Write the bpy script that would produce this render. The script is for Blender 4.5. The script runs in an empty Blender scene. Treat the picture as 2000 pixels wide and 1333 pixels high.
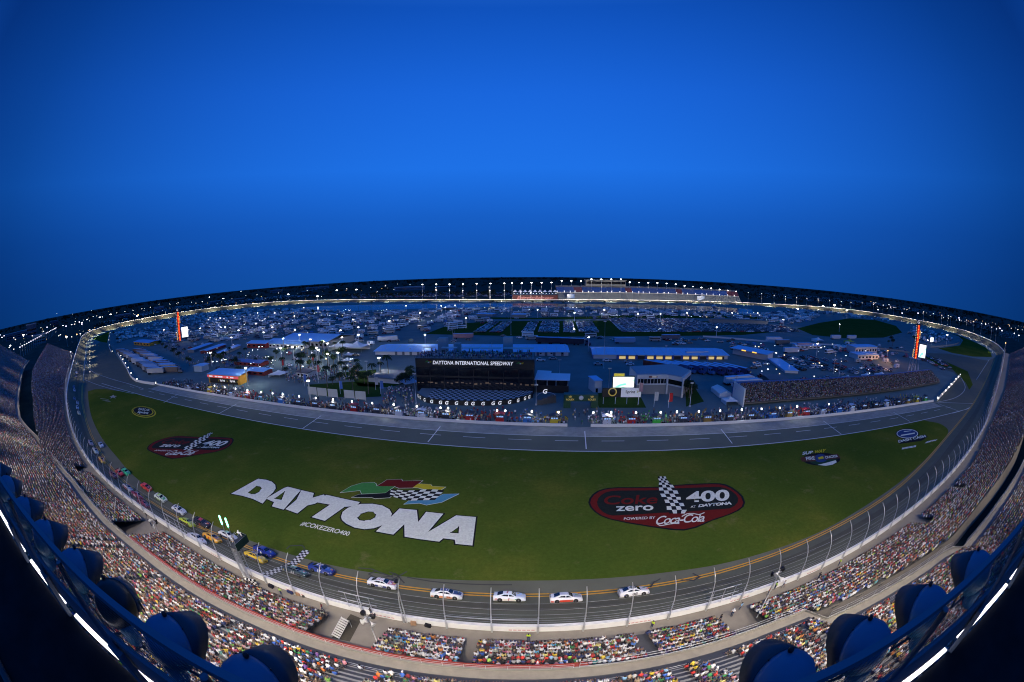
import bpy, bmesh, math, random
import numpy as np
from mathutils import Vector, Matrix, noise
from mathutils.bvhtree import BVHTree
R = math.radians
sc = bpy.context.scene
col = sc.collection
random.seed(7)
rng = np.random.default_rng(11)

# ---------------------------------------------------------------- camera (15 mm class fisheye on the grandstand roof)
CH, PITCH, ROLL, FPX = 48.0, R(9.2), R(-0.4), 785.0
cd = bpy.data.cameras.new('camera')
cam = bpy.data.objects.new('camera', cd)
col.objects.link(cam)
sc.camera = cam
cd.type = 'PANO'
cd.sensor_width = 36.0
cd.clip_start = 0.05
cd.clip_end = 60000
pc = cd if hasattr(cd, 'panorama_type') else cd.cycles
pc.panorama_type = 'FISHEYE_EQUISOLID'
pc.fisheye_lens = FPX / 2000 * 36
pc.fisheye_fov = R(230)
cam.matrix_world = Matrix.Translation((0, 0, CH)) @ Matrix.Rotation(R(90) - PITCH, 4, 'X') @ Matrix.Rotation(ROLL, 4, 'Z')


def ray(px, py):
    """direction of a photo pixel (2000 x 1333) from the camera"""
    x, y = px - 1000.0, 666.5 - py
    rr = max(math.hypot(x, y), 1e-9)
    th = 2 * math.asin(rr / (2 * FPX))
    s = math.sin(th) / rr
    X, Y, Z = x * s, y * s, math.cos(th)
    X, Y = X * math.cos(ROLL) - Y * math.sin(ROLL), X * math.sin(ROLL) + Y * math.cos(ROLL)
    return Vector((X, Z * math.cos(PITCH) + Y * math.sin(PITCH), Y * math.cos(PITCH) - Z * math.sin(PITCH)))


def G(px, py, z=0.0):
    """where the sight line of a photo pixel meets the level z"""
    d = ray(px, py)
    t = (z - CH) / d.z
    return Vector((d.x * t, d.y * t, z))


def GY(px, py, y):
    """where the sight line meets the upright plane at distance y"""
    d = ray(px, py)
    t = y / d.y
    return Vector((d.x * t, y, CH + d.z * t))


# ---------------------------------------------------------------- dusk sky
w = bpy.data.worlds.new('World')
sc.world = w
w.use_nodes = True
nt = w.node_tree
bg = nt.nodes['Background']
tc = nt.nodes.new('ShaderNodeTexCoord')
sep = nt.nodes.new('ShaderNodeSeparateXYZ')
nt.links.new(tc.outputs['Generated'], sep.inputs[0])


def ramp(tree, stops):
    n = tree.nodes.new('ShaderNodeValToRGB')
    cr = n.color_ramp
    while len(cr.elements) > 1:
        cr.elements.remove(cr.elements[-1])
    for i, (p, c) in enumerate(stops):
        e = cr.elements[0] if i == 0 else cr.elements.new(p)
        e.position = p
        e.color = (*c, 1)
    return n


# elevation: paler band about 20 degrees up, darker towards horizon and again higher, twilight glow overhead and behind
elev = ramp(nt, [(0.0, (.006, .085, .40)), (.06, (.007, .090, .45)), (.15, (.0085, .112, .56)), (.27, (.013, .165, .79)), (.45, (.0105, .138, .74)),
                 (.64, (.006, .098, .58)), (.80, (.030, .20, .78)), (1.0, (.045, .25, .92))])
nt.links.new(sep.outputs['Z'], elev.inputs[0])
mr = nt.nodes.new('ShaderNodeMapRange')
mr.inputs[1].default_value, mr.inputs[2].default_value = -1, 1
nt.links.new(sep.outputs['Y'], mr.inputs[0])
azi = ramp(nt, [(0.0, (1.0, .95, .9)), (.36, (.5, .5, .5)), (.50, (.20, .28, .32)), (.60, (.30, .40, .43)), (.75, (.58, .64, .67)), (.88, (.83, .85, .87)), (.97, (1, 1, 1))])
nt.links.new(mr.outputs[0], azi.inputs[0])
tint = nt.nodes.new('ShaderNodeMix')
tint.data_type = 'RGBA'
tint.blend_type = 'MULTIPLY'
tint.inputs[0].default_value = 1.0
nt.links.new(elev.outputs[0], tint.inputs[6])
nt.links.new(azi.outputs[0], tint.inputs[7])
nt.links.new(tint.outputs[2], bg.inputs[0])
bg.inputs[1].default_value = 1.0
sc.view_settings.view_transform = 'Standard'
sc.view_settings.look = 'None'
sc.view_settings.gamma = 1.0
sc.view_settings.exposure = 0.0
sc.cycles.filter_width = 1.1
sc.cycles.sample_clamp_indirect = 6

# ---------------------------------------------------------------- helpers
MATS = {}


def M(name, rgb=(.5, .5, .5), rough=.6, metal=0.0, emit=0.0, ecol=None, var=.12, scale=3.0, world=False, bump=0.0, bscale=40.0, coat=0.0):
    """a principled material with gentle procedural mottling"""
    if name in MATS:
        return MATS[name]
    m = bpy.data.materials.new(name)
    m.use_nodes = True
    t = m.node_tree
    b = t.nodes['Principled BSDF']
    b.inputs['Roughness'].default_value = rough
    b.inputs['Metallic'].default_value = metal
    b.inputs['Base Color'].default_value = (*rgb, 1)
    if rough >= .8:
        b.inputs['Specular IOR Level'].default_value = .12
    if coat:
        b.inputs['Coat Weight'].default_value = coat
    if emit:
        b.inputs['Emission Color'].default_value = (*(ecol or rgb), 1)
        b.inputs['Emission Strength'].default_value = emit
    elif var or bump:
        tc = t.nodes.new('ShaderNodeTexCoord')
        if world:
            src = t.nodes.new('ShaderNodeNewGeometry').outputs['Position']
        else:
            src = tc.outputs['Object']
        nz = t.nodes.new('ShaderNodeTexNoise')
        nz.inputs['Scale'].default_value = scale
        nz.inputs['Detail'].default_value = 6
        nz.inputs['Roughness'].default_value = .65
        t.links.new(src, nz.inputs['Vector'])
        r = ramp(t, [(.3, tuple(c * (1 - var) for c in rgb)), (.7, tuple(min(c * (1 + var), 1) for c in rgb))])
        t.links.new(nz.outputs[0], r.inputs[0])
        t.links.new(r.outputs[0], b.inputs['Base Color'])
        if bump:
            n2 = t.nodes.new('ShaderNodeTexNoise')
            n2.inputs['Scale'].default_value = bscale
            t.links.new(src, n2.inputs['Vector'])
            bp = t.nodes.new('ShaderNodeBump')
            bp.inputs['Strength'].default_value = bump
            t.links.new(n2.outputs[0], bp.inputs['Height'])
            t.links.new(bp.outputs[0], b.inputs['Normal'])
    MATS[name] = m
    return m


def MOBJ(name, rough=.6, coat=0.0):
    """paint whose colour is the object's own colour"""
    if name in MATS:
        return MATS[name]
    m = bpy.data.materials.new(name)
    m.use_nodes = True
    t = m.node_tree
    b = t.nodes['Principled BSDF']
    b.inputs['Roughness'].default_value = rough
    b.inputs['Coat Weight'].default_value = coat
    oi = t.nodes.new('ShaderNodeObjectInfo')
    t.links.new(oi.outputs['Color'], b.inputs['Base Color'])
    MATS[name] = m
    return m


def MATTR(name, attr='tone', rough=.7):
    m = bpy.data.materials.new(name)
    m.use_nodes = True
    t = m.node_tree
    b = t.nodes['Principled BSDF']
    b.inputs['Roughness'].default_value = rough
    a = t.nodes.new('ShaderNodeAttribute')
    a.attribute_name = attr
    t.links.new(a.outputs['Color'], b.inputs['Base Color'])
    MATS[name] = m
    return m


def tag(o, label=None, cat=None, group=None, kind=None):
    if label:
        o['label'] = label
    if cat:
        o['category'] = cat
    if group:
        o['group'] = group
    if kind:
        o['kind'] = kind
    return o


def empty(name, loc=(0, 0, 0), rz=0.0, label=None, cat=None, group=None, parent=None):
    o = bpy.data.objects.new(name, None)
    o.empty_display_size = .5
    col.objects.link(o)
    o.location = loc
    o.rotation_euler = (0, 0, rz)
    if parent:
        o.parent = parent
    return tag(o, label, cat, group)


class MB:
    """collects shapes into one mesh; every shape takes a material slot number"""

    def __init__(s):
        s.v, s.f, s.m, s.sm, s.cut = [], [], [], [], []

    def add(s, vs, fs, mi=0, smooth=False):
        b = len(s.v)
        s.cut.append((b, len(s.f)))
        s.v.extend([tuple(v) for v in vs])
        s.f.extend([tuple(i + b for i in f) for f in fs])
        s.m.extend([mi] * len(fs))
        s.sm.extend([smooth] * len(fs))
        return s

    def box(s, c, d, rz=0.0, mi=0, taper=1.0, base=False):
        """centre c (or bottom centre when base), size d"""
        x, y, z = d[0] / 2, d[1] / 2, d[2] / 2
        cz = c[2] + (z if base else 0)
        cr, sr = math.cos(rz), math.sin(rz)
        vs = []
        for k, t in ((-z, 1.0), (z, taper)):
            for a, b2 in ((-x, -y), (x, -y), (x, y), (-x, y)):
                a, b2 = a * t, b2 * t
                vs.append((c[0] + a * cr - b2 * sr, c[1] + a * sr + b2 * cr, cz + k))
        return s.add(vs, [(3, 2, 1, 0), (4, 5, 6, 7), (0, 1, 5, 4), (1, 2, 6, 5), (2, 3, 7, 6), (3, 0, 4, 7)], mi)

    def tube(s, pts, r, n=6, mi=0, r2=None, caps=True, smooth=True):
        pts = [Vector(p) for p in pts]
        vs, fs = [], []
        L = len(pts)
        up0 = None
        for i, p in enumerate(pts):
            d = (pts[min(i + 1, L - 1)] - pts[max(i - 1, 0)])
            d.normalize()
            ref = Vector((0, 0, 1)) if abs(d.z) < .9 else Vector((1, 0, 0))
            a = d.cross(ref).normalized()
            b = d.cross(a)
            rr = r if r2 is None else r + (r2 - r) * i / (L - 1)
            for k in range(n):
                t = 2 * math.pi * k / n
                vs.append(p + a * math.cos(t) * rr + b * math.sin(t) * rr)
        for i in range(L - 1):
            for k in range(n):
                fs.append((i * n + k, i * n + (k + 1) % n, (i + 1) * n + (k + 1) % n, (i + 1) * n + k))
        if caps:
            fs.append(tuple(range(n)))
            fs.append(tuple((L - 1) * n + k for k in reversed(range(n))))
        return s.add(vs, fs, mi, smooth)

    def lathe(s, prof, n=12, c=(0, 0, 0), axis='z', mi=0, smooth=True, rot=None):
        """prof: (radius, height) pairs"""
        vs, fs = [], []
        for r, h in prof:
            for k in range(n):
                t = 2 * math.pi * k / n
                v = Vector((r * math.cos(t), r * math.sin(t), h))
                if axis == 'x':
                    v = Vector((h, r * math.cos(t), r * math.sin(t)))
                if axis == 'y':
                    v = Vector((r * math.cos(t), h, r * math.sin(t)))
                if rot:
                    v = rot @ v
                vs.append(v + Vector(c))
        for i in range(len(prof) - 1):
            for k in range(n):
                fs.append((i * n + k, i * n + (k + 1) % n, (i + 1) * n + (k + 1) % n, (i + 1) * n + k))
        if prof[0][0] > 1e-4:
            fs.append(tuple(reversed(range(n))))
        if prof[-1][0] > 1e-4:
            fs.append(tuple((len(prof) - 1) * n + k for k in range(n)))
        return s.add(vs, fs, mi, smooth)

    def loft(s, secs, mi=0, smooth=True, closed=True, caps=True):
        n = len(secs[0])
        vs = [p for sec in secs for p in sec]
        fs = []
        for i in range(len(secs) - 1):
            for k in range(n if closed else n - 1):
                fs.append((i * n + k, i * n + (k + 1) % n, (i + 1) * n + (k + 1) % n, (i + 1) * n + k))
        if caps and closed:
            fs.append(tuple(reversed(range(n))))
            fs.append(tuple((len(secs) - 1) * n + k for k in range(n)))
        return s.add(vs, fs, mi, smooth)

    def prism(s, poly, z0, z1, mi=0):
        n = len(poly)
        vs = [(p[0], p[1], z0) for p in poly] + [(p[0], p[1], z1) for p in poly]
        fs = [tuple(reversed(range(n))), tuple(range(n, 2 * n))] + [(k, (k + 1) % n, n + (k + 1) % n, n + k) for k in range(n)]
        return s.add(vs, fs, mi)

    def strip(s, A, B, mi=0):
        """ribbon between two equally long point lists"""
        vs = list(A) + list(B)
        n = len(A)
        return s.add(vs, [(i, i + 1, n + i + 1, n + i) for i in range(n - 1)], mi)

    def mesh(s, name, mats):
        me = bpy.data.meshes.new(name)
        me.from_pydata(s.v, [], s.f)
        for m in mats if isinstance(mats, (list, tuple)) else [mats]:
            me.materials.append(m)
        me.polygons.foreach_set('material_index', s.m)
        me.polygons.foreach_set('use_smooth', s.sm)
        me.update()
        return me

    def build(s, name, mats, parent=None, loc=None, **tags):
        if name in SPLIT and parent and len(s.cut) > 1:       # every post, door or bolt becomes a part of its own
            first = None
            ends = s.cut[1:] + [(len(s.v), len(s.f))]
            for (v0, f0), (v1, f1) in zip(s.cut, ends):
                q = MB()
                q.v, q.f = s.v[v0:v1], [tuple(i - v0 for i in f) for f in s.f[f0:f1]]
                q.m, q.sm = s.m[f0:f1], s.sm[f0:f1]
                o = q.build(name, mats, parent, loc)
                if loc is None and 'shift' in tags:
                    o.location = tags['shift']
                first = first or o
            return first
        tags.pop('shift', None)
        o = bpy.data.objects.new(name, s.mesh(name, mats))
        col.objects.link(o)
        if parent:
            o.parent = parent
        if loc:
            o.location = loc
        return tag(o, **tags)


def obj(name, me, parent=None, **tags):
    o = bpy.data.objects.new(name, me)
    col.objects.link(o)
    if parent:
        o.parent = parent
    return tag(o, **tags)


def copy_tree(o, parent=None):
    c = o.copy()
    col.objects.link(c)
    c.parent = parent
    for ch in KIDS.get(o.name, ()):
        copy_tree(ch, c)
    return c


KIDS = {}
SPLIT = {'bolt', 'post', 'door', 'window', 'roller_door', 'bay_column', 'pillar', 'support_column', 'support_post', 'lattice_leg', 'antenna', 'roof_vent', 'stair_tower', 'roof_canopy', 'tent_pole', 'display_box', 'lit_sign',
         'support', 'canopy_post', 'yellow_mark', 'aisle_lamp', 'lamp_row', 'roof_window', 'wall_post', 'sign_mark', 'stringer', 'front_splitter', 'pylon'}


def index_kids(root):
    for o in [root] + list(root.children_recursive):
        KIDS[o.name] = list(o.children)


def poly_mesh(pts, z, name, mat, kind='structure', sub=0):
    """flat sheet inside a polygon"""
    from mathutils.geometry import tessellate_polygon
    tri = tessellate_polygon([[Vector((p[0], p[1], 0)) for p in pts]])
    me = bpy.data.meshes.new(name)
    fs = []
    for t in tri:
        a, b, c = (Vector(pts[i][:2]) for i in t)
        fs.append(tuple(t) if (b - a).cross(c - a) > 0 else tuple(reversed(t)))
    me.from_pydata([(p[0], p[1], z) for p in pts], [], fs)
    me.materials.append(mat)
    return obj(name, me, kind=kind)


def catmull(P, n, closed=True):
    P = [Vector(p) for p in P]
    out = []
    N = len(P)
    for i in range(N if closed else N - 1):
        g = (lambda k: P[k % N]) if closed else (lambda k: P[min(max(k, 0), N - 1)])
        p0, p1, p2, p3 = g(i - 1), g(i), g(i + 1), g(i + 2)
        m = n if isinstance(n, int) else max(1, int((p2 - p1).length / n))
        # centripetal knots keep the curve from looping
        t1 = max((p1 - p0).length, 1e-6) ** .5
        t2 = t1 + max((p2 - p1).length, 1e-6) ** .5
        t3 = t2 + max((p3 - p2).length, 1e-6) ** .5
        for k in range(m):
            t = t1 + (t2 - t1) * k / m
            if (p1 - p0).length < 1e-6:
                a1 = p1
            else:
                a1 = p0 * ((t1 - t) / t1) + p1 * (t / t1)
            a2 = p1 * ((t2 - t) / (t2 - t1)) + p2 * ((t - t1) / (t2 - t1))
            a3 = p2 if (p3 - p2).length < 1e-6 else p2 * ((t3 - t) / (t3 - t2)) + p3 * ((t - t2) / (t3 - t2))
            b1 = a1 * ((t2 - t) / t2) + a2 * (t / t2)
            b2 = a2 * ((t3 - t) / (t3 - t1)) + a3 * ((t - t1) / (t3 - t1))
            out.append(b1 * ((t2 - t) / (t2 - t1)) + b2 * ((t - t1) / (t2 - t1)))
    if not closed:
        out.append(P[-1].copy())
    return out


def text_mesh(body, size=1.0, ext=0.0, shear=0.0, bold=0.0, spacing=1.0, sx=1.0):
    """lettering as a mesh centred on x, base line y=0, lying in the xy plane"""
    c = bpy.data.curves.new('lettering', 'FONT')
    c.body = body
    c.size = size
    c.extrude = ext
    c.shear = shear
    c.offset = bold
    c.space_character = spacing
    c.align_x = 'CENTER'
    c.fill_mode = 'BOTH' if ext else 'FRONT'
    o = bpy.data.objects.new('lettering', c)
    col.objects.link(o)
    dg = bpy.context.evaluated_depsgraph_get()
    me = bpy.data.meshes.new_from_object(o.evaluated_get(dg))
    bpy.data.objects.remove(o)
    bpy.data.curves.remove(c)
    if sx != 1.0:
        me.transform(Matrix.Diagonal((sx, 1, 1, 1)))
    return me


def place_text(body, size, mat, M4, name='lettering', parent=None, **kw):
    tags = {k: kw.pop(k) for k in ('label', 'cat', 'group', 'kind') if k in kw}
    me = text_mesh(body, size, **kw)
    me.materials.clear()
    me.materials.append(mat)
    o = obj(name, me, parent, **tags)
    o.matrix_local = M4
    return o


def resample(P, n):
    P = [Vector(p) for p in P]
    L = [0.0]
    for a, b in zip(P, P[1:]):
        L.append(L[-1] + (b - a).length)
    out = []
    j = 0
    for i in range(n):
        t = L[-1] * i / (n - 1)
        while j < len(P) - 2 and L[j + 1] < t:
            j += 1
        d = (t - L[j]) / max(L[j + 1] - L[j], 1e-9)
        out.append(P[j].lerp(P[j + 1], min(d, 1)))
    return out

# ---------------------------------------------------------------- ground, track and infield sheets
asphalt_m = M('asphalt', (.13, .185, .185), .85, var=.16, scale=.06, world=True)
track_m = M('track_asphalt', (.115, .118, .086), .8, var=.14, scale=.25, world=True)
apron_m = M('apron_asphalt', (.115, .12, .096), .85, var=.10, scale=.12, world=True)
pit_m = M('pit_asphalt', (.13, .145, .112), .85, var=.08, scale=.12, world=True)
concrete_m = M('concrete', (.22, .20, .175), .85, var=.10, scale=.6, world=True)
white_m = M('white_paint', (.78, .78, .76), .6, var=.05)
yellow_m = M('yellow_paint', (.66, .33, .015), .6, var=.12, scale=1.2, world=True)
black_m = M('black_paint', (.012, .012, .014), .5, var=0)
steel_m = M('galvanised_steel', (.55, .56, .57), .4, .6, var=.06)
dark_steel_m = M('dark_steel', (.08, .085, .09), .5, .4, var=.1)


def grass_material(name, c1, c2, c3, worn=(.16, .14, .06)):
    m = bpy.data.materials.new(name)
    m.use_nodes = True
    t = m.node_tree
    b = t.nodes['Principled BSDF']
    b.inputs['Roughness'].default_value = .95
    b.inputs['Specular IOR Level'].default_value = 0
    g = t.nodes.new('ShaderNodeNewGeometry')

    def nz(scale, detail=5, rough=.6):
        n = t.nodes.new('ShaderNodeTexNoise')
        n.inputs['Scale'].default_value = scale
        n.inputs['Detail'].default_value = detail
        n.inputs['Roughness'].default_value = rough
        t.links.new(g.outputs['Position'], n.inputs['Vector'])
        return n
    big = ramp(t, [(.35, c1), (.5, c2), (.68, c3)])
    t.links.new(nz(.035).outputs[0], big.inputs[0])
    fine = ramp(t, [(.3, (.75, .75, .75)), (.7, (1.2, 1.2, 1.2))])
    t.links.new(nz(1.2, 8, .8).outputs[0], fine.inputs[0])
    mx = t.nodes.new('ShaderNodeMix')
    mx.data_type = 'RGBA'
    mx.blend_type = 'MULTIPLY'
    mx.inputs[0].default_value = 1
    t.links.new(big.outputs[0], mx.inputs[6])
    t.links.new(fine.outputs[0], mx.inputs[7])
    patch = ramp(t, [(.58, (0, 0, 0)), (.72, (.45, .45, .45))])
    t.links.new(nz(.16, 7, .72).outputs[0], patch.inputs[0])
    m2 = t.nodes.new('ShaderNodeMix')
    m2.data_type = 'RGBA'
    t.links.new(patch.outputs[0], m2.inputs[0])
    t.links.new(mx.outputs[2], m2.inputs[6])
    m2.inputs[7].default_value = (*worn, 1)
    t.links.new(m2.outputs[2], b.inputs['Base Color'])
    MATS[name] = m
    return m


turf_m = grass_material('mown_grass', (.050, .088, .015), (.068, .102, .017), (.112, .124, .022), (.20, .165, .08))
field_m = grass_material('field_grass', (.035, .070, .016), (.045, .082, .018), (.050, .080, .022))
veg_m = grass_material('dark_land', (.03, .055, .05), (.045, .07, .06), (.06, .085, .08), worn=(.07, .075, .07))

gme = bpy.data.meshes.new('ground')
gb = bmesh.new()
bmesh.ops.create_grid(gb, x_segments=8, y_segments=8, size=30000)
gb.to_mesh(gme)
gb.free()
gme.materials.append(veg_m)
obj('ground', gme, kind='structure')

# wall foot along the grandstand side: photo pixel and level; s runs along it, d outwards to the seats
WALLPX = [(150, 690, 6.9), (137, 730, 6.0), (130, 767, 5.5), (131, 800, 5.), (146, 856, 4.4), (176, 908, 4.1), (225, 958, 3.8), (300, 1014, 3.6), (386, 1066, 3.6),
          (469, 1115, 3.6), (555, 1155, 3.6), (625, 1178, 3.6), (700, 1198, 3.6), (800, 1218, 3.6), (900, 1229, 3.6), (1000, 1235, 3.6), (1100, 1234, 3.6), (1200, 1226, 3.6),
          (1375, 1193, 3.6), (1450, 1171, 3.6), (1550, 1136, 3.6), (1612, 1109, 3.6), (1700, 1058, 3.6), (1800, 984, 3.8), (1875, 909, 4.2), (1924, 833, 4.8),
          (1942, 780, 5.3), (1955, 730, 6), (1962, 695, 6.8)]
wallc = catmull([G(*q) for q in WALLPX], 4.0, closed=False)
for _ in range(6):
    wallc = [wallc[0]] + [(wallc[i - 1] + wallc[i] * 2 + wallc[i + 1]) / 4 for i in range(1, len(wallc) - 1)] + [wallc[-1]]
WL = np.array([tuple(p) for p in wallc])
seg = np.hypot(*(WL[1:, :2] - WL[:-1, :2]).T)
WS = np.concatenate([[0], np.cumsum(seg)])
WS -= np.interp(0, WL[:, 0], WS)
tang = np.gradient(WL[:, :2], axis=0)
tang /= np.hypot(*tang.T)[:, None]
for _ in range(20):
    tang[1:-1] = (tang[:-2] + 2 * tang[1:-1] + tang[2:]) / 4
tang /= np.hypot(*tang.T)[:, None]
WN = np.stack([tang[:, 1], -tang[:, 0]], 1)


def wall_at(s):
    """numpy: x, y, z, outward normal, tangent angle at the wall distance s"""
    s = np.asarray(s, float)
    x, y, z = (np.interp(s, WS, WL[:, k]) for k in range(3))
    nx, ny = np.interp(s, WS, WN[:, 0]), np.interp(s, WS, WN[:, 1])
    lo, hi = np.minimum(s - WS[0], 0), np.maximum(s - WS[-1], 0)
    x = x + tang[0, 0] * lo + tang[-1, 0] * hi
    y = y + tang[0, 1] * lo + tang[-1, 1] * hi
    return x, y, z, nx, ny


def SP(s, d, z):
    x, y, zz, nx, ny = wall_at(s)
    return Vector((float(x + nx * d), float(y + ny * d), float(z)))


def s_of(p):
    d2 = (WL[:, 0] - p[0]) ** 2 + (WL[:, 1] - p[1]) ** 2
    i = int(d2.argmin())
    v = Vector((p[0] - WL[i, 0], p[1] - WL[i, 1]))
    return float(WS[i] + v.x * tang[i, 0] + v.y * tang[i, 1])


INPX = [(163, 745), (163, 790), (190, 870), (250, 945), (330, 1000), (450, 1052), (560, 1095), (700, 1130), (850, 1152), (1000, 1160), (1200, 1151), (1400, 1116),
        (1600, 1043), (1750, 953), (1850, 850), (1900, 788), (1935, 720), (1945, 697)]
front = catmull([G(*q) for q in INPX], 5.0, closed=False)
far_spec = [(1945, 692, 13, 7.2), (1935, 680, 13, 7.6), (1900, 662.5, 14, 8.2), (1850, 646, 14, 8.2), (1775, 631, 14, 8.2), (1700, 617.5, 14, 8.2), (1650, 611, 14, 8), (1550, 602.5, 13, 6),
            (1450, 595.5, 13, 3.6), (1300, 591, 13, 2.6), (1050, 590, 13, 2.6), (900, 589.3, 13, 2.8), (775, 589.8, 13, 3), (650, 591, 13, 5), (550, 595.5, 14, 7.4), (475, 602, 14, 8.4),
            (400, 611, 14, 8.6), (350, 617.8, 14, 8.6), (300, 627, 14, 8.6), (225, 642, 14, 8.6), (195, 650.5, 14, 8.6), (172, 665, 13, 8), (169, 674, 12, 7.4), (166, 700, 12, 7)]
FW = []
for q in far_spec:
    p = G(q[0], q[1])
    FW.append(Vector((p.x, p.y, 0, )).to_4d())
    FW[-1][2], FW[-1][3] = q[2], q[3]
k0, k1 = Vector((front[-1].x, front[-1].y, 15, 6.8)), Vector((front[0].x, front[0].y, 12, 6.2))
farc = catmull([Vector((front[-2].x, front[-2].y, 15, 6.8)), k0] + FW + [k1, Vector((front[1].x, front[1].y, 12, 6))], 20.0, closed=False)
# drop the two lead-in spans
i0 = min(range(len(farc)), key=lambda i: (farc[i] - k0).length)
i1 = min(range(len(farc)), key=lambda i: (farc[i] - k1).length)
farc = farc[i0 + 1:i1]
for _ in range(10):
    farc = [farc[0]] + [(farc[i - 1] + farc[i] * 2 + farc[i + 1]) / 4 for i in range(1, len(farc) - 1)] + [farc[-1]]
INN, OUT = [], []
for i, p in enumerate(front):
    s = s_of(p)
    INN.append(Vector((p.x, p.y, .06)))
    x, y, z, nx, ny = wall_at(s)
    OUT.append(Vector((x - nx * .55, y - ny * .55, z)))
n_front = len(front)
for i, q in enumerate(farc):
    a, b = farc[max(i - 1, 0)], farc[min(i + 1, len(farc) - 1)]
    t = Vector((b.x - a.x, b.y - a.y)).normalized()
    INN.append(Vector((q.x, q.y, .06)))
    OUT.append(Vector((q.x + t.y * q.z, q.y - t.x * q.z, q.w)))
NL = len(INN)
# soften both joins
for _ in range(4):
    for i in list(range(n_front - 2, n_front + 3)) + [NL - 2, NL - 1, 0, 1]:
        OUT[i % NL] = (OUT[(i - 1) % NL] + OUT[i % NL] * 2 + OUT[(i + 1) % NL]) / 4

NC = 8
tb = MB()
vs, fs = [], []
for i in range(NL):
    for k in range(NC + 1):
        f = k / NC
        p = INN[i].lerp(OUT[i], f)
        p.z = INN[i].z + (OUT[i].z - INN[i].z) * (f ** 1.12)
        vs.append(p)
for i in range(NL):
    j = (i + 1) % NL
    for k in range(NC):
        fs.append((i * (NC + 1) + k, i * (NC + 1) + k + 1, j * (NC + 1) + k + 1, j * (NC + 1) + k)[::-1])
tb.add(vs, fs, 0, True)
track_o = tb.build('racing_track', track_m, kind='structure')
TRACK_BVH = BVHTree.FromPolygons([Vector(v) for v in tb.v], tb.f)


def on_track(px, py):
    loc, nrm, _, _ = TRACK_BVH.ray_cast(Vector((0, 0, CH)), ray(px, py))
    if loc is None:
        loc, nrm = G(px, py, .05), Vector((0, 0, 1))
    if nrm.z < 0:
        nrm = -nrm
    return loc, nrm


# earth bank outside the far turns so that the track is no floating ribbon
bk = MB()
A = [OUT[i % NL] for i in range(n_front, NL + 1)]
Bp = []
for k, i in enumerate(range(n_front, NL + 1)):
    o = (OUT[i % NL] - INN[i % NL])
    o.z = 0
    o.normalize()
    q = A[k] + o * (A[k].z * 2.2 + 1)
    Bp.append(Vector((q.x, q.y, -.1)))
bk.strip(Bp, [a + Vector((0, 0, -.05)) for a in A])
bk.build('track_embankment', veg_m, kind='structure')


def track_strip(name, f0, f1, mat, i0=0, i1=NL, lift=.03, wrap=False, d0=None, d1=None):
    b = MB()
    P, Q = [], []
    for i in range(i0, i1 + (1 if wrap else 0)):
        a, o = INN[i % NL], OUT[i % NL]
        L = (o - a).length
        u, w_ = (f0, f1) if d0 is None else (d0 / L, d1 / L)
        for f, lst in ((u, P), (w_, Q)):
            p = a.lerp(o, f)
            p.z = a.z + (o.z - a.z) * (max(f, 0) ** 1.12) + lift
            lst.append(p)
    b.strip(P, Q)
    return b.build(name, mat, kind='structure')


track_strip('yellow_line_marking', 0, 0, yellow_m, 0, n_front - 1, d0=.05, d1=.42)
track_strip('yellow_line_marking', 0, 0, yellow_m, 6, n_front - 12, d0=.85, d1=1.22)
track_strip('lane_seam_marking', 0, 0, M('seam', (.15, .15, .145), .8, var=.2), 0, n_front - 1, d0=5.2, d1=5.33, lift=.02)
track_strip('groove_marking', .30, .52, M('groove', (.094, .093, .070), .85, var=.1, scale=.4, world=True), 0, NL, lift=.015, wrap=True)
track_strip('inner_line_marking', 0, 0, white_m, n_front - 1, NL, d0=-.1, d1=.25, wrap=True)


# ---- flat sheets
def PX(lst, z=0):
    return [G(a, b, 0) for a, b in lst]


infield_o = poly_mesh([Vector((p.x, p.y)) for p in INN], .02, 'infield_ground', asphalt_m)
apx = [p for p in front]
PITW = [(262, 748), (305, 753), (400, 773), (500, 787), (600, 800), (700, 809), (800, 818), (900, 824), (1000, 828.5), (1110, 831), (1230, 832), (1340, 830), (1450, 826), (1560, 819), (1700, 805.5),
        (1828, 787)]
# pit wall is straight on the ground: fit one line through its photo points
pw = [G(*q) for q in PITW[1:]]
A_ = np.array([[p.x, 1] for p in pw])
kk, cc = np.linalg.lstsq(A_, np.array([p.y for p in pw]), rcond=None)[0]
PW0, PW1 = Vector((pw[0].x, kk * pw[0].x + cc, 0)), Vector((pw[-1].x, kk * pw[-1].x + cc, 0))
PDIR = (PW1 - PW0).normalized()
PNRM = Vector((-PDIR.y, PDIR.x, 0))   # towards the infield
PLEN = (PW1 - PW0).length


def PT(u, v, z=0.0):
    """u metres along the pit wall from its left end, v metres into the infield"""
    p = PW0 + PDIR * u + PNRM * v
    return Vector((p.x, p.y, z))


def u_of(px, py, z=0.0):
    p = G(px, py, z) - PW0
    return p.x * PDIR.x + p.y * PDIR.y, p.x * PNRM.x + p.y * PNRM.y


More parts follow.
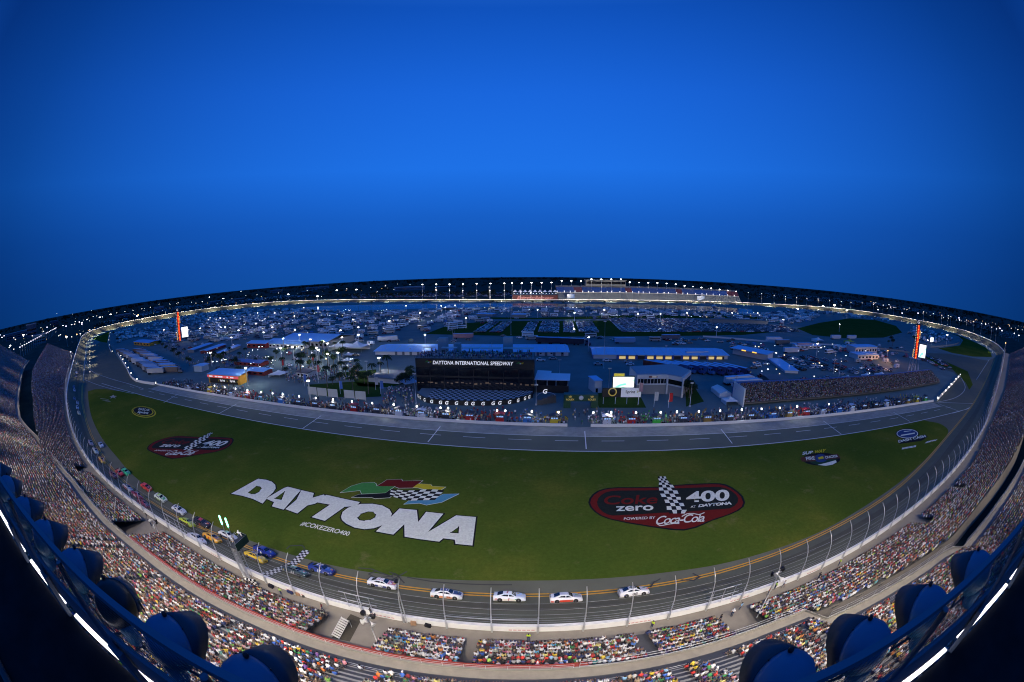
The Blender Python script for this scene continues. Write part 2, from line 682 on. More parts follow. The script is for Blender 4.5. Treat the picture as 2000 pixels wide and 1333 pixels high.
PIT_A = math.atan2(PDIR.y, PDIR.x)
apron = [Vector((p.x, p.y)) for p in front[2:-4]] + PX([(1930, 705), (1850, 691), (1802, 690), (1802, 662 + 30), (1820, 715), (1862, 728), (1872, 737), (1828, 787)]) + [PT(PLEN, 0), PT(0, 0)] + \
    PX([(268, 748), (245, 720), (224, 690), (214, 672), (213, 658), (190, 672), (172, 680)])
poly_mesh(apron, .04, 'apron_pavement', apron_m)
for nm, P, m_ in (
    ('pit_lane_pavement', [(250, 757), (262, 768), (400, 810), (600, 846), (800, 866), (1000, 876), (1200, 878), (1400, 869), (1600, 850), (1800, 818), (1875, 801), (1898, 788)], pit_m),):
    pass
PITG = [(165, 742), (262, 768), (400, 810), (600, 846), (800, 866), (1000, 876.5), (1200, 878), (1400, 869.5), (1600, 850), (1800, 818), (1875, 801)]
gl = [G(*q) for q in PITG[1:]]
k2, c2 = np.linalg.lstsq(np.array([[p.x, 1] for p in gl]), np.array([p.y for p in gl]), rcond=None)[0]
EV = [u_of(*q) for q in PITG[1:]]
V0 = float(np.mean([v for u, v in EV[1:-2]]))      # grass side edge of pit lane (negative v)
lane = [PT(-30, 0), PT(-30, V0), PT(PLEN + 30, V0), PT(PLEN + 8, 0)]
poly_mesh(lane, .055, 'pit_lane_pavement', pit_m)
# concrete pit boxes
poly_mesh([PT(4, -.3), PT(4, -8.2), PT(PLEN - 2, -8.2), PT(PLEN - 2, -.3)], .075, 'pit_box_pavement', M('pit_concrete', (.30, .30, .27), .85, var=.22, scale=.35, world=True))
# trioval grass
TG = [(172, 765), (173, 785), (180, 818), (200, 858), (228, 893), (260, 929), (340, 986), (450, 1041), (600, 1093), (700, 1115), (800, 1128), (900, 1134), (1000, 1135), (1100, 1134), (1200, 1129),
      (1300, 1119), (1400, 1104), (1500, 1078), (1600, 1040), (1680, 995), (1760, 940), (1815, 890), (1850, 850), (1850, 838), (1835, 828), (1815, 824)]
tg = [G(*q) for q in TG]
tgrass = [Vector((p.x, p.y)) for p in catmull(tg, 6, closed=False)] + [PT(u_of(1800, 819)[0], V0 - .3), PT(u_of(262, 768)[0] - 10, V0 - .3), G(228, 764), G(205, 760), G(185, 761)]
trioval_o = poly_mesh(tgrass, .07, 'trioval_grass', turf_m)
poly_mesh(PX([(1832, 681), (1875, 675), (1881, 665), (1870, 655), (1850, 650), (1900, 667), (1925, 679), (1936, 690), (1937, 698), (1900, 697), (1860, 690)]), .06, 'turn_grass', turf_m)
poly_mesh(PX([(214, 647), (197, 655), (181, 661), (186, 664), (196, 668), (209, 670), (212, 658)]), .06, 'turn_grass', turf_m)
poly_mesh(PX([(1557, 642), (1600, 631), (1660, 622), (1712, 626), (1750, 637), (1762, 650), (1725, 660), (1650, 661), (1587, 655)]), .06, 'field_grass', field_m)
poly_mesh(PX([(830, 653), (880, 634), (960, 628), (1100, 627), (1300, 626), (1450, 630), (1560, 644), (1450, 655), (1300, 657), (1100, 658), (950, 656)]), .05, 'lot_grass', field_m)
poly_mesh(PX([(900, 620), (1050, 621), (1250, 616), (1500, 618), (1530, 624), (1300, 622), (1100, 624.5), (950, 624)]), .05, 'lot_grass', field_m)
poly_mesh(PX([(1158, 765), (1246, 765), (1262, 797), (1170, 797)]), .06, 'lawn_grass', field_m)
poly_mesh(PX([(600, 752), (690, 746), (740, 752), (745, 775), (690, 778), (610, 772)]), .06, 'lawn_grass', field_m)
poly_mesh(PX([(690, 742), (790, 726), (800, 748), (760, 757), (700, 755)]), .06, 'lawn_grass', field_m)
poly_mesh(PX([(670, 728), (735, 722), (735, 740), (675, 742)]), .06, 'lawn_grass', field_m)
poly_mesh(PX([(1338, 755), (1352, 750), (1375, 785), (1340, 795)]), .06, 'lawn_grass', field_m)
poly_mesh(PX([(1800, 690), (1850, 708), (1890, 726), (1900, 752), (1893, 762), (1886, 748), (1860, 722), (1805, 705)]), .065, 'turn_grass', turf_m)

# lake
water_m = bpy.data.materials.new('lake_water')
water_m.use_nodes = True
b = water_m.node_tree.nodes['Principled BSDF']
b.inputs['Base Color'].default_value = (.004, .012, .03, 1)
b.inputs['Roughness'].default_value = .12
b.inputs['IOR'].default_value = 1.33
b.inputs['Specular IOR Level'].default_value = .07
nzw = water_m.node_tree.nodes.new('ShaderNodeTexNoise')
nzw.inputs['Scale'].default_value = .35
gw = water_m.node_tree.nodes.new('ShaderNodeNewGeometry')
bpw = water_m.node_tree.nodes.new('ShaderNodeBump')
bpw.inputs['Strength'].default_value = .12
bpw.inputs['Distance'].default_value = .2
water_m.node_tree.links.new(gw.outputs['Position'], nzw.inputs['Vector'])
water_m.node_tree.links.new(nzw.outputs[0], bpw.inputs['Height'])
water_m.node_tree.links.new(bpw.outputs[0], b.inputs['Normal'])
LAKE = [(570, 605), (600, 600.5), (650, 597.5), (750, 595), (900, 593.5), (1100, 594), (1300, 596), (1400, 599.5), (1468, 605), (1472, 612), (1430, 610.5), (1380, 609), (1320, 606),
        (1250, 603), (1150, 601.5), (1050, 600.5), (960, 600), (900, 601.5), (800, 604), (700, 607.5), (620, 609)]
poly_mesh(PX(LAKE), .09, 'lake_water', water_m)

# ---- pit lane lines
ln = MB()


def flat_line(b, p, q, w_, z):
    d = (q - p)
    d.z = 0
    n = Vector((-d.y, d.x, 0)).normalized() * w_ / 2
    b.add([Vector((*(p - n).xy, z)), Vector((*(q - n).xy, z)), Vector((*(q + n).xy, z)), Vector((*(p + n).xy, z))], [(0, 1, 2, 3)])


flat_line(ln, PT(-60, V0 - .1), PT(PLEN + 40, V0 - .1), .35, .10)
flat_line(ln, PT(2, -8.3), PT(PLEN, -8.3), .22, .10)
mid = V0 * .62
for q in range(0, int(PLEN + 30), 14):
    flat_line(ln, PT(q - 20, mid), PT(q - 13, mid), .22, .10)
for (a, b2, c_, d_) in ((347, 771, 320, 787), (462, 790, 427, 809), (627, 813, 591, 838), (860, 834, 836, 864), (1142, 843, 1145, 878), (1408, 839, 1430, 867), (1608, 823, 1643, 849), (1745, 806, 1777, 824),
                        (1832, 789, 1873, 804), (1822, 786, 1900, 789)):
    flat_line(ln, G(a, b2), G(c_, d_), .3, .10)
for L_ in ([(1900, 790), (1895, 796), (1878, 803), (1860, 808)], [(1875, 735), (1885, 755), (1880, 768), (1862, 779), (1832, 786)], [(165, 742), (190, 752), (225, 762), (262, 770)],
           [(166, 690), (170, 712), (182, 727), (215, 740), (250, 750), (280, 760)], [(1932, 703), (1918, 725), (1907, 742)]):
    P = catmull([G(*q) for q in L_], 5, closed=False)
    for a, b2 in zip(P, P[1:]):
        flat_line(ln, a, b2, .28, .10)
ln.build('pit_lane_markings', white_m, kind='structure')

# ---------------------------------------------------------------- wall and catch fence
def height_to(base, toppx):
    """height above base at which a plumb line through base meets the sight line of toppx"""
    d = ray(*toppx)
    o = Vector((0, 0, CH))
    u = Vector((0, 0, 1))
    w0 = o - base
    bb, dd, ee = d.dot(u), d.dot(w0), u.dot(w0)
    den = 1 - bb * bb
    return (ee - bb * dd) / den


wb = MB()
Pw = []
for i in range(NL + 1):
    a, o = INN[i % NL], OUT[i % NL]
    n = Vector((o.x - a.x, o.y - a.y, 0)).normalized()
    Pw.append((o, n))
secs = []
for o, n in Pw:
    z = o.z
    secs.append([o + Vector((0, 0, -.6)), Vector((o.x, o.y, z + 1.12)), Vector((o.x + n.x * .5, o.y + n.y * .5, z + 1.12)), o + n * .5 + Vector((0, 0, -.6))])
wb.loft(secs, 0, False, True, False)
outer_wall = wb.build('outer_wall', M('wall_paint', (.80, .80, .79), .55, var=.05, scale=.8, world=True), label='white concrete wall running round the outside of the racing track', cat='wall')

fence = empty('catch_fence', SP(0, 0, 3.6), 0, 'tall silver catch fence with curved posts and steel cables on top of the track wall', 'fence')


def child_at(o, parent):
    """keep world placement while parenting to an unrotated empty"""
    o.parent = parent
    o.location = o.location - parent.location
    return o


post_prof = [(-.1, 0, .0), (-.1, 0, 3.0), (-.02, 0, 4.2), (.35, 0, 5.6), (1.0, 0, 6.6), (1.9, 0, 7.3)]   # towards the track, height above the wall foot
pb = MB()
pb.tube([(-p[0], 0, p[2]) for p in post_prof], .085, 6, 0, r2=.06)
for h in (1.2, 1.7, 2.2, 2.8, 3.4):
    pb.box((.1, 0, h), (.26, .2, .07))
pb.box((.12, 0, .7), (.28, .26, 1.4))
post_me = pb.mesh('post', steel_m)
svals = [3.1 + 6.0 * k for k in range(-55, 95)]
svals.sort(key=lambda s: abs(s - 8))


def post_matrix(s):
    x, y, z, nx, ny = wall_at(s)
    return Matrix.Translation((float(x + nx * .02), float(y + ny * .02), float(z))) @ Matrix.Rotation(math.atan2(ny, nx), 4, 'Z')


rest = MB()
for k, s in enumerate(svals):
    if k < 98:
        o = obj('post', post_me, fence)
        o.matrix_local = Matrix.Translation(-fence.location) @ post_matrix(s)
    else:
        mt = post_matrix(s)
        rest.tube([mt @ Vector((-p[0], 0, p[2])) for p in post_prof[::1]], .085, 5, 0, r2=.06)
o = rest.build('post_row', steel_m, fence, kind='stuff')
o.location = -fence.location
cb = MB()
SC = np.arange(-325, 560, 6.0) + 3.1 - 1.0
for h, off, r in ((1.35, .05, .03), (1.6, .05, .03), (1.9, .05, .02), (2.25, .05, .02), (2.7, .05, .018), (3.2, .05, .018), (3.9, .02, .018), (4.8, -.1, .018), (5.7, -.45, .018)):
    cb.tube([SP(s, off, float(wall_at(s)[2]) + h) for s in SC], r, 4, 0, caps=False)
o = cb.build('cable_strands', M('steel_cable', (.42, .43, .44), .4, .5, var=0), fence)
o.location = -fence.location
for s0, s1 in ((-24, -18.5), (26.5, 32.0), (-69, -60)):
    g_ = MB()
    z = float(wall_at(s0)[2])
    n = 3
    for k in range(n):
        s = s0 + (s1 - s0) * (k + .5) / n
        for ds in (-.35, .35):
            if k != 1 or s1 - s0 > 7 or True:
                pass
        g_.tube([SP(s, .06, z + 1), SP(s, .06, z + 4.1)], .07, 5)
    for h in (4.1, 2.6):
        g_.tube([SP(s0, .06, z + h), SP((s0 + s1) / 2, .06, z + h), SP(s1, .06, z + h)], .06, 5)
    o = g_.build('gate_frame', steel_m, fence)
    o.location = -fence.location
g_ = MB()
g_.tube([SP(-9, .1, 3.6 + 2.9), SP(-3, .1, 3.6 + 2.9), SP(3, .1, 6.5)], .06, 5)
o = g_.build('crossbar', steel_m, fence)
o.location = -fence.location
# faded red sponsor strips on the outside of the wall
b_ = MB()
for s in (-18, 1.0, 16.8, 33, 49, -33, -52):
    P = [SP(t_, .04, float(wall_at(t_)[2]) + .35) for t_ in np.linspace(s - 1.7, s + 1.7, 24)]
    for i_ in range(23):
        if i_ % 4 != 3:
            b_.strip([P[i_], P[i_ + 1]], [P[i_] + Vector((0, 0, .22)), P[i_ + 1] + Vector((0, 0, .22))])
b_.build('sponsor_strip', M('faded_red', (.60, .33, .32), .6, var=.1), outer_wall)

# ---------------------------------------------------------------- grandstands
LBs = [(-600, 44), (-480, 40), (-296, 31), (-210, 21), (-160, 18.4), (-131, 16.5), (-114, 14), (-94, 13.8), (-76, 14.6), (-64, 14.2), (-51, 12), (-44, 9.9), (-31, 9.7), (-15, 9.0), (0, 8.8), (14, 8.8), (24, 9.4), (32, 9.5),
       (40, 10.6), (51, 12.3), (62, 14.4), (74, 16.8), (95, 17.2), (112, 18.6), (154, 22.6), (230, 27), (400, 33), (640, 36)]
UFs = [(-500, 76), (-440, 70), (-394, 64), (-300, 47), (-195, 30), (-156, 18.6), (-133, 14.6), (-115, 12.6), (-100, 12.1), (-74, 13.2), (-62, 12.9), (-50, 12.5), (-31, 11.7), (0, 11.1), (23, 10.9), (31, 10.9), (36.5, 11.2), (38, 14.3),
       (52, 15.8), (68, 18.1), (72, 19.3), (74, 21.3), (97, 22.8), (143, 26.8), (250, 36), (340, 45)]
LFs = [(-600, 3), (-208, 2.2), (60, 2.4), (85, 3.2), (133, 4.2), (185, 2.6), (294, 7.5), (640, 10)]


def ev(tab, s):
    return np.interp(s, [t[0] for t in tab], [t[1] for t in tab])


RISE, PITCHR, UPZ = .33, .78, 10.0
alu_m = M('bleacher_metal', (.085, .085, .085), .5, .25, var=.08)
seatcol_m = MATTR('stadium_seats')


def gap_low(s, d):
    """openings in the lower stand"""
    for a, b2, dm in ((-123.5, -115.5, 6.5), (-77.5, -67.5, 99), (-25.5, -16.2, 99), (-5.9, -4.3, 99), (15.6, 17.2, 99), (27.2, 33.6, 99), (80.5, 85.5, 7.5), (108, 111, 8), (150, 153, 9), (-160, -157, 9), (-200, -197, 9), (200, 203, 99)):
        if a < s < b2 and d < dm:
            return True
    return False


def zb_(s):
    return wall_at(s)[2]


stand = empty('lower_grandstand', SP(0, 6, 3.6), 0, 'low concrete grandstand packed with spectators directly behind the track wall', 'grandstand')
stand2 = empty('upper_grandstand', SP(0, 20, 10), 0, 'high grandstand deck of metal bleachers rising behind the lower grandstand', 'grandstand')
S1 = np.concatenate([np.arange(-470, -130, 10), np.arange(-130, 120, 2.5), np.arange(120, 600, 10)])


def sheet(name, S, dA, dB, zA, zB, mat, parent):
    b = MB()
    P = [SP(s, dA(s), zA(s)) for s in S]
    Q = [SP(s, dB(s), zB(s)) for s in S]
    b.strip(Q, P)
    o = b.build(name, mat, parent)
    o.location = -parent.location
    return o


sheet('concourse', S1, lambda s: -.05, lambda s: float(ev(LBs, s)) + .4, zb_, zb_, concrete_m, stand)


def rows(name, S, dfun, nfun, zfun, mat, parent, gap=None, rise=RISE):
    """stepped terraces: tread and riser per row, left out where there is a gap"""
    b = MB()
    kmax = max(int(nfun(s)) for s in S)
    for k in range(kmax):
        run = []
        def flush():
            if len(run) > 1:
                A, B_, C_, D_ = [], [], [], []
                for s in run:
                    d0 = dfun(s) + k * PITCHR
                    z1 = zfun(s) + (k + 1) * rise
                    A.append(SP(s, d0, z1 - rise))
                    B_.append(SP(s, d0, z1))
                    C_.append(SP(s, d0 + PITCHR, z1))
                b.strip(B_, A)
                b.strip(C_, B_)
            run.clear()
        for s in S:
            if k < nfun(s) and not (gap and gap(s, dfun(s) + k * PITCHR)):
                run.append(s)
            else:
                flush()
        flush()
    o = b.build(name, mat, parent)
    o.location = -parent.location
    return o


S2 = np.unique(np.concatenate([S1, [-123.6, -115.4, -77.6, -67.4, -25.6, -16.1, -6, -4.2, 15.5, 17.3, 27.1, 33.7]]))
nlow = lambda s: (float(ev(LBs, s)) - float(ev(LFs, s))) / PITCHR
rows('terrace_steps', S2, lambda s: float(ev(LFs, s)), nlow, lambda s: float(zb_(s)), alu_m, stand, gap_low)
# back wall of the lower stand
sheet('back_wall', S1, lambda s: float(ev(LBs, s)) + .35, lambda s: float(ev(LBs, s)) + .45, lambda s: float(zb_(s)), lambda s: float(zb_(s)) + .7 + nlow(s) * RISE, concrete_m, stand)

# rail that closes the top of the lower stand
rr = MB()
SR = np.arange(-64, 9, 1.5)
rr.loft([[SP(s, float(ev(UFs, s)) - .85, UPZ - .6), SP(s, float(ev(UFs, s)) - .85, UPZ + .12), SP(s, float(ev(UFs, s)) - .2, UPZ + .12), SP(s, float(ev(UFs, s)) - .2, UPZ - .6)] for s in SR], 0, False)
o = rr.build('red_barrier', M('barrier_red', (.30, .045, .025), .6, var=.1), stand)
o.location = -stand.location

# ---- upper deck: front walk, toe board, rails, terraces
SU = np.concatenate([np.arange(-486, -160, 8), np.arange(-160, 160, 2.0), np.arange(160, 330, 8)])
uf = lambda s: float(ev(UFs, s))
UW = 2.3
sheet('front_walk', SU, lambda s: uf(s), lambda s: uf(s) + UW, lambda s: UPZ, lambda s: UPZ, M('walk_concrete', (.24, .22, .19), .85, var=.12, scale=.8, world=True), stand2)
fb = MB()
secs = []
for s in SU:
    secs.append([SP(s, uf(s) - .12, UPZ - 1.1), SP(s, uf(s) - .12, UPZ + .35), SP(s, uf(s) + .06, UPZ + .35), SP(s, uf(s) + .06, UPZ - 1.1)])
fb.loft(secs, 0, False)
o = fb.build('fascia_beam', M('fascia', (.26, .25, .22), .7, var=.12, scale=.5), stand2)
o.location = -stand2.location
rl = MB()
SB = np.arange(7, 62, 3.0)
for h in (.5, 1.05, 1.55):
    rl.tube([SP(s, uf(s) - .03, UPZ + h) for s in np.arange(7, 37, 1.5)], .035, 4, caps=False)
    rl.tube([SP(s, uf(s) + .0, UPZ + h) for s in np.arange(38.2, 72, 1.7)], .035, 4, caps=False)
    rl.tube([SP(s, uf(s) + .0, UPZ + h) for s in np.arange(74.5, 150, 2.5)], .035, 4, caps=False)
for s in list(np.arange(7, 37, 3)) + list(np.arange(38.2, 72, 3)):
    rl.tube([SP(s, uf(s), UPZ), SP(s, uf(s), UPZ + 1.55)], .035, 4)
for s in np.arange(-130, 7, 2.2):
    rl.tube([SP(s, uf(s) + .02, UPZ + .3), SP(s, uf(s) + .02, UPZ + 1.05)], .025, 4)
for h in (.7, 1.05):
    rl.tube([SP(s, uf(s) + .02, UPZ + h) for s in np.arange(-130, 8, 2.2)], .022, 4, caps=False)
o = rl.build('guard_rail', steel_m, stand2)
o.location = -stand2.location
for a, b2 in ((9, 19.5), (25, 34), (-18, -5), (39, 60), (-90, -22)):
    rl = MB()
    for h in (.55, .95):
        rl.tube([SP(s, uf(s) + UW + .1, UPZ + h) for s in np.linspace(a, b2, 12)], .03, 4, caps=False)
    for s in np.arange(a, b2, 3):
        rl.tube([SP(s, uf(s) + UW + .1, UPZ), SP(s, uf(s) + UW + .1, UPZ + .95)], .03, 4)
    o = rl.build('hand_rail', steel_m, stand2)
    o.location = -stand2.location
NU = 56
URISE = .40


def nup(s):
    return NU if -330 < s < 300 else (NU if s < -330 else 40)


rows('terrace_steps', SU, lambda s: uf(s) + UW, nup, lambda s: UPZ, alu_m, stand2, None, URISE)
# planks of the bleachers over the treads, near the camera
pk = MB()
for k in range(0, 22):
    for a, b2 in ((-60, 70),):
        S_ = np.arange(a, b2, 3.0)
        d0 = lambda s: uf(s) + UW + k * PITCHR + .45
        z0 = UPZ + (k + 1) * URISE + .38
        pk.strip([SP(s, d0(s) + .28, z0) for s in S_], [SP(s, d0(s), z0) for s in S_])
o = pk.build('bench_plank', M('bench_metal', (.22, .22, .215), .5, .2, var=.05), stand2)
o.location = -stand2.location
# underside and supports of the deck, dark
sheet('soffit', SU, lambda s: uf(s) + .2, lambda s: uf(s) + UW + NU * PITCHR, lambda s: UPZ - .5, lambda s: UPZ + NU * URISE - 1.0, dark_steel_m, stand2)
sp_ = MB()
for s in np.arange(-480, 320, 26):
    for f in (.06, .5, .95):
        p = SP(s, uf(s) + 2 + f * (NU * PITCHR), 0) - stand2.location
        sp_.tube([p, p + Vector((0, 0, UPZ - 1.2 + f * NU * URISE))], .28, 6)
sp_.build('support_column', dark_steel_m, stand2)

# ---------------------------------------------------------------- people
SHIRTS = np.array([(.80, .80, .82)] * 9 + [(.62, .62, .64), (.42, .43, .45), (.30, .31, .33), (.55, .58, .66), (.05, .05, .06), (.03, .03, .035), (.04, .045, .05), (.02, .02, .03), (.06, .05, .05), (.09, .10, .13), (.02, .03, .07), (.04, .06, .16), (.05, .07, .22), (.03, .10, .42),
                   (.08, .20, .55), (.10, .38, .60), (.38, .04, .04), (.52, .05, .05), (.22, .02, .03), (.55, .20, .06), (.62, .64, .70), (.40, .42, .50), (.72, .52, .05), (.70, .62, .22), (.25, .55, .10), (.04, .22, .08), (.55, .15, .25), (.65, .35, .40),
                   (.16, .10, .28), (.42, .32, .22), (.25, .20, .14), (.12, .30, .28), (.35, .38, .30), (.20, .12, .08)])
SKINS = np.array([(.50, .27, .17), (.56, .32, .21), (.42, .22, .13), (.60, .36, .25), (.22, .11, .06), (.48, .24, .15)])
HAIRS = np.array([(.03, .018, .01), (.05, .03, .015), (.015, .012, .01), (.10, .06, .03), (.22, .15, .07), (.70, .70, .70), (.04, .05, .12), (.45, .04, .03), (.03, .03, .03), (.08, .05, .03), (.02, .02, .02), (.35, .26, .15)])
SKINS = SKINS * .7
PANTS = np.array([(.05, .07, .13), (.04, .05, .09), (.30, .25, .18), (.08, .08, .09), (.22, .23, .25), (.42, .36, .27)])


def box_tpl(lst):
    """list of (centre, size, top scale, colour slot) -> template arrays"""
    V, F, C_ = [], [], []
    for c, d, t, slot in lst:
        b = len(V)
        for k, tt in ((-1, 1), (1, t)):
            for a, e in ((-1, -1), (1, -1), (1, 1), (-1, 1)):
                V.append((c[0] + a * d[0] / 2 * tt, c[1] + e * d[1] / 2 * tt, c[2] + k * d[2] / 2))
                C_.append(slot)
        F += [(b + 4, b + 5, b + 6, b + 7), (b, b + 1, b + 5, b + 4), (b + 1, b + 2, b + 6, b + 5), (b + 2, b + 3, b + 7, b + 6), (b + 3, b, b + 4, b + 7)]
    return np.array(V), np.array(F), np.array(C_)


# local +y is where the person looks; origin on the tread under the feet; slots 0 shirt 1 skin 2 hair 3 trousers
T_FAR = box_tpl([((0, -.05, .62), (.42, .26, .56), .85, 0), ((0, 0, 1.02), (.23, .25, .26), .8, 2)])
T_MID = box_tpl([((0, -.08, .66), (.36, .24, .50), 1.12, 0), ((0, .02, 1.04), (.15, .16, .18), .9, 1), ((0, -.03, 1.10), (.22, .24, .19), .75, 2), ((-.23, .04, .70), (.11, .22, .36), .95, 0), ((.23, .04, .70), (.11, .22, .36), .95, 0),
                 ((0, .20, .46), (.38, .44, .15), .95, 3), ((-.15, .36, .66), (.09, .22, .09), 1, 1), ((.15, .36, .66), (.09, .22, .09), 1, 1)])
T_STAND = box_tpl([((0, 0, 1.18), (.38, .24, .56), 1.12, 0), ((0, .02, 1.58), (.16, .17, .2), .9, 1), ((0, -.02, 1.66), (.19, .21, .14), .75, 2), ((-.25, .0, 1.18), (.10, .14, .5), .95, 0), ((.25, .0, 1.18), (.10, .14, .5), .95, 0),
                   ((-.10, 0, .45), (.16, .2, .9), 1.0, 3), ((.10, 0, .45), (.16, .2, .9), 1.0, 3)])


class Crowd:
    def __init__(s):
        s.V, s.F, s.C, s.n = [], [], [], 0

    def add(s, tpl, pos, ang, scale=None, shirts=None, palette=None):
        V, F, slot = tpl
        n = len(pos)
        if n == 0:
            return
        pal = SHIRTS if palette is None else palette
        sc_ = rng.uniform(.92, 1.08, n) if scale is None else scale
        c, si = np.cos(ang), np.sin(ang)
        x = V[None, :, 0] * sc_[:, None]
        y = V[None, :, 1] * sc_[:, None]
        z = V[None, :, 2] * sc_[:, None]
        X = pos[:, 0, None] + x * c[:, None] - y * si[:, None]
        Y = pos[:, 1, None] + x * si[:, None] + y * c[:, None]
        Z = pos[:, 2, None] + z
        s.V.append(np.stack([X, Y, Z], -1).reshape(-1, 3))
        s.F.append((F[None] + (np.arange(n) * len(V))[:, None, None] + s.n).reshape(-1, 4))
        cols = np.stack([pal[rng.integers(0, len(pal), n)] if shirts is None else shirts, SKINS[rng.integers(0, len(SKINS), n)], HAIRS[rng.integers(0, len(HAIRS), n)], PANTS[rng.integers(0, len(PANTS), n)]], 1)
        s.C.append((cols[:, slot] * (s.dim if hasattr(s, 'dim') else 1)).reshape(-1, 3))
        s.n += n * len(V)

    def build(s, name, mat):
        V, F, C_ = np.concatenate(s.V), np.concatenate(s.F), np.concatenate(s.C)
        me = bpy.data.meshes.new(name)
        me.vertices.add(len(V))
        me.vertices.foreach_set('co', V.astype(np.float32).ravel())
        me.loops.add(F.size)
        me.loops.foreach_set('vertex_index', F.astype(np.int32).ravel())
        me.polygons.add(len(F))
        me.polygons.foreach_set('loop_start', np.arange(0, F.size, 4, dtype=np.int32))
        me.update(calc_edges=True)
        a = me.color_attributes.new('tone', 'FLOAT_COLOR', 'POINT')
        a.data.foreach_set('color', np.concatenate([C_, np.ones((len(C_), 1))], 1).astype(np.float32).ravel())
        me.materials.append(mat)
        return me


def seats(S, dfun, nfun, zfun, rise, spacing, gap, kstart=0, aisle=11.0, aw=1.0, empt=.07):
    """seat places: s, d, z arrays"""
    out = []
    kmax = max(int(nfun(s)) for s in S)
    sa = np.arange(S[0], S[-1], spacing)
    for k in range(kstart, kmax):
        s = sa + rng.uniform(-.08, .08, len(sa))
        d0 = dfun(s) + k * PITCHR
        ok = (k < nfun(s) - .5) & (rng.random(len(s)) > empt) & ((s % aisle) > aw)
        if gap:
            ok &= ~np.array([gap(a, b2) for a, b2 in zip(s, d0)])
        z = zfun(s) + (k + 1) * rise
        out.append(np.stack([s[ok], d0[ok] + .42 + rng.uniform(-.06, .06, ok.sum()), z[ok], np.full(ok.sum(), k)], 1))
    return np.concatenate(out)


v_nlow = lambda s: (ev(LBs, s) - ev(LFs, s)) / PITCHR
A1 = seats(np.array([-468., 590.]), lambda s: ev(LFs, s), v_nlow, zb_, RISE, .54, gap_low, empt=.06, aisle=1e6, aw=0)
A2 = seats(np.array([-484., 320.]), lambda s: ev(UFs, s) + UW, lambda s: np.full(np.shape(s), NU), lambda s: np.full(np.shape(s), UPZ), URISE, .56, None, empt=.10, aisle=16.0, aw=1.3)
# bare stair bands in the upper deck
sd = A2[:, 0]
kk_ = A2[:, 3]
band = (np.abs(sd + 13.5 + kk_ * .25) < 1.1) | (np.abs(sd - 21 - kk_ * .35) < 1.6) | (np.abs(sd - 36.5) < 1.0) | ((sd > 36) & (sd < 41) & (kk_ < 6)) | (np.abs(sd + 60) < .9)
thin = (sd > 20) & (sd < 34) & (rng.random(len(sd)) < .22)
A2 = A2[~band & ~thin]
ALLS = np.concatenate([A1, A2])
x, y, z, nx, ny = wall_at(ALLS[:, 0])
POS = np.stack([x + nx * ALLS[:, 1], y + ny * ALLS[:, 1], ALLS[:, 2]], 1)
ANG = np.arctan2(-ny, -nx) - math.pi / 2 + rng.normal(0, .22, len(POS))
DIST = np.sqrt((POS[:, 0]) ** 2 + POS[:, 1] ** 2 + (POS[:, 2] - CH) ** 2)


def project(P):
    X, Y, Z = P[:, 0], P[:, 1], P[:, 2] - CH
    Zc = Y * math.cos(PITCH) - Z * math.sin(PITCH)
    Yc = Z * math.cos(PITCH) + Y * math.sin(PITCH)
    xx = X * math.cos(ROLL) + Yc * math.sin(ROLL)
    yy = -X * math.sin(ROLL) + Yc * math.cos(ROLL)
    n = np.sqrt(xx * xx + yy * yy + Zc * Zc)
    th = np.arccos(Zc / n)
    h = np.hypot(xx, yy)
    Rr = 2 * FPX * np.sin(th / 2)
    return 1000 + xx / h * Rr, 666.5 - yy / h * Rr


u_, v_ = project(POS + np.array([0, 0, .8]))
INV = (u_ > -25) & (u_ < 2025) & (v_ > 560) & (v_ < 1460)
print('seats', len(POS), 'in view', INV.sum())
hero = np.nonzero(INV & (v_ < 1325) & (u_ > 520) & (u_ < 1480))[0]
hero = hero[np.argsort(DIST[hero])][:262]
isH = np.zeros(len(POS), bool)
isH[hero] = True
nearm = INV & ~isH & (DIST < 95)
farm = INV & ~isH & (DIST >= 95)
crowd = Crowd()
crowd.dim = .82
crowd.add(T_MID, POS[nearm], ANG[nearm])
stand_up = farm & (rng.random(len(POS)) < .12)
crowd.add(T_FAR, POS[farm], ANG[farm])

# ---------------------------------------------------------------- floodlights
FLOODP = 150000


def flood(name, loc, target, power, angle=100, blend=.6, colr=(1, .87, .70), size=1.0):
    l = bpy.data.lights.new(name, 'SPOT')
    l.energy = power
    l.spot_size = R(angle)
    l.spot_blend = blend
    l.color = colr
    l.shadow_soft_size = size
    o = bpy.data.objects.new(name, l)
    col.objects.link(o)
    o.location = loc
    d = Vector(target) - Vector(loc)
    o.rotation_euler = d.to_track_quat('-Z', 'Y').to_euler()
    return o


for s in [-430, -350, -280, -220, -170, -130, -95, -67, -46, -30, -10, 8, 30, 46, 68, 95, 125, 165, 215, 280, 360, 460, 560]:
    k = float(np.interp(abs(s), [0, 45, 70, 110, 200, 300, 500], [.82, .78, .50, .46, .66, .95, 1.3]))
    flood('roof_floodlight', SP(s, 35.2 if abs(s) < 70 else max(uf(s) + 34, 36), 45.2), SP(s, -5, 0), FLOODP * k * (.53 if abs(s) < 70 else .78), 76, .8)

# ---------------------------------------------------------------- roof catwalk and its floodlights, right below the camera
def edge_y(x):
    return .449 + .017 * x if x < .34 else .498 - .126 * x


CW = Vector((0, 0, CH))
cat_m = M('catwalk_paint', (.10, .13, .17), .5, .2, var=.15, scale=2)
rail_m = M('rail_paint', (.07, .15, .21), .4, .2, var=.05)
floor_m = M('catwalk_floor', (.010, .012, .016), .9, var=.4, scale=2)
cw = empty('catwalk', (0, 0, CH - 2.2), 0, 'dark steel catwalk along the roof edge with blue rail, wire mesh and bright light strips', 'catwalk')


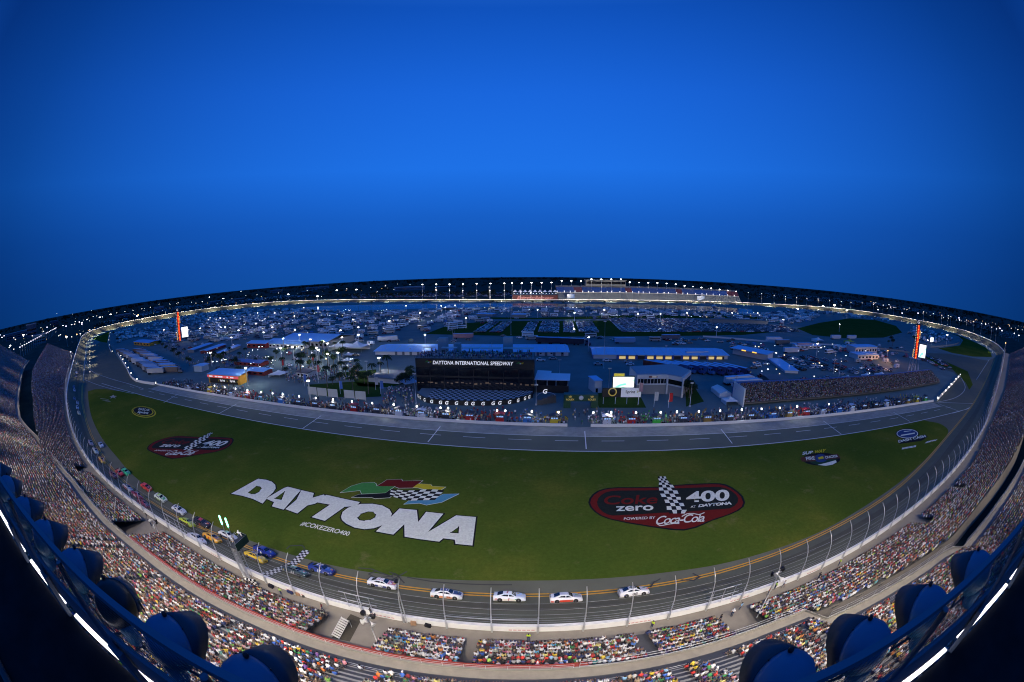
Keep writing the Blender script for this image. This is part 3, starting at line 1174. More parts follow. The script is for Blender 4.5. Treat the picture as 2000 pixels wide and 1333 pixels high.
def cwp(x, b, dy=0.0):
    return Vector((x, edge_y(x) + dy, 2.2 - b))     # local to the catwalk empty


XS = [-14, -10, -7, -5, -3, -1, .34, 2, 4, 6, 9, 14]
b_ = MB()
b_.loft([[cwp(x, 1.135, .02), cwp(x, 1.135, -.02), cwp(x, 1.18, -.02), cwp(x, 1.18, .02)] for x in XS], 0, False)
b_.build('top_rail', rail_m, cw)
b_ = MB()
b_.loft([[cwp(x, 1.72, .02), cwp(x, 1.72, -.02), cwp(x, 2.02, -.02), cwp(x, 2.02, .02)] for x in XS], 0, False)
b_.build('toe_board', cat_m, cw)
b_ = MB()
for x in np.arange(-7, 6, .04):
    b_.tube([cwp(x, 1.2), cwp(x, 1.72)], .0012, 3, caps=False, smooth=False)
for h in np.arange(1.22, 1.72, .04):
    b_.tube([cwp(x, h) for x in XS[1:-1]], .0012, 3, caps=False, smooth=False)
b_.build('mesh_panel', dark_steel_m, cw)
for x in (-9.2, -6.9, -4.8, -3.53, -2.25, -1.0, .34, 1.75, 3.08, 4.4, 6.4):
    b_ = MB()
    b_.tube([cwp(x, 1.15, -.05), cwp(x, 2.22, -.05)], .022, 8)
    b_.box(tuple(cwp(x, 2.0, -.06)), (.16, .05, .4))
    b_.build('rail_post', cat_m, cw)
b_ = MB()
fl = [(x, edge_y(x) - .06) for x in XS]
fl = fl + [(16, -9), (-16, -9)]
b_.prism(fl, -.14, -.02)
b_.build('floor_slab', floor_m, cw)
b_ = MB()   # low ribs and pipes lying on the floor, hardly lit
for k in range(7):
    b_.tube([(-14, -.9 - k * .85, .02), (.34, -1.0 - k * .85, .02), (14, -2.7 - k * .85, .02)], .035 if k % 2 else .06, 6)
b_.build('floor_pipe', M('pipe_dark', (.02, .026, .035), .5, var=.1), cw)
strip_m = M('light_strip', (1, 1, 1), emit=3.2, ecol=(1, .96, 1))
for a, c in ((-2.2, -3.41), (-3.66, -4.72), (-5.0, -6.7), (-7.0, -9.0), (1.9, 2.98), (3.2, 4.35), (4.5, 6.2)):
    b_ = MB()
    q = [cwp(x, 2.21, -.012) for x in np.linspace(a, c, 4)]
    b_.loft([[p + Vector((0, .022, 0)), p + Vector((0, -.022, 0)), p + Vector((0, -.022, .02)), p + Vector((0, .022, .02))] for p in q], 0, False)
    b_.build('light_strip', strip_m, cw)

can_m = M('lamp_housing', (.03, .15, .27), .5, .0, var=.08, scale=3)
hood_m = M('lamp_hood', (.02, .042, .065), .5, .1, var=.2, scale=3)
refl_m = M('lamp_reflector', (.75, .62, .55), .3, .7, var=.05)
bolt_m = M('lamp_bolt', (.02, .02, .022), .4, .5, var=0)
glass_l = M('lamp_glass', (.5, .5, .5), .1, emit=6.0, ecol=(1, .95, .88))


def floodlight(x, yaw=0.0, dark=False, label=''):
    y = .80 + .02 * x if x < .34 else .98 - .155 * x
    t = empty('floodlight', CW + Vector((x, y - .03, -2.235)), yaw + (0 if x < .34 else -.12), label, 'floodlight', 'floodlights hanging in a row outside the catwalk rail')
    t.scale = (.68,) * 3
    rt = Matrix.Rotation(R(-38), 3, 'X')   # axis +y turned downwards
    c = Vector((0, .02, .42))
    b_ = MB()
    b_.lathe([(.03, -.27), (.12, -.255), (.21, -.20), (.27, -.10), (.295, .0), (.30, .07), (.285, .07)], 28, (0, 0, 0), 'y', 0, True)
    b_.v = [tuple(rt @ Vector(v) + c) for v in b_.v]
    b_.build('bowl', can_m if not dark else bolt_m, t)
    # visor: part of a cylinder round the top and sides, longer on top
    b_ = MB()
    n = 22
    secs = []
    for k in range(n + 1):
        a = R(-25) + R(230) * k / n
        ln_ = .16 + .24 * max(0, math.sin(a)) ** 1.0
        for_ = []
        co_, si = math.cos(a), math.sin(a)
        for (rr_, yy) in ((.305, .05), (.325, .05 + ln_), (.318, .05 + ln_), (.298, .05)):
            for_.append(rt @ Vector((co_ * rr_, yy, si * rr_)) + c)
        secs.append(for_)
    b_.loft(secs, 0, True, True, True)
    b_.build('visor', hood_m, t)
    b_ = MB()
    b_.lathe([(.27, .06), (.20, -.05), (.06, -.11)], 20, (0, 0, 0), 'y', 0, True)
    b_.v = [tuple(rt @ Vector(v) + c) for v in b_.v]
    b_.build('reflector', refl_m, t)
    b_ = MB()
    b_.tube([(-.36, .02, .42), (-.36, -.02, .05), (.36, -.02, .05), (.36, .02, .42)], .02, 6)
    b_.tube([(0, -.02, .05), (0, -.30, .0)], .025, 6)
    b_.build('yoke', hood_m, t)
    b_ = MB()
    p = rt @ Vector((0, -.02, .30)) + c
    b_.lathe([(.028, 0), (.03, .02), (.02, .045), (0, .05)], 10, tuple(p))
    for k in (-40, 35):
        a = R(90 + k)
        q = rt @ Vector((math.cos(a) * .30, .05, math.sin(a) * .30)) + c
        b_.lathe([(.008, 0), (.01, .012), (0, .02)], 6, tuple(q))
    b_.build('bolt', bolt_m, t)
    b_ = MB()
    b_.lathe([(.10, 0), (.11, .02), (.11, .24), (.09, .27), (0, .28)], 14, (.02, -.16, .02), 'z')
    b_.build('ballast_can', can_m, t)
    return t


lx = [(-8.4, 0), (-7.2, 0), (-6.3, .5), (-5.23, 0), (-4.35, 0), (-3.49, 0), (-2.75, .9), (-2.08, 0), (-1.38, 0), (1.42, 0), (2.06, 0), (2.77, 0), (3.65, 0)]
ord_l = ['farthest of the left row, at the photo edge', 'second from the far end of the left row', 'turned sideways near the left photo edge', 'fourth from the far end of the left row', 'fifth from the far end of the left row',
         'sixth from the far end of the left row, before the black one', 'black and turned sideways beside the long light strip', 'just right of the black one in the left row', 'nearest the bottom edge in the left row',
         'nearest the bottom edge in the right row', 'second in the right row, above the bare stair', 'third in the right row beside the pale mesh', 'last and smallest of the right row']
for (x, yw), lb in zip(lx, ord_l):
    floodlight(x, yw, lb.startswith('black'), 'round blue floodlight, ' + lb)

# ---------------------------------------------------------------- people as single skinned bodies
def skin_person(J, E_, rad, zones):
    """J: joint -> xyz, E_: bones, rad: joint -> radius, zones: bone -> material slot"""
    names = list(J)
    me = bpy.data.meshes.new('body')
    me.from_pydata([J[n] for n in names], [(names.index(a), names.index(b)) for a, b in E_], [])
    o = bpy.data.objects.new('body', me)
    col.objects.link(o)
    sk = o.modifiers.new('skin', 'SKIN')
    sk.use_smooth_shade = True
    sv = me.skin_vertices[0].data
    for i, n in enumerate(names):
        r = rad[n]
        sv[i].radius = r if isinstance(r, tuple) else (r, r)
        sv[i].use_root = n == 'pelvis'
    ss = o.modifiers.new('s', 'SUBSURF')
    ss.levels = ss.render_levels = 1
    dg = bpy.context.evaluated_depsgraph_get()
    out = bpy.data.meshes.new_from_object(o.evaluated_get(dg))
    bpy.data.objects.remove(o)
    segs = [(Vector(J[a]), Vector(J[b]), zones[(a, b)]) for a, b in E_]
    out.materials.clear()
    for k_ in range(4):
        out.materials.append(None)
    for p in out.polygons:
        c = p.center
        best = (9, 0)
        for a, b, zslot in segs:
            t = max(0, min(1, (c - a).dot(b - a) / max((b - a).length_squared, 1e-9)))
            d = (c - a.lerp(b, t)).length
            if d < best[0]:
                best = (d, zslot)
        p.material_index = best[1]
    return out


def person_meshes(pose):
    sit = pose.startswith('sit')
    if sit:
        J = dict(pelvis=(0, -.16, .52), waist=(0, -.17, .72), chest=(0, -.13, .92), neck=(0, -.08, 1.06), head=(0, -.04, 1.17), crown=(0, -.05, 1.27))
        kl, ft = .30, .36
        for s, n in ((-1, 'l'), (1, 'r')):
            J['hip' + n] = (.10 * s, -.10, .50)
            J['knee' + n] = (.15 * s, kl, .52)
            J['foot' + n] = (.15 * s, ft, .10)
            J['toe' + n] = (.16 * s, ft + .16, .05)
            J['sh' + n] = (.19 * s, -.13, .96)
            J['el' + n] = (.27 * s, -.05, .72)
            J['ha' + n] = (.14 * s, .18, .62)
            if pose == 'sit_cheer' and s == 1:
                J['el' + n], J['ha' + n] = (.33, -.02, 1.10), (.30, .06, 1.38)
            if pose == 'sit_lean':
                J['ha' + n] = (.06 * s, .22, .80)
        if pose == 'sit_lean':
            for n in ('chest', 'neck', 'head', 'crown', 'shl', 'shr'):
                x0, y0, z0 = J[n]
                J[n] = (x0, y0 + (z0 - .5) * .35, z0 - (z0 - .5) * .06)
    else:
        J = dict(pelvis=(0, 0, .96), waist=(0, 0, 1.12), chest=(0, .01, 1.34), neck=(0, .01, 1.50), head=(0, .03, 1.61), crown=(0, .02, 1.72))
        for s, n in ((-1, 'l'), (1, 'r')):
            st = .22 * s if pose == 'walk' else .03
            J['hip' + n] = (.10 * s, 0, .90)
            J['knee' + n] = (.11 * s, st * .6 + .03, .50)
            J['foot' + n] = (.12 * s, st, .09)
            J['toe' + n] = (.13 * s, st + .17, .05)
            J['sh' + n] = (.20 * s, 0, 1.42)
            J['el' + n] = (.27 * s, -st * .5 - .02, 1.15)
            J['ha' + n] = (.27 * s, -st + .10, .93)
            if pose == 'wave' and s == 1:
                J['el' + n], J['ha' + n] = (.38, .05, 1.55), (.36, .08, 1.84)
            if pose == 'camera':
                J['ha' + n] = (.10 * s, .30, 1.45)
                J['el' + n] = (.26 * s, .14, 1.22)
    E_ = [('pelvis', 'waist'), ('waist', 'chest'), ('chest', 'neck'), ('neck', 'head'), ('head', 'crown')]
    zn = {E_[0]: 2 if not sit else 1, E_[1]: 1, E_[2]: 1, E_[3]: 0, E_[4]: 0}
    for n in 'lr':
        for a, b, zslot in (('pelvis', 'hip', 2), ('hip', 'knee', 2), ('knee', 'foot', 2 if pose in ('stand', 'walk') else 0), ('foot', 'toe', 3), ('chest', 'sh', 1), ('sh', 'el', 1), ('el', 'ha', 0)):
            a2 = a if a in ('pelvis', 'chest') else a + n
            E_.append((a2, b + n))
            zn[(a2, b + n)] = zslot
    rad = dict(pelvis=(.17, .13), waist=(.15, .12), chest=(.18, .13), neck=.06, head=.095, crown=.07)
    for n in 'lr':
        rad.update({'hip' + n: .10, 'knee' + n: .065, 'foot' + n: .045, 'toe' + n: .04, 'sh' + n: .075, 'el' + n: .05, 'ha' + n: .04})
    body = skin_person(J, E_, rad, zn)
    h = Vector(J['head'])
    hb = MB()
    hb.lathe([(.085, -.05), (.108, .0), (.112, .05), (.09, .10), (.045, .13), (0, .135)], 10, tuple(h + Vector((0, -.03, 0))), 'z', 0, True)
    cap = MB()
    cap.lathe([(.11, .03), (.118, .045), (.10, .105), (.05, .135), (0, .14)], 10, tuple(h + Vector((0, -.02, 0))), 'z', 0, True)
    cap.prism([(h.x - .08, h.y + .07), (h.x + .08, h.y + .07), (h.x + .06, h.y + .19), (h.x - .06, h.y + .19)], h.z + .04, h.z + .055)
    return body, hb, cap


skin_mats = [M('skin_tone', (.46, .26, .17), .6, var=.1, scale=8), MOBJ('shirt_cloth', .8), M('denim', (.05, .07, .13), .8, var=.2, scale=20), M('shoes', (.08, .08, .08), .6, var=.1)]
skin_mats2 = [skin_mats[0], skin_mats[1], M('khaki', (.30, .26, .19), .8, var=.1), M('white_shoes', (.6, .6, .6), .6, var=.1)]
skin_mats3 = [M('tanned_skin', (.30, .16, .10), .6, var=.1), skin_mats[1], M('black_cloth', (.02, .02, .025), .8, var=.2), skin_mats[3]]
LIB = {}
for pose in ('sit', 'sit_lean', 'sit_cheer', 'stand', 'walk', 'wave', 'camera'):
    body, hb, cap = person_meshes(pose)
    vers = []
    for ms in (skin_mats, skin_mats2, skin_mats3):
        bm_ = body.copy()
        idx = [p_.material_index for p_ in body.polygons]
        bm_.materials.clear()
        for m_ in ms:
            bm_.materials.append(m_)
        bm_.polygons.foreach_set('material_index', idx)
        bm_.update()
        vers.append(bm_)
    LIB[pose] = (vers, hb.mesh('hair', MOBJ('hair_tint', .7)), cap.mesh('cap', MOBJ('hair_tint')))
CN = {'white': (.80, .80, .82), 'grey': (.42, .43, .45), 'black': (.03, .03, .035), 'navy': (.04, .06, .18), 'blue': (.05, .14, .52), 'light blue': (.25, .45, .70), 'red': (.55, .04, .035), 'orange': (.72, .20, .04),
      'yellow': (.72, .55, .06), 'green': (.05, .28, .10), 'lime': (.35, .62, .10), 'pink': (.65, .28, .33), 'maroon': (.22, .02, .03), 'purple': (.15, .08, .28), 'tan': (.42, .33, .23), 'high visibility yellow': (.55, .80, .03), 'teal': (.06, .30, .30)}
HN = {'brown hair': (.05, .03, .015), 'black hair': (.015, .012, .01), 'blond hair': (.28, .19, .08), 'a white cap': (.75, .75, .75), 'a red cap': (.45, .04, .03), 'a black cap': (.02, .02, .02), 'a navy cap': (.03, .05, .15)}


def person(pose, loc, ang, shirt, hair, label, group=None, ver=0, sc_=1.0):
    vers, hm, cm = LIB[pose]
    o = obj('person', vers[ver], None, label=label, cat='person', group=group)
    o.location = loc
    o.rotation_euler = (0, 0, ang)
    o.scale = (sc_,) * 3
    o.color = (*CN[shirt], 1)
    h = obj('cap' if 'cap' in hair else 'hair', cm if 'cap' in hair else hm, o)
    h.color = (*HN[hair], 1)
    return o


shirt_w = ['white'] * 9 + ['grey'] * 4 + ['black'] * 5 + ['navy'] * 3 + ['blue'] * 3 + ['light blue'] * 3 + ['red'] * 4 + ['orange'] * 2 + ['yellow'] * 2 + ['green'] * 2 + ['lime', 'pink', 'pink', 'maroon', 'maroon', 'purple', 'tan', 'tan', 'teal']
hair_w = ['brown hair'] * 6 + ['black hair'] * 4 + ['blond hair'] * 3 + ['a white cap'] * 2 + ['a red cap', 'a black cap', 'a black cap', 'a navy cap']
for i in hero:
    s, d, zt, k = ALLS[i]
    up = i >= len(A1)
    sh, hr = random.choice(shirt_w), random.choice(hair_w)
    pose = random.choices(['sit', 'sit_lean', 'sit_cheer'], [6, 3, .6])[0]
    if up:
        wh = 'upper deck, ' + ('left of bare stair' if s < -14 else 'middle, below grey walkway' if s < 21 else 'beside wide bare stair')
    else:
        wh = 'lower stand, ' + ('block left of ramp' if s < -25 else 'block right of stage ramp' if s < -5 else 'centre block' if s < 16.5 else 'block right of centre' if s < 28 else 'large block by leaning pole')
    ps = {'sit': 'upright', 'sit_lean': 'leaning forward', 'sit_cheer': 'with arm raised'}[pose]
    lb = '%s shirt, %s, seated %s, %s' % (sh, hr.replace('a ', ''), ps, wh)
    person(pose, POS[i], ANG[i], sh, hr, lb, lb, random.randrange(3), random.uniform(.95, 1.06))

# people on the walk behind the fence
WALK = [((1032, 1246), 'stand', 'high visibility yellow', 'a black cap', 'guard in a yellow vest standing by the wall below the middle of the fence', 3.0),
        ((1272, 1221), 'stand', 'high visibility yellow', 'black hair', 'guard in a yellow vest standing by the wall near the right crossbar', 2.0),
        ((1372, 1216), 'walk', 'teal', 'black hair', 'person in teal walking on the concrete before the wide ramp', 1.0),
        ((1404, 1209), 'walk', 'black', 'black hair', 'person all in black striding over the concrete ramp', 1.5),
        ((1428, 1198), 'stand', 'white', 'a white cap', 'person in white shirt and shorts on the concrete by the wall', 2.5),
        ((1444, 1186), 'stand', 'light blue', 'black hair', 'person in light blue close to the wall beside the gate', .5),
        ((1401, 1231), 'wave', 'orange', 'black hair', 'person in orange standing at the end of the crowd block beside the ramp', .2),
        ((1499, 1157), 'stand', 'orange', 'brown hair', 'person in orange leaning at the wall right of the leaning pole', 1.0),
        ((1512, 1146), 'stand', 'lime', 'brown hair', 'person in lime green at the wall right of the leaning pole', 1.4),
        ((1528, 1143), 'walk', 'white', 'brown hair', 'person in white walking beside the one in lime green', 1.7),
        ((1597, 1127), 'walk', 'black', 'black hair', 'person in black walking along the crowd on the right', 2.0),
        ((1637, 1100), 'stand', 'high visibility yellow', 'a white cap', 'guard in a yellow vest crouching at the wall far right', 1.0),
        ((727, 1197), 'camera', 'black', 'black hair', 'camera operator in black beside the fence gate', .1),
        ((632, 1188), 'walk', 'maroon', 'black hair', 'person in maroon walking on the left walkway', 2.0),
        ((596, 1188), 'stand', 'light blue', 'blond hair', 'person in light blue standing alone before the left crowd block', .2),
        ((551, 1157), 'stand', 'lime', 'black hair', 'person in lime bending beside the bags at the wall', 3.0),
        ((459, 1131), 'stand', 'yellow', 'brown hair', 'person in yellow standing left of the flag stand', 0.0),
        ((445, 1118), 'stand', 'blue', 'brown hair', 'person in blue standing at the front of the crowd left of the flag stand', 0.0),
        ((368, 1078), 'walk', 'black', 'black hair', 'person in black on the walkway below the orange and yellow cars', .3),
        ((347, 1062), 'stand', 'grey', 'brown hair', 'person in grey on the walkway behind the curved fence posts', .3),
        ((296, 1022), 'stand', 'white', 'brown hair', 'person in white beside the base of the tall pole', .3),
        ((290, 1010), 'walk', 'black', 'black hair', 'person in black leaning on the wall by the tall pole', .3),
        ((988, 1262), 'wave', 'white', 'brown hair', 'person in white with raised arms at the front of the middle block', 0.0),
        ((1092, 1256), 'stand', 'black', 'brown hair', 'person in black standing at the front row of the middle block', 3.1),
        ((1118, 1257), 'stand', 'black', 'black hair', 'second person in black standing at the front row beside a bare shouldered neighbour', 3.1),
        ((1174, 1252), 'wave', 'white', 'a white cap', 'person in white pointing to the track from the front row', 0.0),
        ((1226, 1250), 'stand', 'yellow', 'brown hair', 'person in yellow at the corner of the block next to the narrow aisle', 0.0)]
for q, pose, sh, hr, lb, an in WALK:
    p = G(q[0], q[1] + 6, 3.62)
    x_, y_, z_, nx_, ny_ = wall_at(s_of(p))
    person(pose, (p.x, p.y, float(z_) + .02), an, sh, hr, lb)

# ---------------------------------------------------------------- stock cars
tyre_m = M('tyre_rubber', (.012, .012, .013), .8, var=.1)
rim_m = M('wheel_rim', (.30, .31, .32), .35, .7, var=0)
cglass_m = M('car_glass', (.015, .02, .03), .12, var=0, coat=.3)
paint_m = MOBJ('car_paint', .3, .6)
trim_m = M('car_trim', (.015, .015, .017), .5, var=0)


def car_section(x, zt, w, zb_0=.14, crown=.04):
    """12 points round the lower body at station x"""
    h = zt - zb_0
    return [(x, -w * .93, zb_0), (x, -w, zb_0 + h * .25), (x, -w * 1.0, zb_0 + h * .62), (x, -w * .93, zb_0 + h * .90), (x, -w * .78, zt), (x, -w * .35, zt + crown),
            (x, w * .35, zt + crown), (x, w * .78, zt), (x, w * .93, zb_0 + h * .90), (x, w * 1.0, zb_0 + h * .62), (x, w, zb_0 + h * .25), (x, w * .93, zb_0)]


def car_parts():
    P = {}
    b = MB()
    st = [(-2.48, .60, .80), (-2.46, .93, .90), (-2.30, 1.00, .95), (-1.9, 1.00, .985), (-1.45, 1.00, 1.0), (-1.0, .97, .985), (-.3, .93, .965), (.5, .92, .965), (1.0, .93, .99), (1.45, .90, 1.0), (1.9, .82, .98), (2.25, .72, .93),
          (2.45, .60, .84), (2.52, .42, .74), (2.52, .22, .70)]
    b.loft([car_section(*q) for q in st], 0, True)
    # roof and pillars: greenhouse shell
    gs = [(-1.95, .99, .80, .985, .66), (-1.45, 1.12, .80, 1.0, .60), (-.95, 1.30, .80, 1.0, .555), (-.5, 1.345, .82, 1.0, .56), (.0, 1.35, .82, 1.0, .57), (.30, 1.31, .82, 1.0, .585), (.70, 1.12, .82, .97, .66), (1.05, .95, .80, .93, .74)]
    secs = []
    for x, zt, wb_, z0, wt in gs:
        z0 = .9
        secs.append([(x, -wb_, z0), (x, -wb_ + (wb_ - wt) * .12, z0 + (zt - z0) * .12), (x, -wt - .03, z0 + (zt - z0) * .88), (x, -wt + .06, zt), (x, 0, zt + .02), (x, wt - .06, zt), (x, wt + .03, z0 + (zt - z0) * .88),
                     (x, wb_ - (wb_ - wt) * .12, z0 + (zt - z0) * .12), (x, wb_, z0)])
    b.loft(secs, 0, True, False, False)
    b.add(secs[0], [tuple(range(8, -1, -1))])
    b.add(secs[-1], [tuple(range(9))])
    P['body'] = (b.mesh('body', paint_m), None)

    def quad(name, A, mat):
        q = MB()
        q.add(A, [tuple(range(len(A)))])
        return (q.mesh(name, mat), None)
    # glazing stands a little proud of the shell
    P['windshield'] = quad('windshield', [(.36, -.52, 1.305), (.36, .52, 1.305), (.70, .60, 1.145), (1.02, .66, .985), (1.02, -.66, .985), (.70, -.60, 1.145)][::-1], cglass_m)
    P['rear_window'] = quad('rear_window', [(-.98, -.50, 1.325), (-.98, .50, 1.325), (-1.45, .54, 1.155), (-1.85, .56, 1.035), (-1.85, -.56, 1.035), (-1.45, -.54, 1.155)], cglass_m)
    for s, n in ((-1, 'side_window'), (1, 'side_window')):
        q = MB()
        A = [(-.05, .625, 1.27), (.28, .65, 1.235), (.78, .80, 1.02), (-.05, .81, 1.0)]
        B = [(-.15, .625, 1.27), (-.78, .62, 1.25), (-1.25, .745, 1.05), (-.15, .81, 1.0)]
        for L_ in (A, B):
            L2 = [(x, s * (y + .03), z) for x, y, z in L_]
            q.add(L2 if s < 0 else L2[::-1], [(3, 2, 1, 0)])
        P[n + ('' if s < 0 else '2')] = (q.mesh('side_window', cglass_m), None)
    q = MB()
    q.loft([[(-.92, -.44, 1.335), (-.92, .44, 1.335), (-.92, .44, 1.347), (-.92, -.44, 1.347)], [(-.4, -.46, 1.37), (-.4, .46, 1.37), (-.4, .46, 1.382), (-.4, -.46, 1.382)], [(.28, -.44, 1.335), (.28, .44, 1.335), (.28, .44, 1.35), (.28, -.44, 1.35)]], 0, False)
    P['roof_panel'] = (q.mesh('roof_panel', paint_m), 'roof')
    q = MB()
    q.loft([[(x, -w_, z), (x, w_, z), (x, w_, z + .012), (x, -w_, z + .012)] for x, w_, z in ((1.08, .60, .968), (1.5, .60, .935), (1.95, .52, .855), (2.3, .42, .745))], 0, False)
    P['hood_panel'] = (q.mesh('hood_panel', paint_m), 'hood')
    for s in (-1, 1):
        q = MB()
        xs = [(-1.02, .975), (-.3, .96), (.5, .96), (.98, .985)]
        q.loft([[(x, s * (y + .012), .24), (x, s * (y + .02), .24), (x, s * (y + .035), .62), (x, s * (y + .027), .62)] for x, y in xs], 0, False)
        q.loft([[(x, s * (y + .012), .24), (x, s * (y + .02), .24), (x, s * (y + .03), .50), (x, s * (y + .022), .50)] for x, y in ((-2.35, .93), (-1.92, .975))], 0, False)
        P['side_stripe' + str(s)] = (q.mesh('side_stripe', paint_m), 'stripe')
    q = MB()
    q.box((-2.42, 0, 1.09), (.03, 1.52, .16))
    q.box((-2.36, -.4, 1.03), (.12, .03, .1))
    q.box((-2.36, .4, 1.03), (.12, .03, .1))
    P['spoiler'] = (q.mesh('spoiler', trim_m), None)
    q = MB()
    q.box((2.42, 0, .12), (.3, 1.5, .05))
    q.box((2.535, 0, .36), (.03, .95, .13))
    P['front_splitter'] = (q.mesh('front_splitter', trim_m), None)
    for s in (-1, 1):
        q = MB()
        q.add([(2.40, s * .58, .62), (2.46, s * .72, .52), (2.32, s * .84, .60), (2.22, s * .72, .70)] if s < 0 else [(2.22, s * .72, .70), (2.32, s * .84, .60), (2.46, s * .72, .52), (2.40, s * .58, .62)], [(0, 1, 2, 3)])
        q.v = [(x + .02, y, z + .03) for x, y, z in q.v]
        P['headlight' + str(s)] = (q.mesh('headlight', M('headlight_decal', (.6, .6, .5), .3, var=0)), None)
    w = MB()
    w.lathe([(.20, -.13), (.32, -.14), (.345, -.08), (.345, .08), (.32, .14), (.20, .13)], 18, (0, 0, 0), 'y')
    P['_tyre'] = w.mesh('tyre', tyre_m)
    w = MB()
    w.lathe([(.0, -.12), (.07, -.125), (.19, -.10), (.21, -.132), (.21, .132), (.19, .10), (.0, .12)], 14, (0, 0, 0), 'y')
    P['_rim'] = w.mesh('rim', rim_m)
    w = MB()
    w.lathe([(.39, -.02), (.39, .02)], 16, (0, 0, 0), 'y')
    P['_arch'] = w.mesh('wheel_arch', trim_m)
    return P


CP = car_parts()
NUMS = {}


def stock_car(label, loc, nrm, head, body, roof=None, hood=None, stripe=None, num=None, ncol=(.02, .02, .02), rnum=None, group='stock cars racing round the tri-oval', spot=None, scale=1.0):
    root = empty('stock_car', loc, 0, label, 'race car', group)
    fwd = (head - nrm * head.dot(nrm)).normalized()
    left = nrm.cross(fwd)
    root.matrix_world = Matrix.Translation(loc) @ Matrix((fwd, left, nrm)).transposed().to_4x4() @ Matrix.Scale(scale, 4)
    cols = dict(roof=roof or body, hood=hood or body, stripe=stripe or body)
    for k, v in CP.items():
        if k[0] == '_':
            continue
        me, slot = v
        o = obj(me.name.split('.')[0], me, root)
        o.color = (*(cols[slot] if slot else body), 1)
    for x in (-1.42, 1.42):
        for y in (-.88, .88):
            wh = obj('wheel', CP['_arch'], root)
            wh.location = (x, y + (.125 if y > 0 else -.125), .36)
            ty = obj('tyre', CP['_tyre'], wh)
            ty.location = (0, -.115 if y > 0 else .115, -.015)
            ri = obj('rim', CP['_rim'], wh)
            ri.location = (0, -.10 if y > 0 else .10, -.015)
    if num:
        key = (num, ncol)
        if key not in NUMS:
            me = text_mesh(num, .80, shear=.15, bold=.02, sx=1.15)
            me.materials.clear()
            me.materials.append(M('number_%d' % len(NUMS), ncol, .5, var=0))
            NUMS[key] = me
        for s in (-1, 1):
            o = obj('number_lettering', NUMS[key], root)
            o.matrix_local = Matrix.Translation((-.10, s * 1.005, .30)) @ Matrix.Rotation(0 if s < 0 else R(180), 4, 'Z') @ Matrix.Rotation(R(90), 4, 'X') @ Matrix.Scale(.95, 4)
        o = obj('number_lettering', NUMS[key], root)
        o.matrix_local = Matrix.Translation((-.35, -.34, 1.392)) @ Matrix.Scale(1.35, 4)
    for k in range(9):
        q = MB()
        sx_, sz_ = random.uniform(.15, .45), random.uniform(.06, .16)
        if k < 5:
            x0 = random.choice((-2.1, -1.8, .55, .8, 1.9, 2.1))
            for_y = -1.0 - .012 * k
            q.add([(x0, for_y, .5), (x0 + sx_, for_y, .5), (x0 + sx_, for_y, .5 + sz_), (x0, for_y, .5 + sz_)], [(0, 1, 2, 3)])
        else:
            x0, y0 = random.uniform(1.15, 2.0), random.uniform(-.5, .3)
            q.add([(x0, y0, 1.0 - .12 * (x0 - 1.1)), (x0 + sx_, y0, 1.0 - .12 * (x0 + sx_ - 1.1)), (x0 + sx_, y0 + .25, 1.0 - .12 * (x0 + sx_ - 1.1)), (x0, y0 + .25, 1.0 - .12 * (x0 - 1.1))], [(0, 1, 2, 3)])
        if loc.length < 130:
            o = q.build('sponsor_decal', paint_m, root)
            o.color = (*random.choice(((.6, .04, .04), (.03, .06, .3), (.65, .5, .05), (.02, .02, .02), (.7, .7, .7), (.05, .3, .12))), 1)
    if spot:
        q = MB()
        q.lathe([(.26, 0), (.26, .012)], 14)
        for s in (-1, 1):
            o = obj('door_roundel', q.mesh('door_roundel', M('roundel_%02d%02d%02d' % tuple(int(c * 99) for c in spot), spot, .5, var=0)), root)
            o.matrix_local = Matrix.Translation((-.1, s * .99, .52)) @ Matrix.Rotation(R(90) if s < 0 else R(-90), 4, 'X')
    return root


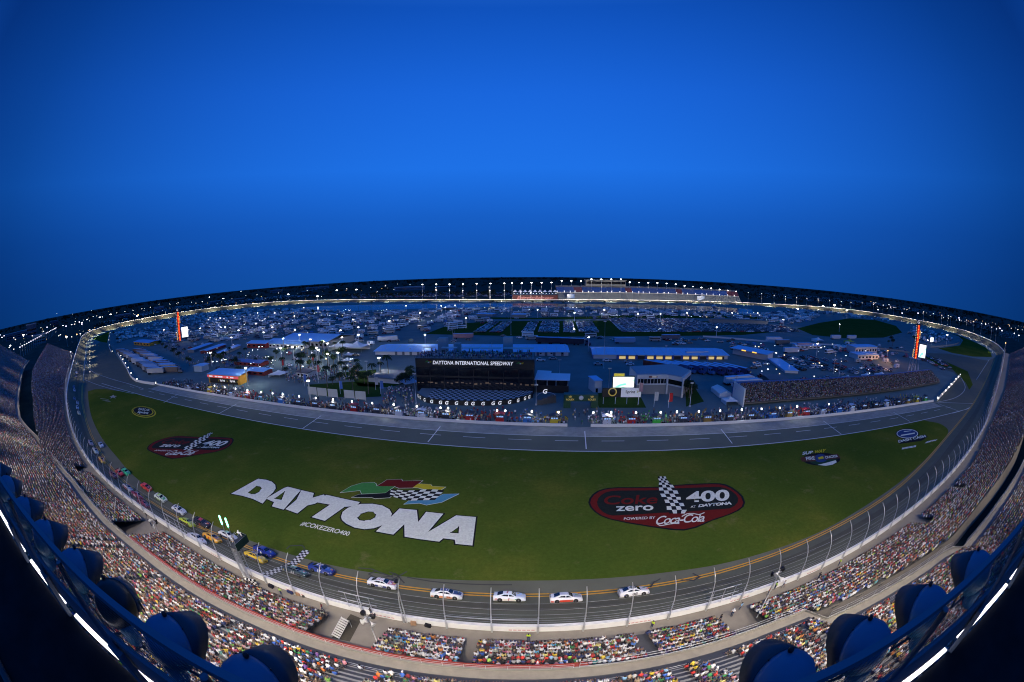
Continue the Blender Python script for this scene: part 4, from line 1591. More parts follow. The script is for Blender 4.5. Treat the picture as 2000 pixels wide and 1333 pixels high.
W_, K_, NV = (.78, .78, .80), (.02, .02, .022), (.02, .04, .18)
CARS = [
    ((1237, 1155), 'white stock car with black 48 on door and roof, leading the line', W_, W_, (.5, .5, .52), W_, '48', K_, None),
    ((1105, 1167), 'white stock car with silver nose and red mark on its door, second in line', W_, (.6, .6, .62), (.35, .36, .38), (.60, .05, .02), None, K_, None),
    ((995, 1165), 'white and pale blue stock car with number 1 on the door', (.72, .76, .84), W_, (.55, .66, .82), (.70, .68, .60), '1', (.35, .05, .12), None),
    ((873, 1160), 'white stock car with orange sides and dark blue nose', W_, (.06, .08, .20), (.03, .06, .16), (.70, .28, .12), None, K_, W_),
    ((748, 1139), 'white and navy stock car numbered 88 with red hood marks', (.70, .71, .76), (.30, .08, .12), (.45, .12, .14), NV, '88', W_, None),
    ((629, 1111), 'dark blue stock car numbered 17 just past the chequered line', (.02, .04, .24), (.03, .05, .25), (.04, .10, .36), (.05, .10, .4), '17', W_, None),
    ((578, 1115), 'dark stock car numbered 11 with green roof on the chequered line', (.03, .05, .06), (.05, .26, .10), (.05, .16, .14), (.04, .04, .07), '11', W_, None),
    ((517, 1076), 'dark blue stock car with white round door mark behind the flag stand', (.02, .035, .28), (.03, .05, .30), (.03, .06, .34), NV, None, K_, W_),
    ((500, 1087), 'yellow and navy stock car half hidden by the flag stand', (.70, .48, .03), (.04, .05, .18), (.72, .52, .04), NV, None, K_, None),
    ((446, 1045), 'white stock car with green roof and dark sides left of the flag stand', W_, (.30, .58, .34), W_, (.03, .04, .14), None, K_, None),
    ((415, 1049), 'bright yellow orange stock car with dark hood', (.82, .42, .02), (.82, .42, .02), (.25, .10, .04), (.85, .45, .02), None, K_, (.5, .05, .02)),
    ((385, 1053), 'white stock car with red trim beside the orange one, nearest the wall', W_, (.75, .72, .72), W_, (.45, .05, .10), None, K_, None),
    ((397, 1021), 'black stock car with red roof and door mark near the yellow line', (.025, .025, .04), (.50, .05, .04), K_, (.05, .05, .08), None, K_, (.6, .06, .04)),
    ((366, 1021), 'lime green and black stock car in the middle lane', (.52, .62, .03), (.42, .55, .05), (.55, .68, .04), (.03, .03, .03), None, K_, None),
    ((351, 996), 'white stock car with navy roof and blue flanks', (.70, .72, .78), (.04, .06, .22), (.55, .56, .58), (.10, .14, .42), None, K_, None),
    ((315, 972), 'white stock car with green hood and yellow roof', (.68, .74, .68), (.45, .60, .10), (.08, .42, .22), (.30, .5, .12), None, K_, None),
    ((287, 951), 'red orange stock car hugging the yellow line', (.68, .05, .02), (.65, .04, .02), (.12, .03, .02), (.72, .10, .02), None, K_, (.6, .3, .02)),
    ((281, 985), 'dark maroon stock car against the wall behind a fence post', (.22, .02, .025), (.30, .04, .04), (.05, .03, .03), (.30, .03, .03), None, K_, None),
    ((268, 968), 'maroon stock car with white round hood mark against the wall', (.30, .02, .04), (.60, .55, .58), (.28, .02, .04), (.5, .3, .32), None, K_, W_),
    ((250, 953), 'white and maroon stock car following the maroon one', (.62, .58, .60), (.28, .04, .06), (.60, .55, .57), (.30, .03, .06), None, K_, None),
    ((247, 921), 'mint green stock car next to the yellow line', (.06, .52, .22), (.06, .50, .22), (.05, .40, .18), (.10, .6, .3), None, K_, None),
    ((235, 925), 'red stock car with yellow roof edge beside the mint green one', (.58, .04, .03), (.60, .35, .05), (.55, .04, .03), (.50, .04, .03), None, K_, W_),
    ((222, 930), 'dark brown red stock car next to the wall behind the red one', (.14, .04, .03), (.28, .12, .04), (.10, .04, .03), (.3, .12, .08), None, K_, None),
    ((199, 900), 'yellow and red stock car running alone', (.75, .50, .05), (.60, .06, .04), (.60, .12, .02), (.70, .10, .03), None, K_, None),
    ((187, 882), 'white stock car with red roof and green nose', (.60, .66, .64), (.45, .12, .10), (.30, .45, .38), (.35, .4, .4), None, K_, None),
    ((198, 870), 'pale blue and white stock car near the yellow line', (.35, .45, .62), (.20, .26, .42), (.45, .52, .68), (.08, .12, .3), None, K_, None),
    ((177, 866), 'grey pink stock car near the wall', (.42, .36, .38), (.38, .30, .32), (.30, .26, .28), (.3, .16, .16), None, K_, None),
    ((154, 807), 'cream stock car alone far up the straight', (.70, .64, .45), (.66, .60, .42), (.66, .60, .42), (.5, .45, .3), None, K_, None),
    ((151, 796), 'white stock car ahead of a pair, behind the cream one', (.60, .62, .68), None, None, None, None, K_, None),
    ((151, 787), 'light grey stock car far up the straight, between two white ones', (.45, .46, .50), None, None, None, None, K_, None),
    ((145, 779), 'dark stock car by the wall far up the straight', (.12, .13, .2), None, None, None, None, K_, None),
    ((145, 762), 'white stock car far away by the wall, ahead of a dark one', (.55, .56, .60), None, None, None, None, K_, None),
    ((144, 756), 'dark blue stock car far away by the wall', (.06, .08, .2), None, None, None, None, K_, None),
    ((148, 735), 'small dark stock car in the last trio before the turn', (.10, .10, .14), None, None, None, None, K_, None),
    ((149, 727), 'small pale stock car in the last trio before the turn', (.5, .5, .55), None, None, None, None, K_, None),
    ((149, 710), 'small white stock car, last before the turn', (.6, .6, .62), None, None, None, None, K_, None)]
random.seed(3)
for px, lb, body, roof, hood, stripe, num, nc, spot in CARS:
    loc, nrm = on_track(px[0], px[1] + (6 if px[0] > 400 else 4 if px[0] > 240 else 2))
    a, b2 = on_track(px[0], px[1] + 4)[0], None
    s = s_of(loc)
    p0, p1 = SP(s - 3, 0, 0), SP(s + 3, 0, 0)
    stock_car(lb, loc + nrm * .01, nrm, (p1 - p0).normalized(), body, roof, hood, stripe, num, nc, None, spot=spot)
# the far pack in the banked turn
for k, (x, y) in enumerate([(244, 634), (249, 633.5), (254, 633), (262, 630.5), (266, 630.5), (270, 629), (276, 629), (286, 627)]):
    loc, nrm = on_track(x, y)
    j = min(range(NL), key=lambda i: (INN[i] - loc).length)
    d = (INN[(j + 1) % NL] - INN[j]).normalized()
    stock_car('tiny dark stock car in the pack crossing the far left banked turn', loc, nrm, d, (.05, .05, .07), group='far pack of stock cars in the left turn')

# ---------------------------------------------------------------- paint on the grass
def tess(pts):
    from mathutils.geometry import tessellate_polygon
    return tessellate_polygon([[Vector((p[0], p[1], 0)) for p in pts]])


def paint_poly(b, px, z, mi=0, holes=(), tr=None):
    """filled outline (with holes) given in photo pixels, laid flat at level z"""
    from mathutils.geometry import tessellate_polygon
    tr = tr or (lambda x, y: G(x, y, 0))
    loops = [list(px)] + [list(h) for h in holes]
    tri = tessellate_polygon([[Vector((x, y, 0)) for x, y in l] for l in loops])
    flat = [p for l in loops for p in l]
    V = [tr(*p) for p in flat]
    V = [Vector((v.x, v.y, z)) for v in V]
    fs = []
    for t in tri:
        a, c, d = (V[i] for i in t)
        fs.append(tuple(t) if (c - a).cross(d - a).z > 0 else tuple(reversed(t)))
    b.add(V, fs, mi)


def paint_outline(b, px, w_, z, mi=0, tr=None, closed=True):
    tr = tr or (lambda x, y: G(x, y, 0))
    V = [tr(*p) for p in px]
    n = len(V)
    for i in range(n if closed else n - 1):
        a, c = V[i], V[(i + 1) % n]
        d = (c - a)
        d.z = 0
        if d.length < 1e-4:
            continue
        d.normalize()
        e = d * w_ * .5
        flat_line(b, a - e, c + e, w_, z + .002 * (i % 3))


def paint_text(name, body, quad, mat, z, parent, tr=None, shear=0.0, bold=.0, spacing=1.0):
    """lettering stretched over the quad bl, br, tr, tl (photo pixels), painted flat"""
    tr = tr or (lambda x, y: G(x, y, 0))
    me = text_mesh(body, 1.0, shear=shear, bold=bold, spacing=spacing)
    co = np.array([v.co[:] for v in me.vertices])
    lo, hi = co.min(0), co.max(0)
    bl, br, t_r, tl = [np.array(q, float) for q in quad]
    for v in me.vertices:
        u = (v.co.x - lo[0]) / (hi[0] - lo[0])
        w_ = (v.co.y - lo[1]) / (hi[1] - lo[1])
        p = (bl * (1 - u) + br * u) * (1 - w_) + (tl * (1 - u) + t_r * u) * w_
        q = tr(p[0], p[1])
        v.co = (q.x, q.y, z)
    me.materials.clear()
    me.materials.append(mat)
    o = obj(name, me, parent)
    o.location = -parent.location
    return o


gw_m = M('white_turf_paint', (.64, .66, .58), .9, var=.16, scale=2.2, world=True)
gk_m = M('black_turf_paint', (.008, .009, .012), .9, var=.2, scale=1.5, world=True)
gr_m = M('red_turf_paint', (.12, .010, .008), .9, var=.1, scale=1.5, world=True)
gd_m = M('dark_turf_paint', (.012, .016, .014), .9, var=.2, scale=1.5, world=True)
gg_m = M('green_turf_paint', (.05, .21, .05), .9, var=.1, scale=1.5, world=True)
gy_m = M('yellow_turf_paint', (.50, .42, .02), .9, var=.1, scale=1.5, world=True)
gb_m = M('blue_turf_paint', (.08, .26, .38), .9, var=.1, scale=1.5, world=True)

TW = lambda L: [(420 + x / 3.7037, 880 + y / 3.7037) for x, y in L]
daytona = empty('painted_wordmark', G(690, 1000, .07), 0, 'huge white DAYTONA lettering with dark outline painted on the grass', 'painted lettering')
LET = dict(
    letter_d=([(118, 316), (312, 208), (372, 216), (412, 230), (436, 252), (440, 278), (420, 308), (392, 332), (368, 352), (275, 354), (200, 332)], [[(237, 310), (298, 262), (325, 266), (336, 280), (320, 302), (290, 317), (262, 318)]]),
    letter_a=([(272, 353), (345, 388), (374, 354), (428, 378), (412, 408), (497, 432), (622, 290), (528, 266), (498, 276), (372, 350)], [[(432, 351), (504, 300), (480, 359)]]),
    letter_y=([(510, 428), (596, 460), (668, 402), (722, 390), (806, 346), (788, 322), (706, 346), (716, 312), (625, 291), (590, 360)], []),
    letter_t=([(700, 486), (795, 513), (938, 412), (1022, 405), (1050, 378), (806, 325), (765, 352), (742, 380), (832, 396)], []),
    letter_o=([(912, 485), (924, 448), (960, 420), (1000, 403), (1060, 391), (1140, 390), (1210, 402), (1262, 430), (1280, 462), (1264, 505), (1215, 544), (1150, 567), (1080, 574), (1010, 562), (950, 534), (920, 508)],
              [[(1032, 490), (1056, 464), (1108, 448), (1145, 450), (1162, 467), (1156, 487), (1122, 506), (1080, 512), (1048, 507)]]),
    letter_n=([(1165, 590), (1290, 613), (1370, 538), (1372, 628), (1495, 648), (1652, 462), (1528, 448), (1470, 522), (1460, 435), (1335, 424)], []),
    last_letter_a=([(1478, 645), (1622, 664), (1652, 640), (1735, 650), (1740, 680), (1862, 692), (1888, 486), (1745, 474), (1545, 592)], [[(1705, 598), (1762, 557), (1758, 602)]]))
ob = MB()
for k, (nm, (out, holes)) in enumerate(LET.items()):
    b_ = MB()
    paint_poly(b_, TW(out), .115 + .003 * k, 0, [TW(h) for h in holes])
    o = b_.build(nm.replace('last_', ''), gw_m, daytona)
    o.location = -daytona.location
    paint_outline(ob, TW(out), .62, .09)
    for h in holes:
        b2 = MB()
        paint_outline(ob, TW(h), .25, .1145 + .003 * k)
o = ob.build('outline', gk_m, daytona)
o.location = -daytona.location

flag = empty('painted_flag_emblem', G(778, 960, .07), 0, 'painted emblem of red, green, yellow and chequered flags above the big wordmark', 'painted emblem')
FL = [('green_flag', gg_m, [(908, 308), (985, 262), (1060, 239), (1150, 235), (1165, 245), (1170, 262), (1300, 264), (1232, 310), (1062, 318), (1050, 292), (985, 300)]),
      ('red_flag', gr_m, [(1170, 262), (1245, 216), (1350, 212), (1355, 225), (1502, 222), (1432, 274), (1330, 276), (1300, 264)]),
      ('yellow_flag', gy_m, [(1430, 272), (1470, 244), (1560, 249), (1570, 262), (1668, 268), (1618, 300), (1520, 288), (1470, 274)]),
      ('black_flag', gk_m, [(990, 342), (1040, 322), (1232, 312), (1266, 288), (1310, 290), (1290, 322), (1262, 345), (1160, 352), (1135, 344)]),
      ('blue_flag', gb_m, [(1368, 392), (1402, 368), (1500, 362), (1580, 358), (1650, 320), (1762, 318), (1640, 378), (1530, 398), (1480, 385)])]
wo = MB()
for k, (nm, m_, L_) in enumerate(FL):
    b_ = MB()
    paint_poly(b_, TW(L_), .115 + .003 * k)
    o = b_.build(nm, m_, flag)
    o.location = -flag.location
    paint_outline(wo, TW(L_), .22, .09)
o = wo.build('outline', gw_m, flag)
o.location = -flag.location
b_ = MB()
cq = [(1300, 330), (1400, 372), (1590, 362), (1660, 300), (1430, 274), (1275, 284)]
for i in range(9):
    for j in range(5):
        u0, u1, v0, v1 = i / 9, (i + 1) / 9, j / 5, (j + 1) / 5

        def cp(u, v):
            top = np.array([1275 + 385 * u, 282 + 14 * u + 8 * math.sin(u * 6)])
            bot = np.array([1262 + 130 * min(u * 2, 1) + 200 * max(u * 2 - 1, 0), 332 + 36 * min(u * 2, 1) - 6 * max(u * 2 - 1, 0)])
            p = top * (1 - v) + bot * v
            return (p[0], p[1])
        paint_poly(b_, TW([cp(u0, v0), cp(u1, v0), cp(u1, v1), cp(u0, v1)]), .135, (i + j) % 2)
o = b_.build('chequered_flag', [gk_m, gw_m], flag)
o.location = -flag.location
ht = empty('painted_hashtag', G(635, 1035, .07), 0, 'small slanting white hashtag line painted below the big wordmark', 'painted lettering')
paint_text('lettering', '#COKEZERO400', [(585, 1027.5), (680.5, 1049), (685, 1040), (592.5, 1019)], gw_m, .10, ht, bold=.02, shear=.1)

TC = lambda L: [(1120 + x / 5.5556, 900 + y / 5.5556) for x, y in L]
SHIELD = [(160, 460), (172, 415), (205, 370), (260, 332), (320, 312), (380, 300), (480, 292), (910, 288), (1090, 268), (1300, 255), (1500, 248), (1590, 250), (1660, 264), (1725, 295), (1790, 342), (1840, 392), (1862, 460), (1845, 505), (1790, 548),
          (1700, 590), (1500, 660), (1330, 735), (1200, 765), (1060, 757), (900, 735), (560, 680), (380, 640), (290, 605), (225, 560), (178, 508)]
cx, cy = 1010, 490
REDS = [((x - cx) * .974 + cx, (y - cy) * .945 + cy) for x, y in SHIELD]
PANEL = [(255, 455), (268, 415), (300, 380), (350, 350), (410, 336), (480, 330), (930, 325), (1100, 305), (1500, 290), (1590, 292), (1650, 304), (1710, 332), (1760, 370), (1790, 415), (1780, 460), (1745, 498), (1690, 525), (1380, 548), (900, 575),
         (420, 602), (370, 590), (325, 566), (285, 530), (262, 495)]
BY = [178, 200, 222, 245, 268, 298, 330, 365, 400, 430, 465, 500, 540, 580]
BL_ = [912, 918, 930, 928, 925, 925, 930, 940, 958, 985, 998, 1010, 1012, 1040]
BR_ = [998, 1008, 1020, 1040, 1075, 1095, 1125, 1140, 1160, 1165, 1190, 1205, 1230, 1205]


def race_logo(tr, label, z0):
    c = tr(*TC([(1010, 490)])[0])
    root = empty('painted_race_logo', Vector((c.x, c.y, .07)), 0, label, 'painted logo')

    def add(b, nm, m_):
        o = b.build(nm, m_, root)
        o.location = -root.location
    b = MB()
    paint_poly(b, TC(SHIELD), z0, tr=tr)
    add(b, 'outline', gk_m)
    b = MB()
    paint_poly(b, TC(REDS), z0 + .015, tr=tr)
    add(b, 'red_shield', gr_m)
    b = MB()
    paint_poly(b, TC(PANEL), z0 + .03, tr=tr)
    add(b, 'dark_panel', gd_m)
    b = MB()
    for i in range(len(BY) - 1):
        for j in range(4):
            q = []
            for yy, f in ((i, j / 4), (i, (j + 1) / 4), (i + 1, (j + 1) / 4), (i + 1, j / 4)):
                q.append((BL_[yy] + (BR_[yy] - BL_[yy]) * f, BY[yy]))
            paint_poly(b, TC(q), z0 + .045, (i + j) % 2, tr=tr)
    add(b, 'chequered_bottle', [gk_m, gw_m])
    q = lambda *a: TC(a)
    paint_text('lettering', 'Coke', q((330, 484), (905, 474), (920, 372), (335, 388)), gr_m, z0 + .05, root, tr, bold=.015, shear=.05)
    paint_text('lettering', 'zero', q((460, 556), (866, 546), (866, 490), (458, 502)), gw_m, z0 + .05, root, tr, bold=.02)
    paint_text('lettering', '400', q((1222, 462), (1690, 440), (1690, 318), (1222, 345)), gw_m, z0 + .05, root, tr, bold=.03)
    paint_text('lettering', 'AT', q((1270, 519), (1328, 515), (1326, 492), (1272, 496)), gw_m, z0 + .05, root, tr, bold=.01)
    paint_text('lettering', 'DAYTONA', q((1350, 513), (1718, 482), (1706, 450), (1352, 482)), gw_m, z0 + .05, root, tr, bold=.05, shear=.2, spacing=.92)
    paint_text('lettering', 'POWERED BY', q((545, 652), (886, 638), (889, 610), (548, 625)), gw_m, z0 + .05, root, tr, bold=.01)
    paint_text('lettering', 'Coca-Cola', q((890, 700), (1425, 668), (1418, 578), (905, 610)), gw_m, z0 + .05, root, tr, bold=.01, shear=.35, spacing=.85)
    b = MB()
    P = catmull([Vector((*p, 0)) for p in TC([(905, 690), (940, 712), (1010, 700), (1080, 690), (1140, 690)])], 2, closed=False)
    paint_outline(b, [(p.x, p.y) for p in P], .3, z0 + .05, tr=tr, closed=False)
    P = catmull([Vector((*p, 0)) for p in TC([(1180, 610), (1230, 585), (1300, 580), (1360, 592), (1415, 572)])], 2, closed=False)
    paint_outline(b, [(p.x, p.y) for p in P], .3, z0 + .05, tr=tr, closed=False)
    add(b, 'flourish', gw_m)
    return root


race_logo(lambda x, y: G(x, y, 0), 'large dark red race logo with chequered bottle and 400, painted on the right grass', .10)
# the same stencil turned towards the left stands: four ground points fix the map
src = np.array([tuple(G(*TC([p])[0]).xy) for p in ((160, 460), (1862, 460), (955, 180), (1200, 765))])
dst = np.array([tuple(G(120 + p[0] / 4.4433, 800 + p[1] / 4.4433).xy) for p in ((803, 285), (1432, 340), (1300, 207), (960, 432))])
Am, bm2 = [], []
for (x, y), (u, v) in zip(src, dst):
    Am += [[x, y, 1, 0, 0, 0, -u * x, -u * y], [0, 0, 0, x, y, 1, -v * x, -v * y]]
    bm2 += [u, v]
Hh = np.linalg.solve(np.array(Am), np.array(bm2))


def left_map(x, y):
    g = G(x, y, 0)
    w_ = Hh[6] * g.x + Hh[7] * g.y + 1
    return Vector(((Hh[0] * g.x + Hh[1] * g.y + Hh[2]) / w_, (Hh[3] * g.x + Hh[4] * g.y + Hh[5]) / w_, 0))


race_logo(left_map, 'smaller race logo with chequered bottle painted at the left end of the grass', .10)


def ell(cx_, cy_, rx, ry, n=28, rot=0.0):
    return [(cx_ + rx * math.cos(t) * math.cos(rot) - ry * math.sin(t) * math.sin(rot), cy_ + rx * math.cos(t) * math.sin(rot) + ry * math.sin(t) * math.cos(rot)) for t in np.linspace(0, 2 * math.pi, n, endpoint=False)]


r_ = empty('painted_round_logo', G(281, 806, .07), 0, 'round black and yellow series logo painted near the left tip of the grass', 'painted logo')
for k, (e, m_) in enumerate(((ell(281, 805.5, 24, 10.8, rot=.12), gy_m), (ell(280.5, 805, 22, 9.6, rot=.12), gk_m), (ell(280, 804.5, 20, 8.6, rot=.12), gy_m), (ell(279.5, 804, 18.5, 7.8, rot=.12), gk_m))):
    b_ = MB()
    paint_poly(b_, e, .10 + .012 * k)
    o = b_.build('ring', m_, r_)
    o.location = -r_.location
paint_text('lettering', 'NASCAR', [(270, 801.5), (292, 804.5), (293, 800.5), (272, 797.5)], gw_m, .16, r_, bold=.02)
paint_text('lettering', 'Sprint', [(268, 808.5), (289, 811.5), (291, 805.5), (270, 803)], gw_m, .16, r_, bold=.03, shear=.1)
st = empty('painted_star_mark', G(218, 775, .07), 0, 'faint white shooting star mark painted at the far left tip of the grass', 'painted logo')
b_ = MB()
paint_poly(b_, [(214, 775), (219, 774), (221, 771.5), (223, 773.8), (229, 774.5), (224, 776), (226, 779), (220, 777), (216, 779.5), (217, 776.5)], .10)
for a_ in ((196, 779, 212, 781), (200, 782, 214, 784), (206, 784, 216, 785)):
    flat_line(b_, G(*a_[:2]), G(*a_[2:]), .5, .10)
o = b_.build('star', M('faded_turf_paint', (.30, .30, .24), .9, var=.2), st)
o.location = -st.location
f_ = empty('painted_oval_logo', G(1604, 895, .07), 0, 'oval event logo with yellow and white words painted on the right of the grass', 'painted logo')
brn_m = M('brown_turf_paint', (.09, .03, .02), .9, var=.1)
nvy_m = M('navy_turf_paint', (.02, .05, .16), .9, var=.1)
for k, (e, m_) in enumerate(((ell(1604, 898, 37, 12.5), gk_m), (ell(1607, 900, 27, 9.5), M('dark_green_turf_paint', (.012, .05, .025), .9, var=.1)), ([(1597, 909), (1612, 905.5), (1632, 900), (1634, 904), (1626, 908.5), (1613, 911)], gw_m), (ell(1603, 896, 13, 8), nvy_m),
                             ([(1563, 895), (1592, 890), (1593, 902), (1566, 903)], brn_m), ([(1608, 891.5), (1636, 887.5), (1642, 896), (1612, 899.5)], brn_m), ([(1597, 895), (1607, 892), (1609, 897), (1599, 898.5)], gy_m))):
    b_ = MB()
    paint_poly(b_, e, .10 + .008 * k)
    o = b_.build('oval', m_, f_)
    o.location = -f_.location
paint_text('lettering', 'SUB', [(1566.5, 890), (1588, 887.5), (1588.5, 881.5), (1568, 884)], gw_m, .17, f_, bold=.04)
paint_text('lettering', 'WAY', [(1590, 887), (1611, 884.5), (1614, 878), (1591, 881)], gy_m, .17, f_, bold=.04)
paint_text('lettering', 'FIRE', [(1575, 900.5), (1592, 899), (1590, 892.5), (1573, 894)], gw_m, .17, f_, bold=.03)
paint_text('lettering', 'CRACKER', [(1612, 897.5), (1637, 894), (1635, 889.5), (1610, 892.5)], gw_m, .17, f_, bold=.03)
d_ = empty('painted_blue_logo', G(1780, 855, .07), 0, 'blue oval cash prize logo painted at the right tip of the grass', 'painted logo')
for k, (e, m_) in enumerate(((ell(1772, 848, 23, 10.5), gk_m), (ell(1772, 848, 21, 9), gw_m), (ell(1772, 848, 19.5, 8), nvy_m), ([(1752, 862), (1807, 850), (1812, 854), (1800, 862), (1757, 868)], gk_m))):
    b_ = MB()
    paint_poly(b_, e, .10 + .012 * k)
    o = b_.build('oval', m_, d_)
    o.location = -d_.location
paint_text('lettering', 'DASH CASH', [(1755, 866), (1809, 855), (1806, 850.5), (1754, 861)], gw_m, .16, d_, bold=.03)
b_ = MB()
paint_poly(b_, [(1759, 853), (1787, 848), (1786, 846), (1760, 850.5)], .16)
paint_poly(b_, [(1765, 845), (1780, 843), (1780, 842), (1765, 843.5)], .16)
o = b_.build('pale_band', gw_m, d_)
o.location = -d_.location
e_ = empty('painted_broadcaster_mark', G(1818, 863, .07), 0, 'white letters ESPN painted at the right tip of the grass', 'painted lettering')
paint_text('lettering', 'ESPN', [(1806, 867), (1827, 862), (1831, 858.5), (1811, 863)], gw_m, .12, e_, bold=.04)
e_ = empty('painted_caption', G(1775, 876, .07), 0, 'thin white caption painted just below the blue oval logo', 'painted lettering')
b_ = MB()
for i_ in range(11):
    u0, u1 = i_ / 11, (i_ + .72) / 11
    paint_poly(b_, [(1761 + 28 * u0, 879 - 5 * u0), (1761 + 28 * u1, 879 - 5 * u1), (1762 + 28 * u1, 875.5 - 5 * u1), (1762 + 28 * u0, 875.5 - 5 * u0)], .12)
o = b_.build('caption_mark', gw_m, e_)
o.location = -e_.location

# chequered start line across the track, laid on its surface
b_ = MB()


def drop(p):
    h = TRACK_BVH.ray_cast(Vector((p.x, p.y, 60)), Vector((0, 0, -1)))[0]
    return (h.z if h else .05)


pA, pB = G(600, 1076, 0), on_track(517, 1123)[0]
pA.z = pB.z = 0
dv = pB - pA
nn = Vector((-dv.y, dv.x, 0)).normalized()
N1 = 26
for i in range(N1):
    for j in range(3):
        q = []
        for a_, c_ in ((i, j), (i + 1, j), (i + 1, j + 1), (i, j + 1)):
            p = pA + dv * (a_ / N1) + nn * ((c_ - 1.5) * .55)
            p.z = max(drop(p), .05) + .055
            q.append(p)
        b_.add(q, [(0, 1, 2, 3)] if (q[1] - q[0]).cross(q[2] - q[0]).z > 0 else [(3, 2, 1, 0)], (i + j) % 2)
b_.build('start_line_marking', [M('line_black', (.02, .02, .02), .7, var=.1), M('line_white', (.62, .62, .60), .7, var=.15)], kind='structure')
# tyre marks
b_ = MB()
for L_ in ([(700, 1110), (725, 1112), (745, 1120), (768, 1128)], [(735, 1116), (720, 1122), (735, 1130), (765, 1126), (772, 1120)], [(760, 1118), (775, 1123), (790, 1140)], [(765, 1134), (795, 1117)], [(1270, 1148), (1278, 1138), (1290, 1131)],
           [(1330, 1135), (1355, 1134), (1368, 1128), (1352, 1122)], [(560, 1073), (566, 1067), (590, 1066), (596, 1072)], [(795, 1128), (840, 1136), (1000, 1143)]):
    P = catmull([on_track(*q)[0] for q in L_], 1.5, closed=False)
    for a_, c_ in zip(P, P[1:]):
        z_ = max(a_.z, c_.z, .05) + .06
        flat_line(b_, a_, c_, .28, z_)
b_.build('tyre_mark_markings', M('tyre_marks', (.035, .035, .035), .7, var=.1), kind='structure')

# ---------------------------------------------------------------- flag stand
wz = 3.6
fsb = G(488, 1124, wz)
fs_s = s_of(fsb)
x_, y_, z_, nx_, ny_ = wall_at(fs_s)
FA = math.atan2(-float(ny_), -float(nx_)) - math.pi / 2      # local +y looks at the track
hlt = height_to(fsb, (472, 1030))
fs = empty('flag_stand', SP(fs_s, .55, wz), FA, 'steel flag stand tower with ladder and two green signal lights by the wall', 'flag stand')
print('flag stand height', hlt)
HP = 6.6
LT = 12.4
b_ = MB()
for x in (-.75, .75):
    for y in (-.15, .75):
        b_.tube([(x, y - .35, 0), (x, y - .35, HP)], .07, 6)
for k in range(7):
    z1 = k * HP / 7
    for y in (-.5, .4):
        b_.tube([(-.75, y, z1), (.75, y, z1 + HP / 7)], .03, 4)
b_.build('tower_frame', steel_m, fs)
b_ = MB()
for k in range(24):
    b_.box((0, -.45, .25 + k * .27), (.7, .06, .05))
for x in (-.36, .36):
    b_.box((x, -.45, 3.3), (.06, .06, 6.6))
b_.build('ladder', steel_m, fs)
b_ = MB()
b_.box((0, 1.0, HP), (2.0, 3.2, .12))
b_.build('platform', dark_steel_m, fs)
b_ = MB()
for h in (.5, 1.05):
    b_.tube([(-1.0, -.6, HP + h), (-1.0, 2.6, HP + h), (1.0, 2.6, HP + h), (1.0, -.6, HP + h)], .03, 5)
for q in ((-1, -.6), (-1, 1), (-1, 2.6), (1, 2.6), (1, 1), (1, -.6)):
    b_.tube([(q[0], q[1], HP), (q[0], q[1], HP + 1.05)], .03, 5)
b_.build('railing', steel_m, fs)
b_ = MB()
b_.loft([[(1.03, -.6, HP - .35), (1.03, 2.62, HP - .35), (1.06, 2.62, HP - .35), (1.06, -.6, HP - .35)], [(1.03, -.6, HP + 1.0), (1.03, 2.62, HP + 1.1), (1.06, 2.62, HP + 1.1), (1.06, -.6, HP + 1.0)]], 0, False)
b_.loft([[(-1.0, 2.63, HP - .35), (1.06, 2.63, HP - .35), (1.06, 2.66, HP - .35), (-1.0, 2.66, HP - .35)], [(-1.0, 2.63, HP + 1.1), (1.06, 2.63, HP + 1.1), (1.06, 2.66, HP + 1.1), (-1.0, 2.66, HP + 1.1)]], 0, False)
b_.build('dark_banner', M('dark_green_cloth', (.012, .035, .028), .8, var=.2), fs)
lamp_g = M('green_signal', (.1, 1, .55), emit=4.0, ecol=(.30, 1, .62))
for x in (-.75, .75):
    b_ = MB()
    b_.tube([(x, -.3, 0), (x, -.3, LT - 1.6)], .075, 8)
    p = b_.build('signal_pole', steel_m, fs)
    b_ = MB()
    b_.lathe([(.13, LT - 1.6), (.15, LT - 1.55), (.15, LT - .1), (.12, LT), (0, LT + .03)], 12, (x, -.3, 0))
    b_.build('green_light', lamp_g, p)
sp3 = SP(fs_s, .55, wz)
for q, sh, hr, lb in (((-.3, 2.1), 'white', 'a white cap', 'flag man in white shirt at the front of the flag stand'), ((.45, 1.9), 'white', 'a white cap', 'second official in white cap beside the flag man'), ((-.5, .6), 'grey', 'brown hair', 'official in grey at the rear of the flag stand')):
    p = Matrix.Translation(sp3) @ Matrix.Rotation(FA, 4, 'Z') @ Vector((q[0], q[1], HP + .07))
    person('stand', p, FA + random.uniform(-.5, .5), sh, hr, lb)
# chequered banner box at the foot
b_ = MB()
for i in range(6):
    for j in range(4):
        b_.box((i * .35, .0, .2 + j * .35), (.35, .25, .35), 0, (i + j) % 2)
p = G(496, 1146, wz)
o = b_.build('chequered_barrier', [gk_m, white_m], label='small black and white chequered barrier at the foot of the flag stand', cat='barrier')
o.location = p + Vector((-1.2, 0, 0))
o.rotation_euler = (0, 0, FA + .3)

